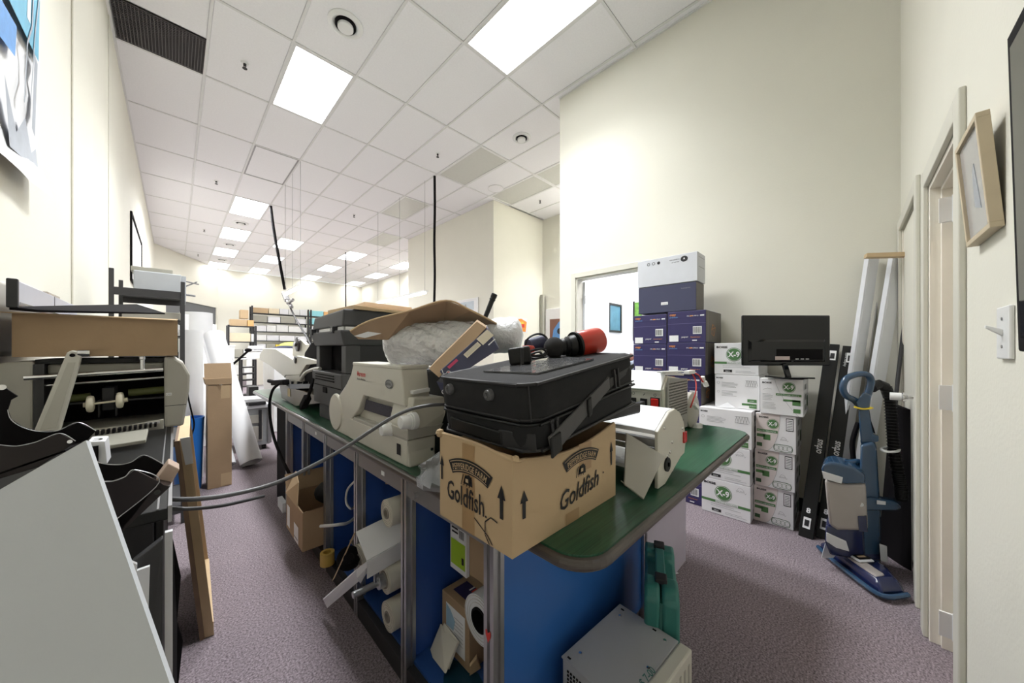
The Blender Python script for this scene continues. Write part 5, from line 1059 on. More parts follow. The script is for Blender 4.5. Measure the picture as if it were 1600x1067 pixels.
# long black cartons leaning
def long_box(lb, base, top, w, d, txt, tu):
    T = Thing('banner_stand_carton', lb, 'box', base, 'long black cartons leaning on the wall'); b_, t_ = Vector(base), Vector(top)
    ax = (t_-b_).normalized(); yy = (Vector((0,-1,0))-ax*Vector((0,-1,0)).dot(ax)).normalized(); L = (t_-b_).length
    xx = ax.cross(yy).normalized()
    if xx.x > 0: xx = -xx      # towards the room
    q = [b_+yy*w/2, b_-yy*w/2, b_-yy*w/2-xx*d, b_+yy*w/2-xx*d]
    T.part('body', MB().hexa(q, [p+ax*L for p in q]), BLK, bevel=.003)
    f = Fr(b_-yy*w/2+xx*.0005, yy, ax)
    if f.N.dot(xx) < 0: f.N = -f.N
    f.text(WHITEI, txt, w*.75, tu, .055, rot=PI/2, off=.02, width=.10, shear=.2); f.rect(WHITEI, w*.2, .06, w*.7, .13); f.rect(INK, w*.3, .075, w*.6, .115, .003); f.text(WHITEI, '8', w*.3, .16, .045, off=.03)
    f.rect(WHITEI, w*.35, L-.12, w*.85, L-.05); f.rect(INK, w*.45, L-.11, w*.75, L-.07, .003); f.text(WHITEI, 'fabric display', w*.25, L-.05, .02, rot=-PI/2, width=.1)
    T.prints(f)
    f = Fr(b_+yy*(w/2+.0005), -xx, ax)
    if f.N.dot(yy) < 0: f.N = -f.N
    f.rect(INKG, d*.2, L-.10, d*.8, L-.06); T.prints(f)
long_box('long black carton leaning on the wall, left one of the pair', (2.95,.205,.0), (3.345,.085,1.285), .075, .05, 'orbus', .56)
long_box('long black carton leaning on the wall, right one of the pair', (3.01,.122,.0), (3.35,-.005,1.27), .075, .05, 'orbus', .55)
# white rails with a wooden cleat
def rail(name, lb, p, q, w, m, d=.03, grp=None):
    p, q = Vector(p), Vector(q); ax = (q-p).normalized(); s = (ux-ax*ux.dot(ax)).normalized(); n = ax.cross(s).normalized()
    if n.dot(uy) > 0: n = -n
    T = Thing(name, lb, 'rail', p, grp); t = .004
    sec = [(-w/2,0),(w/2,0),(w/2,-d),(w/2-t,-d),(w/2-t,-t),(-w/2+t,-t),(-w/2+t,-d),(-w/2,-d)]
    T.part('channel', MB().prism([p+s*a+n*b for a, b in sec], q-p), m, bevel=.001)
    T.part('lip', MB().prism([p+s*a+n*b for a, b in ((-w*.38,.002),(-w*.34,.002),(-w*.34,0),(-w*.38,0))], q-p), PEWTER); return T
rail('metal_rail', 'long white metal rail leaning into the corner, left one', (3.17,.075,.0), at(1366,402,2.29), .072, PEWTER, grp='white rails tied with a wood cleat')
rail('metal_rail', 'long white metal rail leaning into the corner, right one', at(1333,842,2.20), at(1406,400,2.22), .085, PEWTER, grp='white rails tied with a wood cleat')
rail('metal_rail', 'narrow cream rail between the two wide white rails', (3.22,.02,.0), at(1383,404,2.33), .03, BEIGED)
single('wood_cleat', MB().obox(at(1352,400,2.24), at(1419,398,2.14), .05, .028), WOOD, 'short pine cleat across the top of the white rails', 'wood block', bevel=.002)
single('steel_rod', MB().tube([at(1414,382,2.20), at(1414,440,2.20), at(1411,520,2.19), at(1402,600,2.17), at(1396,680,2.15), at(1394,840,2.13)], .010, 8), CHAR, 'thin dark rod standing behind the right white rail', 'rod', smooth=True)
single('black_folding_board', MB().hexa([at(1383,868,2.06), at(1425,893,1.89), at(1424,640,1.93), at(1404,632,2.03)], [p+Vector((.03,.03,0)) for p in (at(1383,868,2.06), at(1425,893,1.89), at(1424,640,1.93), at(1404,632,2.03))]), BLKM, 'black flat board standing in the corner behind the vacuum hose', 'board', bevel=.003)
# ------------------------------------------------------------------ vacuum cleaner
TV = 1.95
T = Thing('vacuum_cleaner', 'dark blue upright vacuum cleaner with clear dust cup and ribbed hose', 'vacuum cleaner', (2.70,-.05,0))
R0 = Vector((2.60,-.10,0)); wx = ux; wy = uy      # wx: image right, wy: away
def vp(l, d, z): X = 1.926+l; t = TV+d; return Vector((K*(t+X), K*(t-X), z))
wr = Vector((1,-.01,0))
hd = [(-.09,-.27),(.035,-.26),(.10,-.15),(.10,.12),(-.0,.13),(-.035,.12)]
m = MB(); lv = [(.012,1,-.0),(.03,1.03,0),(.055,1.0,0),(.085,.82,0)]
vs = []; cxm, cym = 0.0, -.06
for z, s, _ in lv: vs += [vp(cxm+(a-cxm)*s, cym+(b-cym)*s, z) for a, b in hd]
n = len(hd); m.add(vs, [(k*n+i,k*n+(i+1)%n,(k+1)*n+(i+1)%n,(k+1)*n+i) for k in range(3) for i in range(n)]+[tuple(range(n))[::-1], tuple(range(3*n,4*n))])
head = T.part('floor_head', m, VACD, bevel=.012, smooth=True, seg=3)
T.part('bumper', MB().tube([vp(a*1.04,b*1.02,.028) for a, b in ((.04,-.268),(-.06,-.283),(-.098,-.25),(-.085,-.1),(-.055,.06),(-.034,.13))], .012, 8), VAC, smooth=True)
T.part('head_window', MB().hexa([vp(-.070,-.23,.080),vp(-.01,-.22,.086),vp(.02,.10,.086),vp(-.035,.10,.080)], [vp(-.065,-.225,.090),vp(-.015,-.215,.096),vp(.015,.095,.096),vp(-.03,.095,.090)]), CUP, head, bevel=.006)
T.part('head_badge', MB().hexa([vp(-.05,-.13,.095),vp(.035,-.13,.098),vp(.035,.0,.098),vp(-.05,.0,.095)], [vp(-.046,-.126,.104),vp(.03,-.126,.108),vp(.03,-.005,.108),vp(-.046,-.005,.104)]), PEWTER, bevel=.004)
T.part('badge_plate', MB().hexa([vp(-.038,-.118,.105),vp(.022,-.118,.108),vp(.022,-.015,.108),vp(-.038,-.015,.105)], [vp(-.038,-.118,.108),vp(.022,-.118,.111),vp(.022,-.015,.111),vp(-.038,-.015,.108)]), BLKM)
for k in range(3): T.part('badge_text', MB().hexa([vp(-.028,-.105+.03*k,.1095),vp(.012,-.105+.03*k,.1115),vp(.012,-.092+.03*k,.1115),vp(-.028,-.092+.03*k,.1095)], [vp(-.028,-.105+.03*k,.1105),vp(.012,-.105+.03*k,.1125),vp(.012,-.092+.03*k,.1125),vp(-.028,-.092+.03*k,.1105)]), mat('badge_gold', (.6,.45,.3), .4))
for s_ in (.06,): T.part('wheel', MB().cyl(vp(.12,s_,.04), vp(.12,s_+.03,.04), .038), BLK, smooth=True)
T.part('swivel_neck', MB().hexa([vp(.03,-.06,.06),vp(.15,-.06,.06),vp(.15,.08,.06),vp(.03,.08,.06)], [vp(.05,-.02,.19),vp(.17,-.02,.19),vp(.17,.08,.19),vp(.05,.08,.19)]), VACD, bevel=.012, smooth=True)
# spine
sp = [(1345,885),(1377,890),(1376,800),(1370,700),(1366,690),(1345,695),(1342,760)]
T.part('spine', MB().prism([at(px,py,TV-.05) for px,py in sp], wr*.10), VAC, bevel=.014, smooth=True)
T.part('motor_base', MB().prism([at(px,py,TV-.08) for px,py in ((1290,820),(1289,848),(1297,868),(1345,876),(1352,872),(1350,826))], wr*.16), VACD, bevel=.015, smooth=True)
T.part('motor_vent', MB().prism([at(px,py,TV-.085) for px,py in ((1291,832),(1322,846),(1327,862),(1306,856),(1291,846))], wr*.01), PEWTER, bevel=.003)
cup = T.part('dust_cup', MB().prism([at(px,py,TV-.09) for px,py in ((1288,748),(1295,822),(1308,830),(1357,831),(1353,756),(1320,756))], wr*.17), CUP, bevel=.020, smooth=True, seg=3)
T.part('cyclone_core', MB().cyl(at(1321,826,TV), at(1318,752,TV), .045, .055, n=20), mat('cyclone_grey', (.30,.27,.25), .5), cup, smooth=True)
T.part('dust_ring', MB().prism([at(px,py,TV-.093) for px,py in ((1340,806),(1354,806),(1356,832),(1342,831))], wr*.05), VACD, bevel=.004)
T.part('cup_lid', MB().prism([at(px,py,TV-.10) for px,py in ((1283,733),(1288,748),(1320,757),(1352,757),(1352,742),(1335,730),(1300,722),(1287,724))], wr*.18), VAC, bevel=.014, smooth=True, seg=3)
T.part('lid_trim', MB().prism([at(px,py,TV-.105) for px,py in ((1284,736),(1287,748),(1315,756),(1317,746))], wr*.008), PEWTER, bevel=.002)
T.part('carry_handle', MB().tube([at(1294,727,TV-.02), at(1304,723,TV-.02), at(1325,722,TV-.02), at(1343,721,TV-.02), at(1348,732,TV-.02)], .014, 10), VAC, smooth=True)
T.part('wand', MB().cyl(at(1362,744,TV-.0), at(1354,688,TV-.0), .026, n=24), CHROME, smooth=True)
T.part('neck_tube', MB().hexa([at(1345,694,TV-.03),at(1367,692,TV-.03),at(1367,692,TV+.03),at(1345,694,TV+.03)], [at(1341,640,TV-.025),at(1358,638,TV-.025),at(1358,638,TV+.025),at(1341,640,TV+.025)]), VAC, bevel=.010, smooth=True)
T.part('trigger_block', MB().prism([at(px,py,TV-.03) for px,py in ((1360,676),(1373,682),(1373,690),(1362,692))], wr*.05), VAC, bevel=.004)
T.part('handle_grip', MB().tube([at(1348,640,TV), at(1336,626,TV), at(1322,618,TV), at(1317,606,TV), at(1322,592,TV), at(1338,585,TV), at(1354,585,TV), at(1361,594,TV), at(1358,610,TV), at(1353,625,TV), at(1350,642,TV)], .017, 12), VAC, smooth=True)
T.part('handle_collar', MB().prism([at(px,py,TV-.028) for px,py in ((1338,628),(1350,612),(1362,618),(1358,642),(1342,642))], wr*.05), VAC, bevel=.008, smooth=True)
T.part('yellow_tie', MB().tube([at(1336,636,TV-.035), at(1348,639,TV-.04), at(1361,638,TV-.03), at(1361,637,TV+.03), at(1340,636,TV+.03)], .005, 8, closed=True), YEL, smooth=True)
hp = [at(1362,606,TV+.02), at(1372,600,TV+.03), at(1384,605,TV+.03), at(1390,622,TV+.02), at(1393,660,TV), at(1396,700,TV-.02), at(1403,740,TV-.04), at(1408,765,TV-.05), at(1408,782,TV-.05)]
T.part('hose_core', MB().tube(hp, .022, 12), BLKM, smooth=True)
hm = MB(); pts = []
for i in range(len(hp)-1):
    for k in range(8): pts.append(hp[i].lerp(hp[i+1], k/8))
for i in range(0, len(pts)-1): d = (pts[i+1]-pts[i]).normalized(); hm.cyl(pts[i]-d*.0025, pts[i]+d*.0025, .0268, n=14)
T.part('hose_ribs', hm, BLK, smooth=True, kind='stuff')
hp2 = [at(1378,640,TV-.02), at(1388,700,TV-.03), at(1398,755,TV-.07), at(1406,780,TV-.07)]
T.part('hose_end', MB().prism([at(px,py,TV-.07) for px,py in ((1340,783),(1360,778),(1398,784),(1411,795),(1400,799),(1345,799))], wr*.08), VAC, bevel=.012, smooth=True)
T.part('hose_latch', MB().prism([at(px,py,TV-.075) for px,py in ((1370,782),(1384,784),(1384,789),(1370,788))], wr*.01), PEWTER, bevel=.002)
T.part('hose_clip', MB().tube([at(1378,703,TV-.04), at(1388,706,TV-.06), at(1402,705,TV-.05), at(1404,701,TV-.02), at(1392,700,TV+.02), at(1380,700,TV+.01)], .007, 8, closed=True), KNOBW, smooth=True)
T.part('side_knob', MB().cyl(at(1345,788,TV-.06), at(1345,788,TV-.09), .012), KNOBW, smooth=True)
T.part('latch_plate', MB().prism([at(px,py,TV-.07) for px,py in ((1374,850),(1386,854),(1387,880),(1376,876))], wr*.012), PEWTER, bevel=.004)
T.part('power_cord', MB().tube([at(1341,660,TV+.04), at(1332,690,TV+.05), at(1334,720,TV+.05), at(1340,745,TV+.04)], .012, 8).tube([at(1358,655,TV+.03), at(1366,680,TV+.04), at(1364,700,TV+.04)], .006, 8), BLKM, smooth=True)
T.part('crevice_tool', MB().prism([at(px,py,TV-.03) for px,py in ((1289,850),(1296,860),(1306,868),(1302,872),(1283,872))], wr*.02), PEWTER, bevel=.003)
# ------------------------------------------------------------------ teal case and steel chassis in front
T = Thing('tool_case', 'teal plastic tool case standing on edge against the bench end', 'case', (1.165, .455, 0), rotz=math.radians(-67), local=True)
cz = [(0,.05),(.02,.10),(.0,.0)]
y0, y1, x0, x1, zt = .0, .35, -.05, .05, .42
for nm, xa, xb in (('half_shell', x0, x0+.052), ('half_shell', x0+.056, x1+.012)):
    T.part(nm, MB().prism([(xa,y0,.02),(xa,y0,zt-.03),(xa,y0+.03,zt),(xa,y0+.10,zt),(xa,y0+.115,zt-.03),(xa,y0+.24,zt-.03),(xa,y0+.255,zt),(xa,y1-.03,zt),(xa,y1,zt-.03),(xa,y1,.02),(xa,y1-.03,.0),(xa,y0+.03,.0)], (xb-xa,0,0)), TEAL, bevel=.012, smooth=True, seg=3)
T.part('hinge_seam', MB().box(x0+.05, x0+.058, y0+.004, y1-.004, .01, zt-.036), TEALD)
T.part('carry_handle', MB().box(x0+.040,x0+.072,y0+.09,y0+.265,zt-.004,zt+.010), TEAL, bevel=.004)
for yy in (y0+.055, y0+.275): T.part('latch', MB().box(x0+.036,x0+.076,yy,yy+.045,zt-.006,zt+.012), CHARD, bevel=.004)
T = Thing('computer_chassis', 'silver steel equipment chassis lying on the floor at the bottom of the photo', 'electronics', (1.02, .32, 0))
cf = [on_z(970,945,.20), on_z(1068,1003,.20), on_z(1090,1180,.20), on_z(890,1030,.20)]
zt = .30
A_, B_, C_ = on_z(969,944,zt), on_z(1075,1012,zt), on_z(890,1034,zt)
Uc = (B_-A_); Vc = (C_-A_); Vc = Vc.normalized(); Uc.z = Vc.z = 0; Lu = Uc.length; Uc.normalize(); Vp = Vector((Uc.y,-Uc.x,0)); 
if Vp.dot(Vc) < 0: Vp = -Vp
Lv = max((C_-A_).length, .30)
def ch(u, v, z): return A_+Uc*u+Vp*v+Vector((0,0,z-zt))
T.part('case', MB().hexa([ch(0,0,.01),ch(Lu,0,.01),ch(Lu,Lv,.01),ch(0,Lv,.01)], [ch(0,0,zt-.006),ch(Lu,0,zt-.006),ch(Lu,Lv,zt-.006),ch(0,Lv,zt-.006)]), ZINC, bevel=.003)
tc = T.part('top_cover', MB().hexa([ch(-.003,-.003,zt-.006),ch(Lu-.03,-.003,zt-.006),ch(Lu-.03,Lv+.003,zt-.006),ch(-.003,Lv+.003,zt-.006)], [ch(-.003,-.003,zt),ch(Lu-.03,-.003,zt),ch(Lu-.03,Lv+.003,zt),ch(-.003,Lv+.003,zt)]), ZINC, bevel=.002)
T.part('bezel', MB().hexa([ch(Lu-.028,-.004,.01),ch(Lu+.012,-.004,.01),ch(Lu+.012,Lv+.004,.01),ch(Lu-.028,Lv+.004,.01)], [ch(Lu-.028,-.004,zt+.001),ch(Lu+.012,-.004,zt+.001),ch(Lu+.012,Lv+.004,zt+.001),ch(Lu-.028,Lv+.004,zt+.001)]), BEIGE, bevel=.006)
for k in range(9): T.part('bezel_slot', MB().hexa([ch(Lu+.012,.02+.03*k,.06),ch(Lu+.014,.02+.03*k,.06),ch(Lu+.014,.03+.03*k,.06),ch(Lu+.012,.03+.03*k,.06)], [ch(Lu+.012,.02+.03*k,.27),ch(Lu+.014,.02+.03*k,.27),ch(Lu+.014,.03+.03*k,.27),ch(Lu+.012,.03+.03*k,.27)]), BEIGED)
for u, v in ((.03,.05),(.03,Lv*.85),(Lu*.75,.03),(Lu*.8,Lv*.5)): T.part('screw', MB().lathe(ch(u,v,zt), (0,0,1), [(0,.006),(.003,.005),(.004,0)], 12), CHROME, tc, smooth=True)
for u, v in ((.014,.014),(Lu*.55,.012),(.012,Lv*.96)): T.part('rivet_hole', MB().hexa([ch(u,v,zt),ch(u+.012,v,zt),ch(u+.012,v+.006,zt),ch(u,v+.006,zt)], [ch(u,v,zt+.0008),ch(u+.012,v,zt+.0008),ch(u+.012,v+.006,zt+.0008),ch(u,v+.006,zt+.0008)]), BLKM)
hm = MB()
for i in range(14):
    for j in range(10): a_ = ch(-.0045,Lv*.82+.0-.011*i if False else .04+.017*i,.14+.013*j); hm.hexa([a_, a_+Vp*.007, a_+Vp*.007+Vector((0,0,.006)), a_+Vector((0,0,.006))], [p+Uc*.003 for p in (a_, a_+Vp*.007, a_+Vp*.007+Vector((0,0,.006)), a_+Vector((0,0,.006)))])
hm2 = MB()
for i in range(24):
    for j in range(12): a_ = ch(.02+.0115*i, Lv+.001, .14+.0115*j); hm2.hexa([a_, a_+Uc*.006, a_+Uc*.006+Vector((0,0,.006)), a_+Vector((0,0,.006))], [p+Vp*.002 for p in (a_, a_+Uc*.006, a_+Uc*.006+Vector((0,0,.006)), a_+Vector((0,0,.006)))])
T.part('vent_perforation', hm2, BLKM, kind='stuff')
p0 = on_z(1006,1075,zt); p1 = on_z(1036,1036,zt); u_ = (p1-p0).normalized(); f = Fr(p0, u_, Vector((0,0,1)).cross(u_))
f.text(TEALD, '$ 7-00', 0, 0, .030, off=.006, width=.075, shear=.3); T.prints(f, 'handwriting')
single('lavender_panel', MB().box(1.56,2.10,.672,.684,.02,.76), mat('lavender_film', (.55,.52,.62), .35, var=.05), 'pale lilac sheet hanging under the bench end behind the teal case', 'sheet')
single('paper_scrap', MB().sheet([(1.93,.70,.002),(1.98,.67,.002),(1.985,.68,.002),(1.94,.715,.002)], .001), PAPER, 'tiny white paper scrap on the carpet beyond the bench', 'paper')
# ================================================================== LEFT SIDE
TT = .92
T = Thing('machine_table', 'black table along the left wall carrying the folding machine', 'table', (-.22, 1.55, 0))
T.part('tabletop', MB().box(XL+.012, -.006, 1.0, 2.28, TT-.025, TT), BLK, bevel=.004)
T.part('front_edge', MB().box(-.010, -.004, 1.0, 2.28, TT-.03, TT+.004).box(-.026, -.023, 1.0, 2.28, TT, TT+.003), ALUD)
T.part('cabinet', MB().box(XL+.012, -.04, 1.35, 2.24, .02, TT-.026), CHARD, bevel=.004)
dr_ = T.part('drawer_front', MB().box(-.04, -.022, 1.36, 2.23, .50, .86), BLK, bevel=.004); T.part('handle', MB().box(-.022,-.012,1.6,1.9,.70,.72), ALUD, dr_); T.part('drawer_front', MB().box(-.04, -.022, 1.36, 2.23, .06, .48), BLK, bevel=.004)
T.part('leg', MB().box(XL+.02, XL+.07, 1.01, 1.06, 0, TT-.026), BLK)
T.part('side_panel', MB().hexa([(-.075,.93,.0),(-.018,.95,.0),(-.018,.97,.0),(-.075,.95,.0)], [(-.056,.93,.858),(-.016,.95,.88),(-.016,.97,.88),(-.056,.95,.858)]), CHAR, bevel=.003)
T.part('torn_liner', MB().prism([(-.006,.98,.88),(-.002,1.02,.84),(.010,1.06,.74),(.004,1.10,.62),(.014,1.13,.55),(.004,1.16,.40),(.0,1.18,.20),(-.010,1.0,.15),(-.012,.98,.5)], (-.004,.004,0)), BLKM)
T.part('zip_strip', MB().box(-.014,-.003,.972,.984,.45,.88), PAPER)
# paper stack and grey tray below
T = Thing('paper_stack', 'white papers tucked beside the grey side panel under the table', 'paper', (-.13,.78,.35))
T.part('sheet', MB().hexa([on_y(196,1000,.92),on_y(231,975,.92),on_y(234,885,.92),on_y(205,895,.92)], [p+Vector((0,.008,0)) for p in (on_y(196,1000,.92),on_y(231,975,.92),on_y(234,885,.92),on_y(205,895,.92))]), PAPER)
T.part('sheet', MB().hexa([on_y(190,950,.90),on_y(212,930,.90),on_y(214,882,.90),on_y(196,874,.90)], [p+Vector((0,.008,0)) for p in (on_y(190,950,.90),on_y(212,930,.90),on_y(214,882,.90),on_y(196,874,.90))]), WHITEP)
# black curved cradle brackets
def cradle(lb, ptsA, ptsB, x_off, depth, foot=None):
    T = Thing('roll_cradle', lb, 'bracket', sum(ptsB, Vector())/len(ptsB)-Vector((0,0,.05)), 'black curved roll cradles')
    T.part('back_plate', MB().prism(ptsA, (0,.005,0)), BLKM, bevel=.001); T.part('front_plate', MB().prism(ptsB, (0,.005,0)), BROWN, bevel=.001)
    return T
yA, yB = 1.34, 1.22
PA = [on_y(px,py,yA) for px,py in ((-40,600),(0,601),(28,619),(17,625),(12,640),(17,655),(34,667),(60,674),(90,673),(122,660),(150,673),(137,687),(100,699),(50,705),(-40,700))]
PB = [on_y(px,py,yB) for px,py in ((-40,685),(0,695),(25,697),(55,691),(93,677),(118,689),(105,700),(60,730),(0,748),(-40,750))]
T = cradle('black curved roll cradle in front of the folding machine, upper one', PA, PB, 0, 0)
T.part('edge', MB().tube([on_y(px,py,yA-.002) for px,py in ((12,640),(17,655),(34,667),(60,674),(90,673),(122,660),(150,673))], .0008, 6), ALU, smooth=True)
T.part('edge', MB().tube([on_y(px,py,yB-.002) for px,py in ((0,695),(25,697),(55,691),(93,677),(118,689))], .0008, 6), ALU, smooth=True)
T.part('floor_sheet', MB().hexa([on_y(-40,706,yA), on_y(130,690,yA), on_y(102,703,yB), on_y(-40,752,yB)], [p-Vector((0,0,.004)) for p in (on_y(-40,706,yA), on_y(130,690,yA), on_y(102,703,yB), on_y(-40,752,yB))]), BLKM)
T.part('screw', MB().cyl(on_y(109,690,yB), on_y(109,690,yB-.004), .004, n=12), CHROME); T.part('screw', MB().cyl(on_y(3,605,yA), on_y(3,605,yA-.004), .006, n=12), CHROME)
T.part('mounting_post', MB().box(XL+.02,XL+.05,yB,yA,TT,1.03), BLKM)
yA, yB = 1.0, .90
PA = [on_y(px,py,yA) for px,py in ((142,717),(160,724),(185,726),(205,722),(226,711),(258,727),(262,733),(230,752),(190,760),(150,765))]
PB = [on_y(px,py,yB) for px,py in ((152,752),(175,752),(195,745),(211,734),(249,753),(262,762),(235,778),(187,832),(165,790))]
T = cradle('black curved roll cradle beside the wood block, lower one', PA, PB, 0, 0)
T.part('edge', MB().tube([on_y(px,py,yA-.002) for px,py in ((142,717),(160,724),(185,726),(205,722),(226,711),(258,727))], .0008, 6), ALU, smooth=True)
T.part('edge', MB().tube([on_y(px,py,yB-.002) for px,py in ((152,752),(175,752),(195,745),(211,734),(249,753),(181,812))], .0008, 6), ALU, smooth=True)
T.part('outer_flange', MB().hexa([on_y(181,813,yB), on_y(246,756,yB), on_y(266,760,yB), on_y(187,834,yB)], [p+Vector((.004,.10,0)) for p in (on_y(181,813,yB), on_y(246,756,yB), on_y(266,760,yB), on_y(187,834,yB))]), BROWN)
T.part('screw', MB().cyl(on_y(246,769,yB-.001), on_y(246,769,yB-.006), .0045, n=14), BLKG)
single('wood_block', MB().hexa([on_y(243,751,.93),on_y(264,762,.93),on_y(281,733,.93),on_y(263,724,.93)], [p+Vector((.0,.045,.0)) for p in (on_y(243,751,.93),on_y(264,762,.93),on_y(281,733,.93),on_y(263,724,.93))]), mat('end_grain', (.46,.34,.27), .7, var=.1, scale=60), 'pale wood block end jutting from the lower black cradle', 'wood block', bevel=.002)
# big grey-white board leaning in front
ap = at(134,688,.50)
bd = [ap, at(265,1067,.40), at(300,1220,.375), at(-260,1300,.37), at(-60,792,.46)]
nb = (bd[1]-bd[0]).cross(bd[4]-bd[0]).normalized()
def onp(px, py): d = ray(px, py); return EYE+d*(nb.dot(ap-EYE)/nb.dot(d))
bd = [onp(134,688), onp(265,1067), onp(290,1160), onp(-100,1160), onp(-100,822)]
single('white_board', MB().sheet(bd, -.006 if nb.dot(EYE-ap) > 0 else .006), GREYW, 'big pale grey board leaning with one corner up, filling the lower left of the photo', 'board')
# small white box and lens thing between
T = Thing('small_white_box', 'small white open box on the table behind the pale board', 'box', on_y(155,712,1.12))
a_ = [on_y(px,py,1.12) for px,py in ((137,698),(152,697),(155,724),(140,724))]
T.part('frame', MB().hexa([on_y(136,690,1.12),on_y(164,689,1.12),on_y(168,725,1.12),on_y(156,725,1.12)], [p+Vector((0,.06,.0)) for p in (on_y(136,690,1.12),on_y(164,689,1.12),on_y(168,725,1.12),on_y(156,725,1.12))]), PEWTER, bevel=.002)
T.part('opening', MB().box(*sorted((on_y(138,700,1.118).x, on_y(154,700,1.118).x)), 1.114, 1.118, on_y(138,722,1.118).z, on_y(138,698,1.118).z), BLKM)
T.part('stand', MB().box(-.155,-.125,1.13,1.17,TT,.99), BLKM)
T.part('ring', MB().cyl(on_y(148,691,1.14), on_y(148,691,1.14)+Vector((0,0,.006)), .011, n=20, inner=.007), CHROME, smooth=True)
# ------------------------------------------------------------------ letter folding machine
T = Thing('folding_machine', 'beige paper folding machine with open black interior and long lever arm', 'machine', (-.19, 2.0, TT))
YM = 1.86; z0, z1 = .955, 1.222
def lx(px, y=YM): return on_y(px, 600, y).x
lp = [on_y(px,py,YM) for px,py in ((-20,590),(0,579),(22,569),(52,567),(52,672),(0,668),(-20,660))]
lp = [Vector((max(p.x,XL+.004),YM,p.z)) for p in lp]
T.part('left_housing', MB().prism([Vector((-.425,YM,1.0)), Vector((-.425,YM,1.17)), Vector((-.40,YM,1.205)), Vector((lx(52),YM,1.212)), Vector((lx(52),YM,.965)), Vector((-.425,YM,.965))], (0,.33,0)), BEIGED, bevel=.006)
rp = [on_y(px,py,YM) for px,py in ((256,557),(272,558),(287,567),(297,585),(296,610),(290,645),(287,665),(257,668))]
T.part('right_housing', MB().prism(rp, (0,.33,0)), BEIGED, bevel=.008)
T.part('housing_seam', MB().box(lx(258),lx(291),YM-.001,YM+.002,on_y(270,633,YM).z-.002,on_y(270,633,YM).z), CHARD)
xa, xb = lx(52), lx(256)
T.part('back_wall', MB().box(xa,xb,YM+.25,YM+.30,.96,1.21), BLKM); T.part('base_pan', MB().box(xa,xb,YM-.0,YM+.25,.955,.972), BEIGED, bevel=.003)
T.part('front_lip', MB().hexa([(xa+.1,YM-.01,.945),(xb,YM-.01,.945),(xb,YM-.01,.982),(xa+.1,YM-.01,.962)], [(xa+.1,YM+.004,.945),(xb,YM+.004,.945),(xb,YM+.004,.982),(xa+.1,YM+.004,.962)]), BEIGED, bevel=.002)
T.part('top_tray', MB().box(lx(70),xb,YM+.03,YM+.16,1.165,1.198), STONE, bevel=.006); T.part('top_cover', MB().box(lx(52),xb,YM+.02,YM+.30,1.20,1.215), BLK)
T.part('inner_plate', MB().box(xa,xa+.02,YM+.001,YM+.25,.97,1.20), CHAR)
T.part('chrome_bar', MB().cyl((lx(42),YM-.03,1.158), (lx(255),YM-.02,1.172), .008), CHROME, smooth=True)
T.part('chrome_bar', MB().cyl((lx(60),YM+.02,1.128), (xb,YM+.02,1.140), .004), CHROME, smooth=True)
T.part('chrome_post', MB().lathe((lx(223),YM-.02,1.176), (0,0,1), [(0,.007),(.034,.007),(.036,.0095),(.046,.0095)], 16), CHROME, smooth=True)
T.part('mechanism', MB().box(lx(158),lx(178),YM+.02,YM+.12,1.03,1.11).box(lx(90),xb,YM+.05,YM+.09,1.055,1.062).box(lx(180),lx(183),YM-.005,YM+.03,1.01,1.09).box(lx(153),lx(156),YM-.005,YM+.03,1.01,1.07), CHARD, bevel=.002)
T.part('green_roller', MB().cyl((lx(98),YM+.07,1.075), (lx(136),YM+.07,1.078), .014), mat('olive_roller', (.10,.11,.03), .5), smooth=True)
T.part('green_roller', MB().cyl((lx(198),YM+.07,1.083), (xb,YM+.07,1.088), .014), mat('olive_roller', (.10,.11,.03), .5), smooth=True)
T.part('roller_shaft', MB().cyl((lx(131),YM-.01,1.058), (lx(200),YM-.01,1.066), .0035).cyl((lx(131),YM-.01,1.058),(lx(137),YM-.01,1.058),.008).cyl((lx(194),YM-.01,1.065),(lx(200),YM-.01,1.066),.008), IVORY, smooth=True)
for px, z in ((142,1.060),(188,1.066)):
    x = lx(px); T.part('feed_wheel', MB().lathe((x-.009,YM-.01,z), (1,0,0), [(0,.018),(.002,.026),(.006,.0285),(.012,.0285),(.016,.026),(.018,.018)], 28), IVORY, smooth=True)
T.part('rating_plate', MB().box(lx(226),lx(250),YM-.012,YM-.010,.968,.975), PAPER)
f = Fr((lx(258),YM-.0015,1.07), (1,0,0), (0,0,1)); f.rect(WHITEI, .002,.0,.018,.010); f.text(INK,'CFM', .003,.002,.008,.0025,width=.013); T.prints(f)
# lever arm
YL_ = YM-.06
a0 = on_y(114,560,YL_); b0 = on_y(68,690,YL_)
arm = [on_y(px,py,YL_) for px,py in ((100,560),(104,551),(112,547),(122,549),(127,557),(125,566),(93,675),(50,680)) ]
la_ = T.part('lever_arm', MB().prism(arm, (0,.022,0)), PEWTER if False else mat('arm_beige', (.62,.60,.54), .4), bevel=.004)
ins = [on_y(px,py,YL_-.0015) for px,py in ((106,566),(118,566),(88,668),(62,672))]
T.part('arm_inset', MB().prism(ins, (0,.002,0)), mat('arm_inset_beige', (.52,.50,.44), .45), la_, bevel=.001)
T.part('pivot_hole', MB().cyl(on_y(113,555,YL_-.003), on_y(113,555,YL_+.001), .006), BLKM, la_)
T.part('arm_handle', MB().cyl(on_y(122,552,YL_+.01), on_y(141,552,YL_+.01), .012, n=20), CHROME, la_, smooth=True)
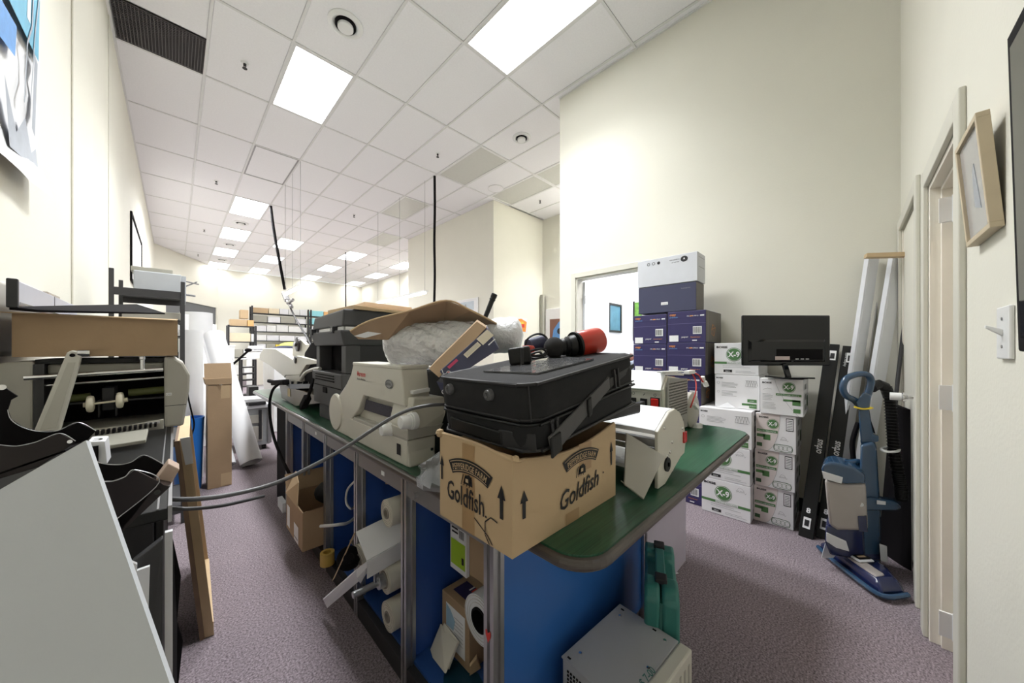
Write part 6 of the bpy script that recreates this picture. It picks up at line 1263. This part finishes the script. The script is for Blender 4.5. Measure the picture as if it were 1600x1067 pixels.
# comb rack
T.part('comb_tray', MB().hexa([(lx(135,1.70),1.66,.930),(lx(228,1.66),1.66,.935),(lx(232,1.80),1.82,.950),(lx(150,1.80),1.82,.945)], [(lx(135,1.70),1.66,.942),(lx(228,1.66),1.66,.948),(lx(232,1.80),1.82,.962),(lx(150,1.80),1.82,.957)]), STONE, bevel=.003)
for k in range(12): x = lx(148,1.80)+.0125*k; T.part('comb_tooth', MB().box(x, x+.006, 1.80, 1.835, .957+.0006*k, .970+.0006*k), BLKM)
# ------------------------------------------------------------------ cardboard tray on the machine
T = Thing('long_carton', 'wide shallow brown carton lying open on the folding machine', 'box', (-.18, 2.05, 1.224))
x0, x1, y0, y1, z0, z1 = -.36, .008, 1.85, 2.36, 1.224, 1.362; t = .005; m = MB().box(x0,x1,y0,y1,z0,z0+t)
for q in ((x0,x1,y0,y0+t), (x0,x1,y1-t,y1), (x0,x0+t,y0+t,y1-t), (x1-t,x1,y0+t,y1-t)): m.box(*q, z0+t, z1)
T.part('body', m, CARD)
T.part('carton_flap', MB().hexa([(x0-.045,y0-.02,z1-.001),(x1-.004,y0-.015,z1-.004),(x1,y0+.01,z1),(x0,y0+.01,z1)], [(x0-.045,y0-.02,z1+.002),(x1-.004,y0-.015,z1-.001),(x1,y0+.01,z1+.004),(x0,y0+.01,z1+.004)]), CARD2)
T.part('corner_tape', MB().box(x1,x1+.0015,y0+.01,y0+.05,z0+.01,z0+.07), TEAL)
single('thin_sheet', MB().hexa([on_y(14,484,1.80),on_y(60,488,1.78),on_y(258,491,1.90),on_y(190,488,2.1)], [on_y(14,479,1.80),on_y(60,484,1.78),on_y(258,489,1.90),on_y(214,475,2.1)]), BLKM, 'thin black panel lying on the wide brown carton', 'panel', bevel=.001)
T = Thing('light_box', 'long silver light box with black end cap lying along the left wall', 'light box', (-.348, 2.2, 1.383))
T.part('body', MB().box(-.357,-.339,1.80,2.68,1.383,1.459), mat('brushed_light', (.66,.67,.76), .28, metal=.35, var=.04), bevel=.002)
T.part('end_cap', MB().box(-.358,-.337,1.785,1.80,1.375,1.463), CHARD, bevel=.003)
T.part('highlight_strip', MB().box(-.339,-.337,1.81,2.66,1.388,1.394), CHROME)
T.part('joint', MB().box(-.339,-.338,2.24,2.243,1.39,1.458), CHARD)
single('padded_case', MB().box(-.436,-.392,1.75,2.45,1.224,1.475), BEIGED, 'rounded beige panel standing against the wall behind the light box', 'panel', bevel=.018, smooth=True, seg=4)
single('tan_block', MB().box(-.436,-.389,2.47,2.68,1.35,1.50), mat('tan_grey', (.40,.35,.29), .6), 'small taupe block behind the silver light box', 'block', bevel=.004)
# ------------------------------------------------------------------ dark rack with printer
T = Thing('steel_rack', 'dark grey steel rack behind the wide brown carton', 'shelf', (-.12, 3.68, 0))
x0, x1, y0, y1 = -.302, .052, 3.40, 3.95
for x, y in ((x0,y0),(x1,y0),(x0,y1),(x1,y1)): T.part('post', MB().box(x-.022 if x > 0 else x, x if x > 0 else x+.022, y-.022, y+.0, 0, 1.775 if x < 0 else 1.73), CHAR, bevel=.002)
for z in (1.65, 1.16, .6, .12):
    T.part('shelf', MB().box(x0+.022,x1-.022,y0,y1,z-.004,z+.004).box(x0+.022,x1-.022,y0-.018,y0-.012,z-.045,z+.006).box(x0+.022,x1-.022,y1-.02,y1-.014,z-.045,z+.006), CHAR)
T = Thing('cream_printer', 'pale grey printer on top of the dark steel rack', 'printer', (-.06, 3.70, 1.655))
T.part('body', MB().box(-.20,.035,3.45,3.90,1.656,1.79), mat('cool_grey_body', (.50,.52,.55), .5), bevel=.006)
T.part('lid', MB().box(-.215,-.01,3.50,3.93,1.792,1.825), STONE, bevel=.004); T.part('side_bracket', MB().box(.036,.060,3.50,3.75,1.60,1.79), mat('cool_grey_body', (.5,.52,.55), .5), bevel=.002)
T.part('wire_arm', MB().tube([(.06,3.55,1.76),(.09,3.52,1.75),(.13,3.50,1.74)], .005, 6).tube([(.06,3.6,1.73),(.10,3.55,1.75),(.12,3.52,1.76)], .005, 6).tube([(.06,3.55,1.66),(.11,3.52,1.65)], .007, 6), ALUD, smooth=True)
for k, (z, h_, m_) in enumerate(((1.45,.06,BEIGED),(1.35,.08,PAPER),(1.23,.09,PEWTER))):
    single('rack_tray', MB().box(-.25+.02*k,.03-.01*k,3.43,3.90,z+.01,z+h_), m_, ('beige tray, top one inside the dark steel rack','white paper tray, middle one inside the dark steel rack','grey tray, lowest seen inside the dark steel rack')[k], 'tray', bevel=.004)
for z in (1.45, 1.34): T = single('rack_runner', MB().box(-.27,.032,3.42,3.92,z-.004,z+.004), CHAR, 'thin dark shelf under the %s tray in the rack' % ('beige' if z > 1.4 else 'white'), 'shelf')
single('rack_box', MB().box(-.25,.02,3.44,3.90,1.166,1.228), CHAR, 'dark box on the rack shelf behind the brown carton', 'box', bevel=.004)
# ------------------------------------------------------------------ aisle floor things on the left
T = Thing('canvas_frame', 'tall wooden stretcher frame leaning against the black table in the aisle', 'frame', (.09, 2.2, 0))
b1, b2 = Vector((.086,1.97,.0)), Vector((.104,2.62,.0)); tp = Vector((-.078,.02,.865))
w = Vector((.036,-.012,.004))
def rb(p, q, m_, nm): T.part(nm, MB().hexa([p, p+w, p+w+Vector((0,.035,0)), p+Vector((0,.035,0))], [q, q+w, q+w+Vector((0,.035,0)), q+Vector((0,.035,0))]), m_, bevel=.001)
rb(b1, b1+tp, WOOD, 'stile'); rb(b2, b2+tp, WOOD, 'stile')
T.part('rail', MB().hexa([b1+tp-Vector((0,0,.04)), b1+tp-Vector((0,0,.04))+w, b2+tp-Vector((0,0,.04))+w, b2+tp-Vector((0,0,.04))], [b1+tp, b1+tp+w, b2+tp+w, b2+tp]), WOOD, bevel=.001)
T.part('rail', MB().hexa([b1+Vector((0,.03,0)), b1+w+Vector((0,.03,0)), b2+w, b2], [b1+Vector((0,.03,.04)), b1+w+Vector((0,.03,.04)), b2+w+Vector((0,0,.04)), b2+Vector((0,0,.04))]), WOOD, bevel=.001)
T.part('canvas_back', MB().hexa([b1-Vector((.008,0,0)), b1, b2, b2-Vector((.008,0,0))], [b1+tp-Vector((.008,0,0)), b1+tp, b2+tp, b2+tp-Vector((.008,0,0))]), WOODD)
T.part('side_face', MB().hexa([b1-Vector((.010,.006,0)), b1+Vector((.006,-.006,0)), b1+Vector((.006,-.001,0)), b1-Vector((.010,.001,0))], [b1+tp-Vector((.010,.006,0)), b1+tp+Vector((.006,-.006,0)), b1+tp+Vector((.006,-.001,0)), b1+tp-Vector((.010,.001,0))]), WOODD)
T.part('paper_wrap', MB().hexa([b1+tp*.88+w*.4-Vector((0,.014,0)), b1+tp*.88+w+Vector((.003,-.012,0)), b1+tp+w+Vector((.003,-.012,.01)), b1+tp+w*.2-Vector((0,.014,-.01))], [p+Vector((0,.005,0)) for p in (b1+tp*.88+w*.4-Vector((0,.014,0)), b1+tp*.88+w+Vector((.003,-.012,0)), b1+tp+w+Vector((.003,-.012,.01)), b1+tp+w*.2-Vector((0,.014,-.01)))]), PAPER)
m = MB()
m.lathe((.085,4.15,0), (0,0,1), [(0,.085),(.02,.088),(.60,.105),(.64,.11),(.64,.10),(.05,.08)], 32)
single('blue_bin', m, BINB, 'bright blue plastic bin beside the tall brown carton', 'bin', smooth=True)
single('thin_cable', MB().tube([(.035,2.18,1.04),(.05,2.5,1.04),(.07,3.6,1.02),(.075,3.99,.98),(.08,3.97,.85),(.10,3.97,.72),(.118,3.98,.60),(.10,3.975,.50),(.09,3.97,.42)], .006, 8), BLKM, 'thin black cable hanging in front of the blue bin', 'cable', smooth=True)
T = Thing('tall_carton', 'tall narrow brown carton standing open behind the blue bin', 'box', (.29, 4.2, 0))
x0, x1, y0, y1 = .205, .372, 4.02, 4.25
T.part('body', MB().box(x0,x1,y0,y1,0,.93), CARD, bevel=.003)
T.part('upper_sleeve', MB().hexa([(x0-.012,y0-.006,.93),(x1-.0,y0-.006,.925),(x1,y1,.925),(x0-.012,y1,.93)], [(x0-.02,y0-.006,.985),(x1-.0,y0-.006,.985),(x1,y1,.985),(x0-.02,y1,.985)]), CARD, bevel=.002)
T.part('carton_flap', MB().hexa([(x0-.02,y0,.985),(x1,y0,.985),(x1,y0+.01,.985),(x0-.02,y0+.01,.985)], [(x0-.022,y0+.03,1.12),(x1-.004,y0+.03,1.12),(x1-.004,y0+.04,1.12),(x0-.022,y0+.04,1.12)]), CARD)
f = Fr((x0,y0,0), (1,0,0), (0,0,1)); f.rect(CARD2, .09,.80,.155,.93); f.rect(CARD2, .09,.01,.165,.12); f.line(INKG, [(.0,.925),(.165,.925)], .002); T.prints(f, 'tape_patch')
T.part('staple', MB().tube([(x0+.08,y0-.008,.93),(x0+.09,y0-.02,.92),(x0+.10,y0-.008,.93)], .003, 6), CHROME)
def proll(lb, p, q, r, m_=PAPER, open_=.6):
    T = Thing('paper_roll', lb, 'paper roll', (p[0], p[1], min(p[2], q[2])), 'large rolls of white paper'); 
    T.part('rolled_sheet', MB().cyl(p, q, r, n=32, inner=r*.93), m_, smooth=True); d = (Vector(q)-Vector(p)).normalized()
    T.part('inner_turn', MB().cyl(Vector(p)+d*.003, Vector(q)-d*.003, r*.86, n=28, inner=r*.80), m_, smooth=True)
    s = d.orthogonal(); return T
proll('white paper roll standing upright behind the blue bin', (.10,4.50,0), (.10,4.50,1.43), .10)
proll('taller white paper roll standing further back by the wall', (-.02,5.02,0), (.0,5.03,1.62), .11)
proll('white paper roll leaning, the outer one on the aisle side', (.575,4.48,.045), (.33,5.35,1.42), .096)
proll('white paper roll leaning, the inner one behind the tall carton', (.365,4.52,.045), (.12,5.38,1.40), .09)
single('white_tube_bundle', MB().cyl((.22,6.0,0), (.20,6.02,1.72), .16, n=28, inner=.15), PAPER, 'wide pale paper tube standing behind the leaning rolls', 'paper roll', smooth=True)
# grey desktop printer on the floor beyond rolls
T = Thing('floor_printer', 'grey printer with papers on top standing on the carpet in the aisle', 'printer', (.69, 5.4, 0))
x0, x1, y0, y1 = .53, .85, 5.15, 5.7
T.part('body', MB().box(x0,x1,y0,y1,.06,.52), mat('printer_grey', (.36,.37,.38), .5, var=.15), bevel=.008)
T.part('side_panel', MB().box(x1-.03,x1+.01,y0-.03,y0,.08,.56), ALUD, bevel=.003); T.part('drawer', MB().box(x0+.05,x1-.08,y0-.02,y0,.12,.30).box(x0+.05,x1-.08,y0-.02,y0,.34,.44), BEIGED, bevel=.004)
T.part('top_tray', MB().box(x0-.02,x1,y0-.02,y1,.52,.56), PEWTER, bevel=.006); T.part('bracket', MB().box(x0+.10,x1-.05,y0-.04,y0+.2,.56,.60).box(x0+.20,x0+.23,y0-.03,y0,.14,.5), CHARD, bevel=.004)
for x in (x0+.06, x1-.06): T.part('caster', MB().cyl((x-.02,y0+.05,.03), (x+.02,y0+.05,.03), .03), BLK, smooth=True)
single('paper_sheets', MB().hexa([(.55,5.16,.602),(.83,5.14,.602),(.84,5.5,.602),(.56,5.55,.602)], [(.55,5.16,.635),(.83,5.14,.635),(.84,5.5,.635),(.56,5.55,.635)]), PAPER, 'loose white papers lying on the grey floor printer', 'paper')
single('black_tower', MB().box(1.0,1.15,8.1,8.4,0,.52), BLK, 'black upright box on the carpet beyond the grey floor printer', 'box', bevel=.006)

# ================================================================== FAR END OF THE ROOM
def shelf_unit(lb, x0, x1, y, zs, H):
    T = Thing('shelving_unit', lb, 'shelf', ((x0+x1)/2, y, 0), 'steel shelving along the far wall')
    for x in (x0, x1):
        for yy in (y, y+.45): T.part('post', MB().box(x-.025,x+.025,yy-.025,yy+.025,0,H), CHARD)
    for z in zs: T.part('shelf', MB().box(x0,x1,y-.02,y+.47,z-.025,z), CHARD)
BOXM = {'white': PAPER, 'cream': mat('cream_card', (.72,.62,.45), .7), 'brown': CARD2, 'grey': STONE, 'pale': mat('pale_card', (.70,.70,.68), .6), 'yellow': mat('yellow_card', (.80,.62,.06), .6),
        'orange': mat('orange_card', (.72,.40,.16), .6), 'turquoise': mat('turquoise_card', (.28,.62,.68), .6), 'dark': CHARD, 'green': mat('green_card', (.30,.50,.28), .6), 'lime': mat('lime_card', (.70,.75,.10), .6)}
ORD = ['bottom', 'second', 'third', 'fourth', 'fifth', 'sixth', 'seventh']
def fill(unit, x0, x1, y, zs, gaps, seed, grp):
    random.seed(seed)
    for k, z in enumerate(zs):
        x = x0+.04; i = 0; gap = gaps[k]
        while x < x1-.12:
            w = random.uniform(.30,.62); w = min(w, x1-.03-x)
            c = random.choice(['white','white','pale','white','cream','pale','grey','brown','white','dark' if random.random() < .08 else 'white'])
            if (k, i) in unit['sp']: c = unit['sp'][(k, i)]
            h = gap*random.uniform(.68,.93)
            single('storage_box', MB().box(x,x+w-.02,y+.0+random.uniform(0,.05),y+.42,z+.002,z+h), BOXM[c],
                   '%s box on the %s, %s shelf up, %s from the left' % (c, unit['n'], ORD[k], ['first','second','third','fourth','fifth','sixth','seventh','eighth','ninth'][i]), 'box', group=grp, bevel=.006)
            x += w; i += 1
Z1 = [.35,.80,1.22,1.58,1.95,2.32,2.68]; g = [.36,.34,.30,.30,.30,.30,.28]
shelf_unit('dark steel shelving unit, middle one of three on the far wall', 2.15, 4.10, 16.6, Z1, 2.95)
fill({'n':'middle far shelving','sp':{(6,0):'brown',(2,2):'yellow',(4,0):'white',(4,1):'pale'}}, 2.15, 4.10, 16.6, Z1, g, 11, 'boxes on the middle far shelving')
shelf_unit('dark steel shelving unit on the far wall, right one nearest the printer', 4.20, 6.20, 16.6, Z1, 2.95)
fill({'n':'right far shelving','sp':{(6,0):'turquoise',(5,0):'turquoise',(6,1):'orange',(6,3):'orange',(4,1):'yellow',(3,2):'green',(2,1):'lime',(2,2):'yellow'}}, 4.20, 6.20, 16.6, Z1, g, 12, 'boxes on the right far shelving')
Z2 = [.35,.95,1.50,2.05]
shelf_unit('low dark shelving unit in the far left corner with brown boxes on top', 1.30, 2.05, 15.0, Z2, 2.07)
fill({'n':'low corner shelving','sp':{(3,0):'brown',(3,1):'orange',(2,0):'cream'}}, 1.30, 2.05, 15.0, Z2, [.4,.4,.35,.25], 13, 'boxes on the low corner shelving')
single('storage_box', MB().box(1.62,1.85,15.05,15.4,2.32,2.62), BOXM['brown'], 'brown box standing highest on the low corner shelving', 'box', bevel=.006)
def cabinet(name, lb, x0, x1, y0, y1, H, m, z0=.06, cat='cabinet', extras=None):
    T = Thing(name, lb, cat, ((x0+x1)/2, y0, 0)); T.part('body', MB().box(x0,x1,y0,y1,z0,H), m, bevel=.015)
    T.part('door_panel', MB().box(x0+.03,x1-.03,y0-.012,y0,z0+.05,H*.55), m, bevel=.006); T.part('top_lid', MB().box(x0-.01,x1+.01,y0-.01,y1,H,H+.04), m, bevel=.01)
    for x in (x0+.08,x1-.08): T.part('caster', MB().cyl((x-.02,y0+.08,.03),(x+.02,y0+.08,.03),.03,n=12), BLKM, smooth=True)
    if extras: extras(T)
    return T
WC = mat('copier_white', (.74,.745,.75), .45); LG = mat('light_grey_panel', (.45,.47,.50), .5)
cabinet('copier', 'white copier with grey front panel in the far left part of the room', 0.74, 1.12, 11.5, 12.0, 1.30, WC, extras=lambda T: (T.part('grey_panel', MB().box(.85,1.08,11.47,11.49,.75,1.0), LG, bevel=.01), T.part('display', MB().box(.8,.95,11.47,11.49,1.2,1.26), CHARD)))
cabinet('copier', 'tall white copier in the middle of the far aisle', 1.38, 1.70, 11.0, 11.6, 1.18, WC, extras=lambda T: (T.part('side_door', MB().box(1.42,1.66,10.97,10.985,.3,1.0), BEIGE, bevel=.006), T.part('feeder', MB().box(1.40,1.68,11.0,11.5,1.23,1.33), PEWTER, bevel=.02), T.part('dark_foot', MB().box(1.38,1.74,10.9,11.6,.04,.08), CHARD)))
cabinet('paper_cabinet', 'pale grey cabinet between the two far copiers', 2.4, 3.1, 12.8, 13.4, 1.2, LG)
T = Thing('office_trolley', 'small dark wheeled trolley with shelves in the far aisle', 'trolley', (1.23, 10.1, 0))
for x in (1.10,1.36):
    for y in (10.0,10.3): T.part('post', MB().box(x-.02,x+.02,y-.02,y+.02,.08,1.0), CHARD)
for z in (.15,.35,.5,.65,.8,1.0): T.part('shelf', MB().box(1.1,1.36,10.0,10.3,z,z+.025), CHARD if z < .9 else PEWTER)
for x in (1.10,1.36): T.part('caster', MB().cyl((x-.02,10.0,.04),(x+.02,10.0,.04),.04,n=12), BLKM, smooth=True)
T = Thing('desk_lamp_arm', 'black rod with a round knob slanting up in the far aisle', 'stand', (1.28, 8.6, .6))
T.part('rod', MB().cyl(at(354,578,6.6), at(387,549,6.6), .02), BLKM, smooth=True); T.part('knob', MB().ball(at(388,547,6.6), .05, 14, (1.2,1,.8)), BLKM, smooth=True)
T.part('stand', MB().cyl(at(354,578,6.6), Vector((*at(354,578,6.6).xy, .0)), .015), BLKM, smooth=True)
single('orange_carton', MB().box(3.9,4.55,12.0,12.5,1.3,1.95), BOXM['orange'], 'orange brown carton on the far cabinets before the right shelving', 'box', bevel=.01)
single('far_table', MB().box(3.6,5.2,11.9,12.6,1.2,1.29).box(3.65,3.75,12.0,12.5,0,1.2).box(5.05,5.15,12.0,12.5,0,1.2), WC, 'far white table carrying the orange brown carton', 'table', bevel=.01)
single('yellow_bag', MB().ball((2.75,12.4+.7,1.36), .22, 16, (1.6,1,.5)), BOXM['lime'], 'yellow bag lying on the far grey cabinet', 'bag', smooth=True)
single('navy_cloth', MB().ball(at(447,548,5.6)+Vector((0,0,0)), .16, 16, (1.5,1,.55)), mat('navy_cloth', (.03,.035,.08), .8), 'folded navy cloth heap behind the slanted feeder arm', 'cloth', smooth=True)
single('cloth_cabinet', MB().box(1.05,1.6,6.1,6.9,0,1.12), WC, 'white cabinet under the navy cloth', 'cabinet', bevel=.01)
single('red_object', MB().ball(at(321,517,13.4), .20, 14, (1.2,1,.8)).cyl(at(321,525,13.4), Vector((*at(321,525,13.4).xy, 0)), .08), mat('maroon', (.12,.02,.03), .7), 'small maroon item on a stand in the far left corner', 'ornament', smooth=True)
single('white_base_unit', MB().box(.3,.85,8.9,9.4,0,.8), WC, 'white low unit beyond the leaning rolls', 'cabinet', bevel=.01)
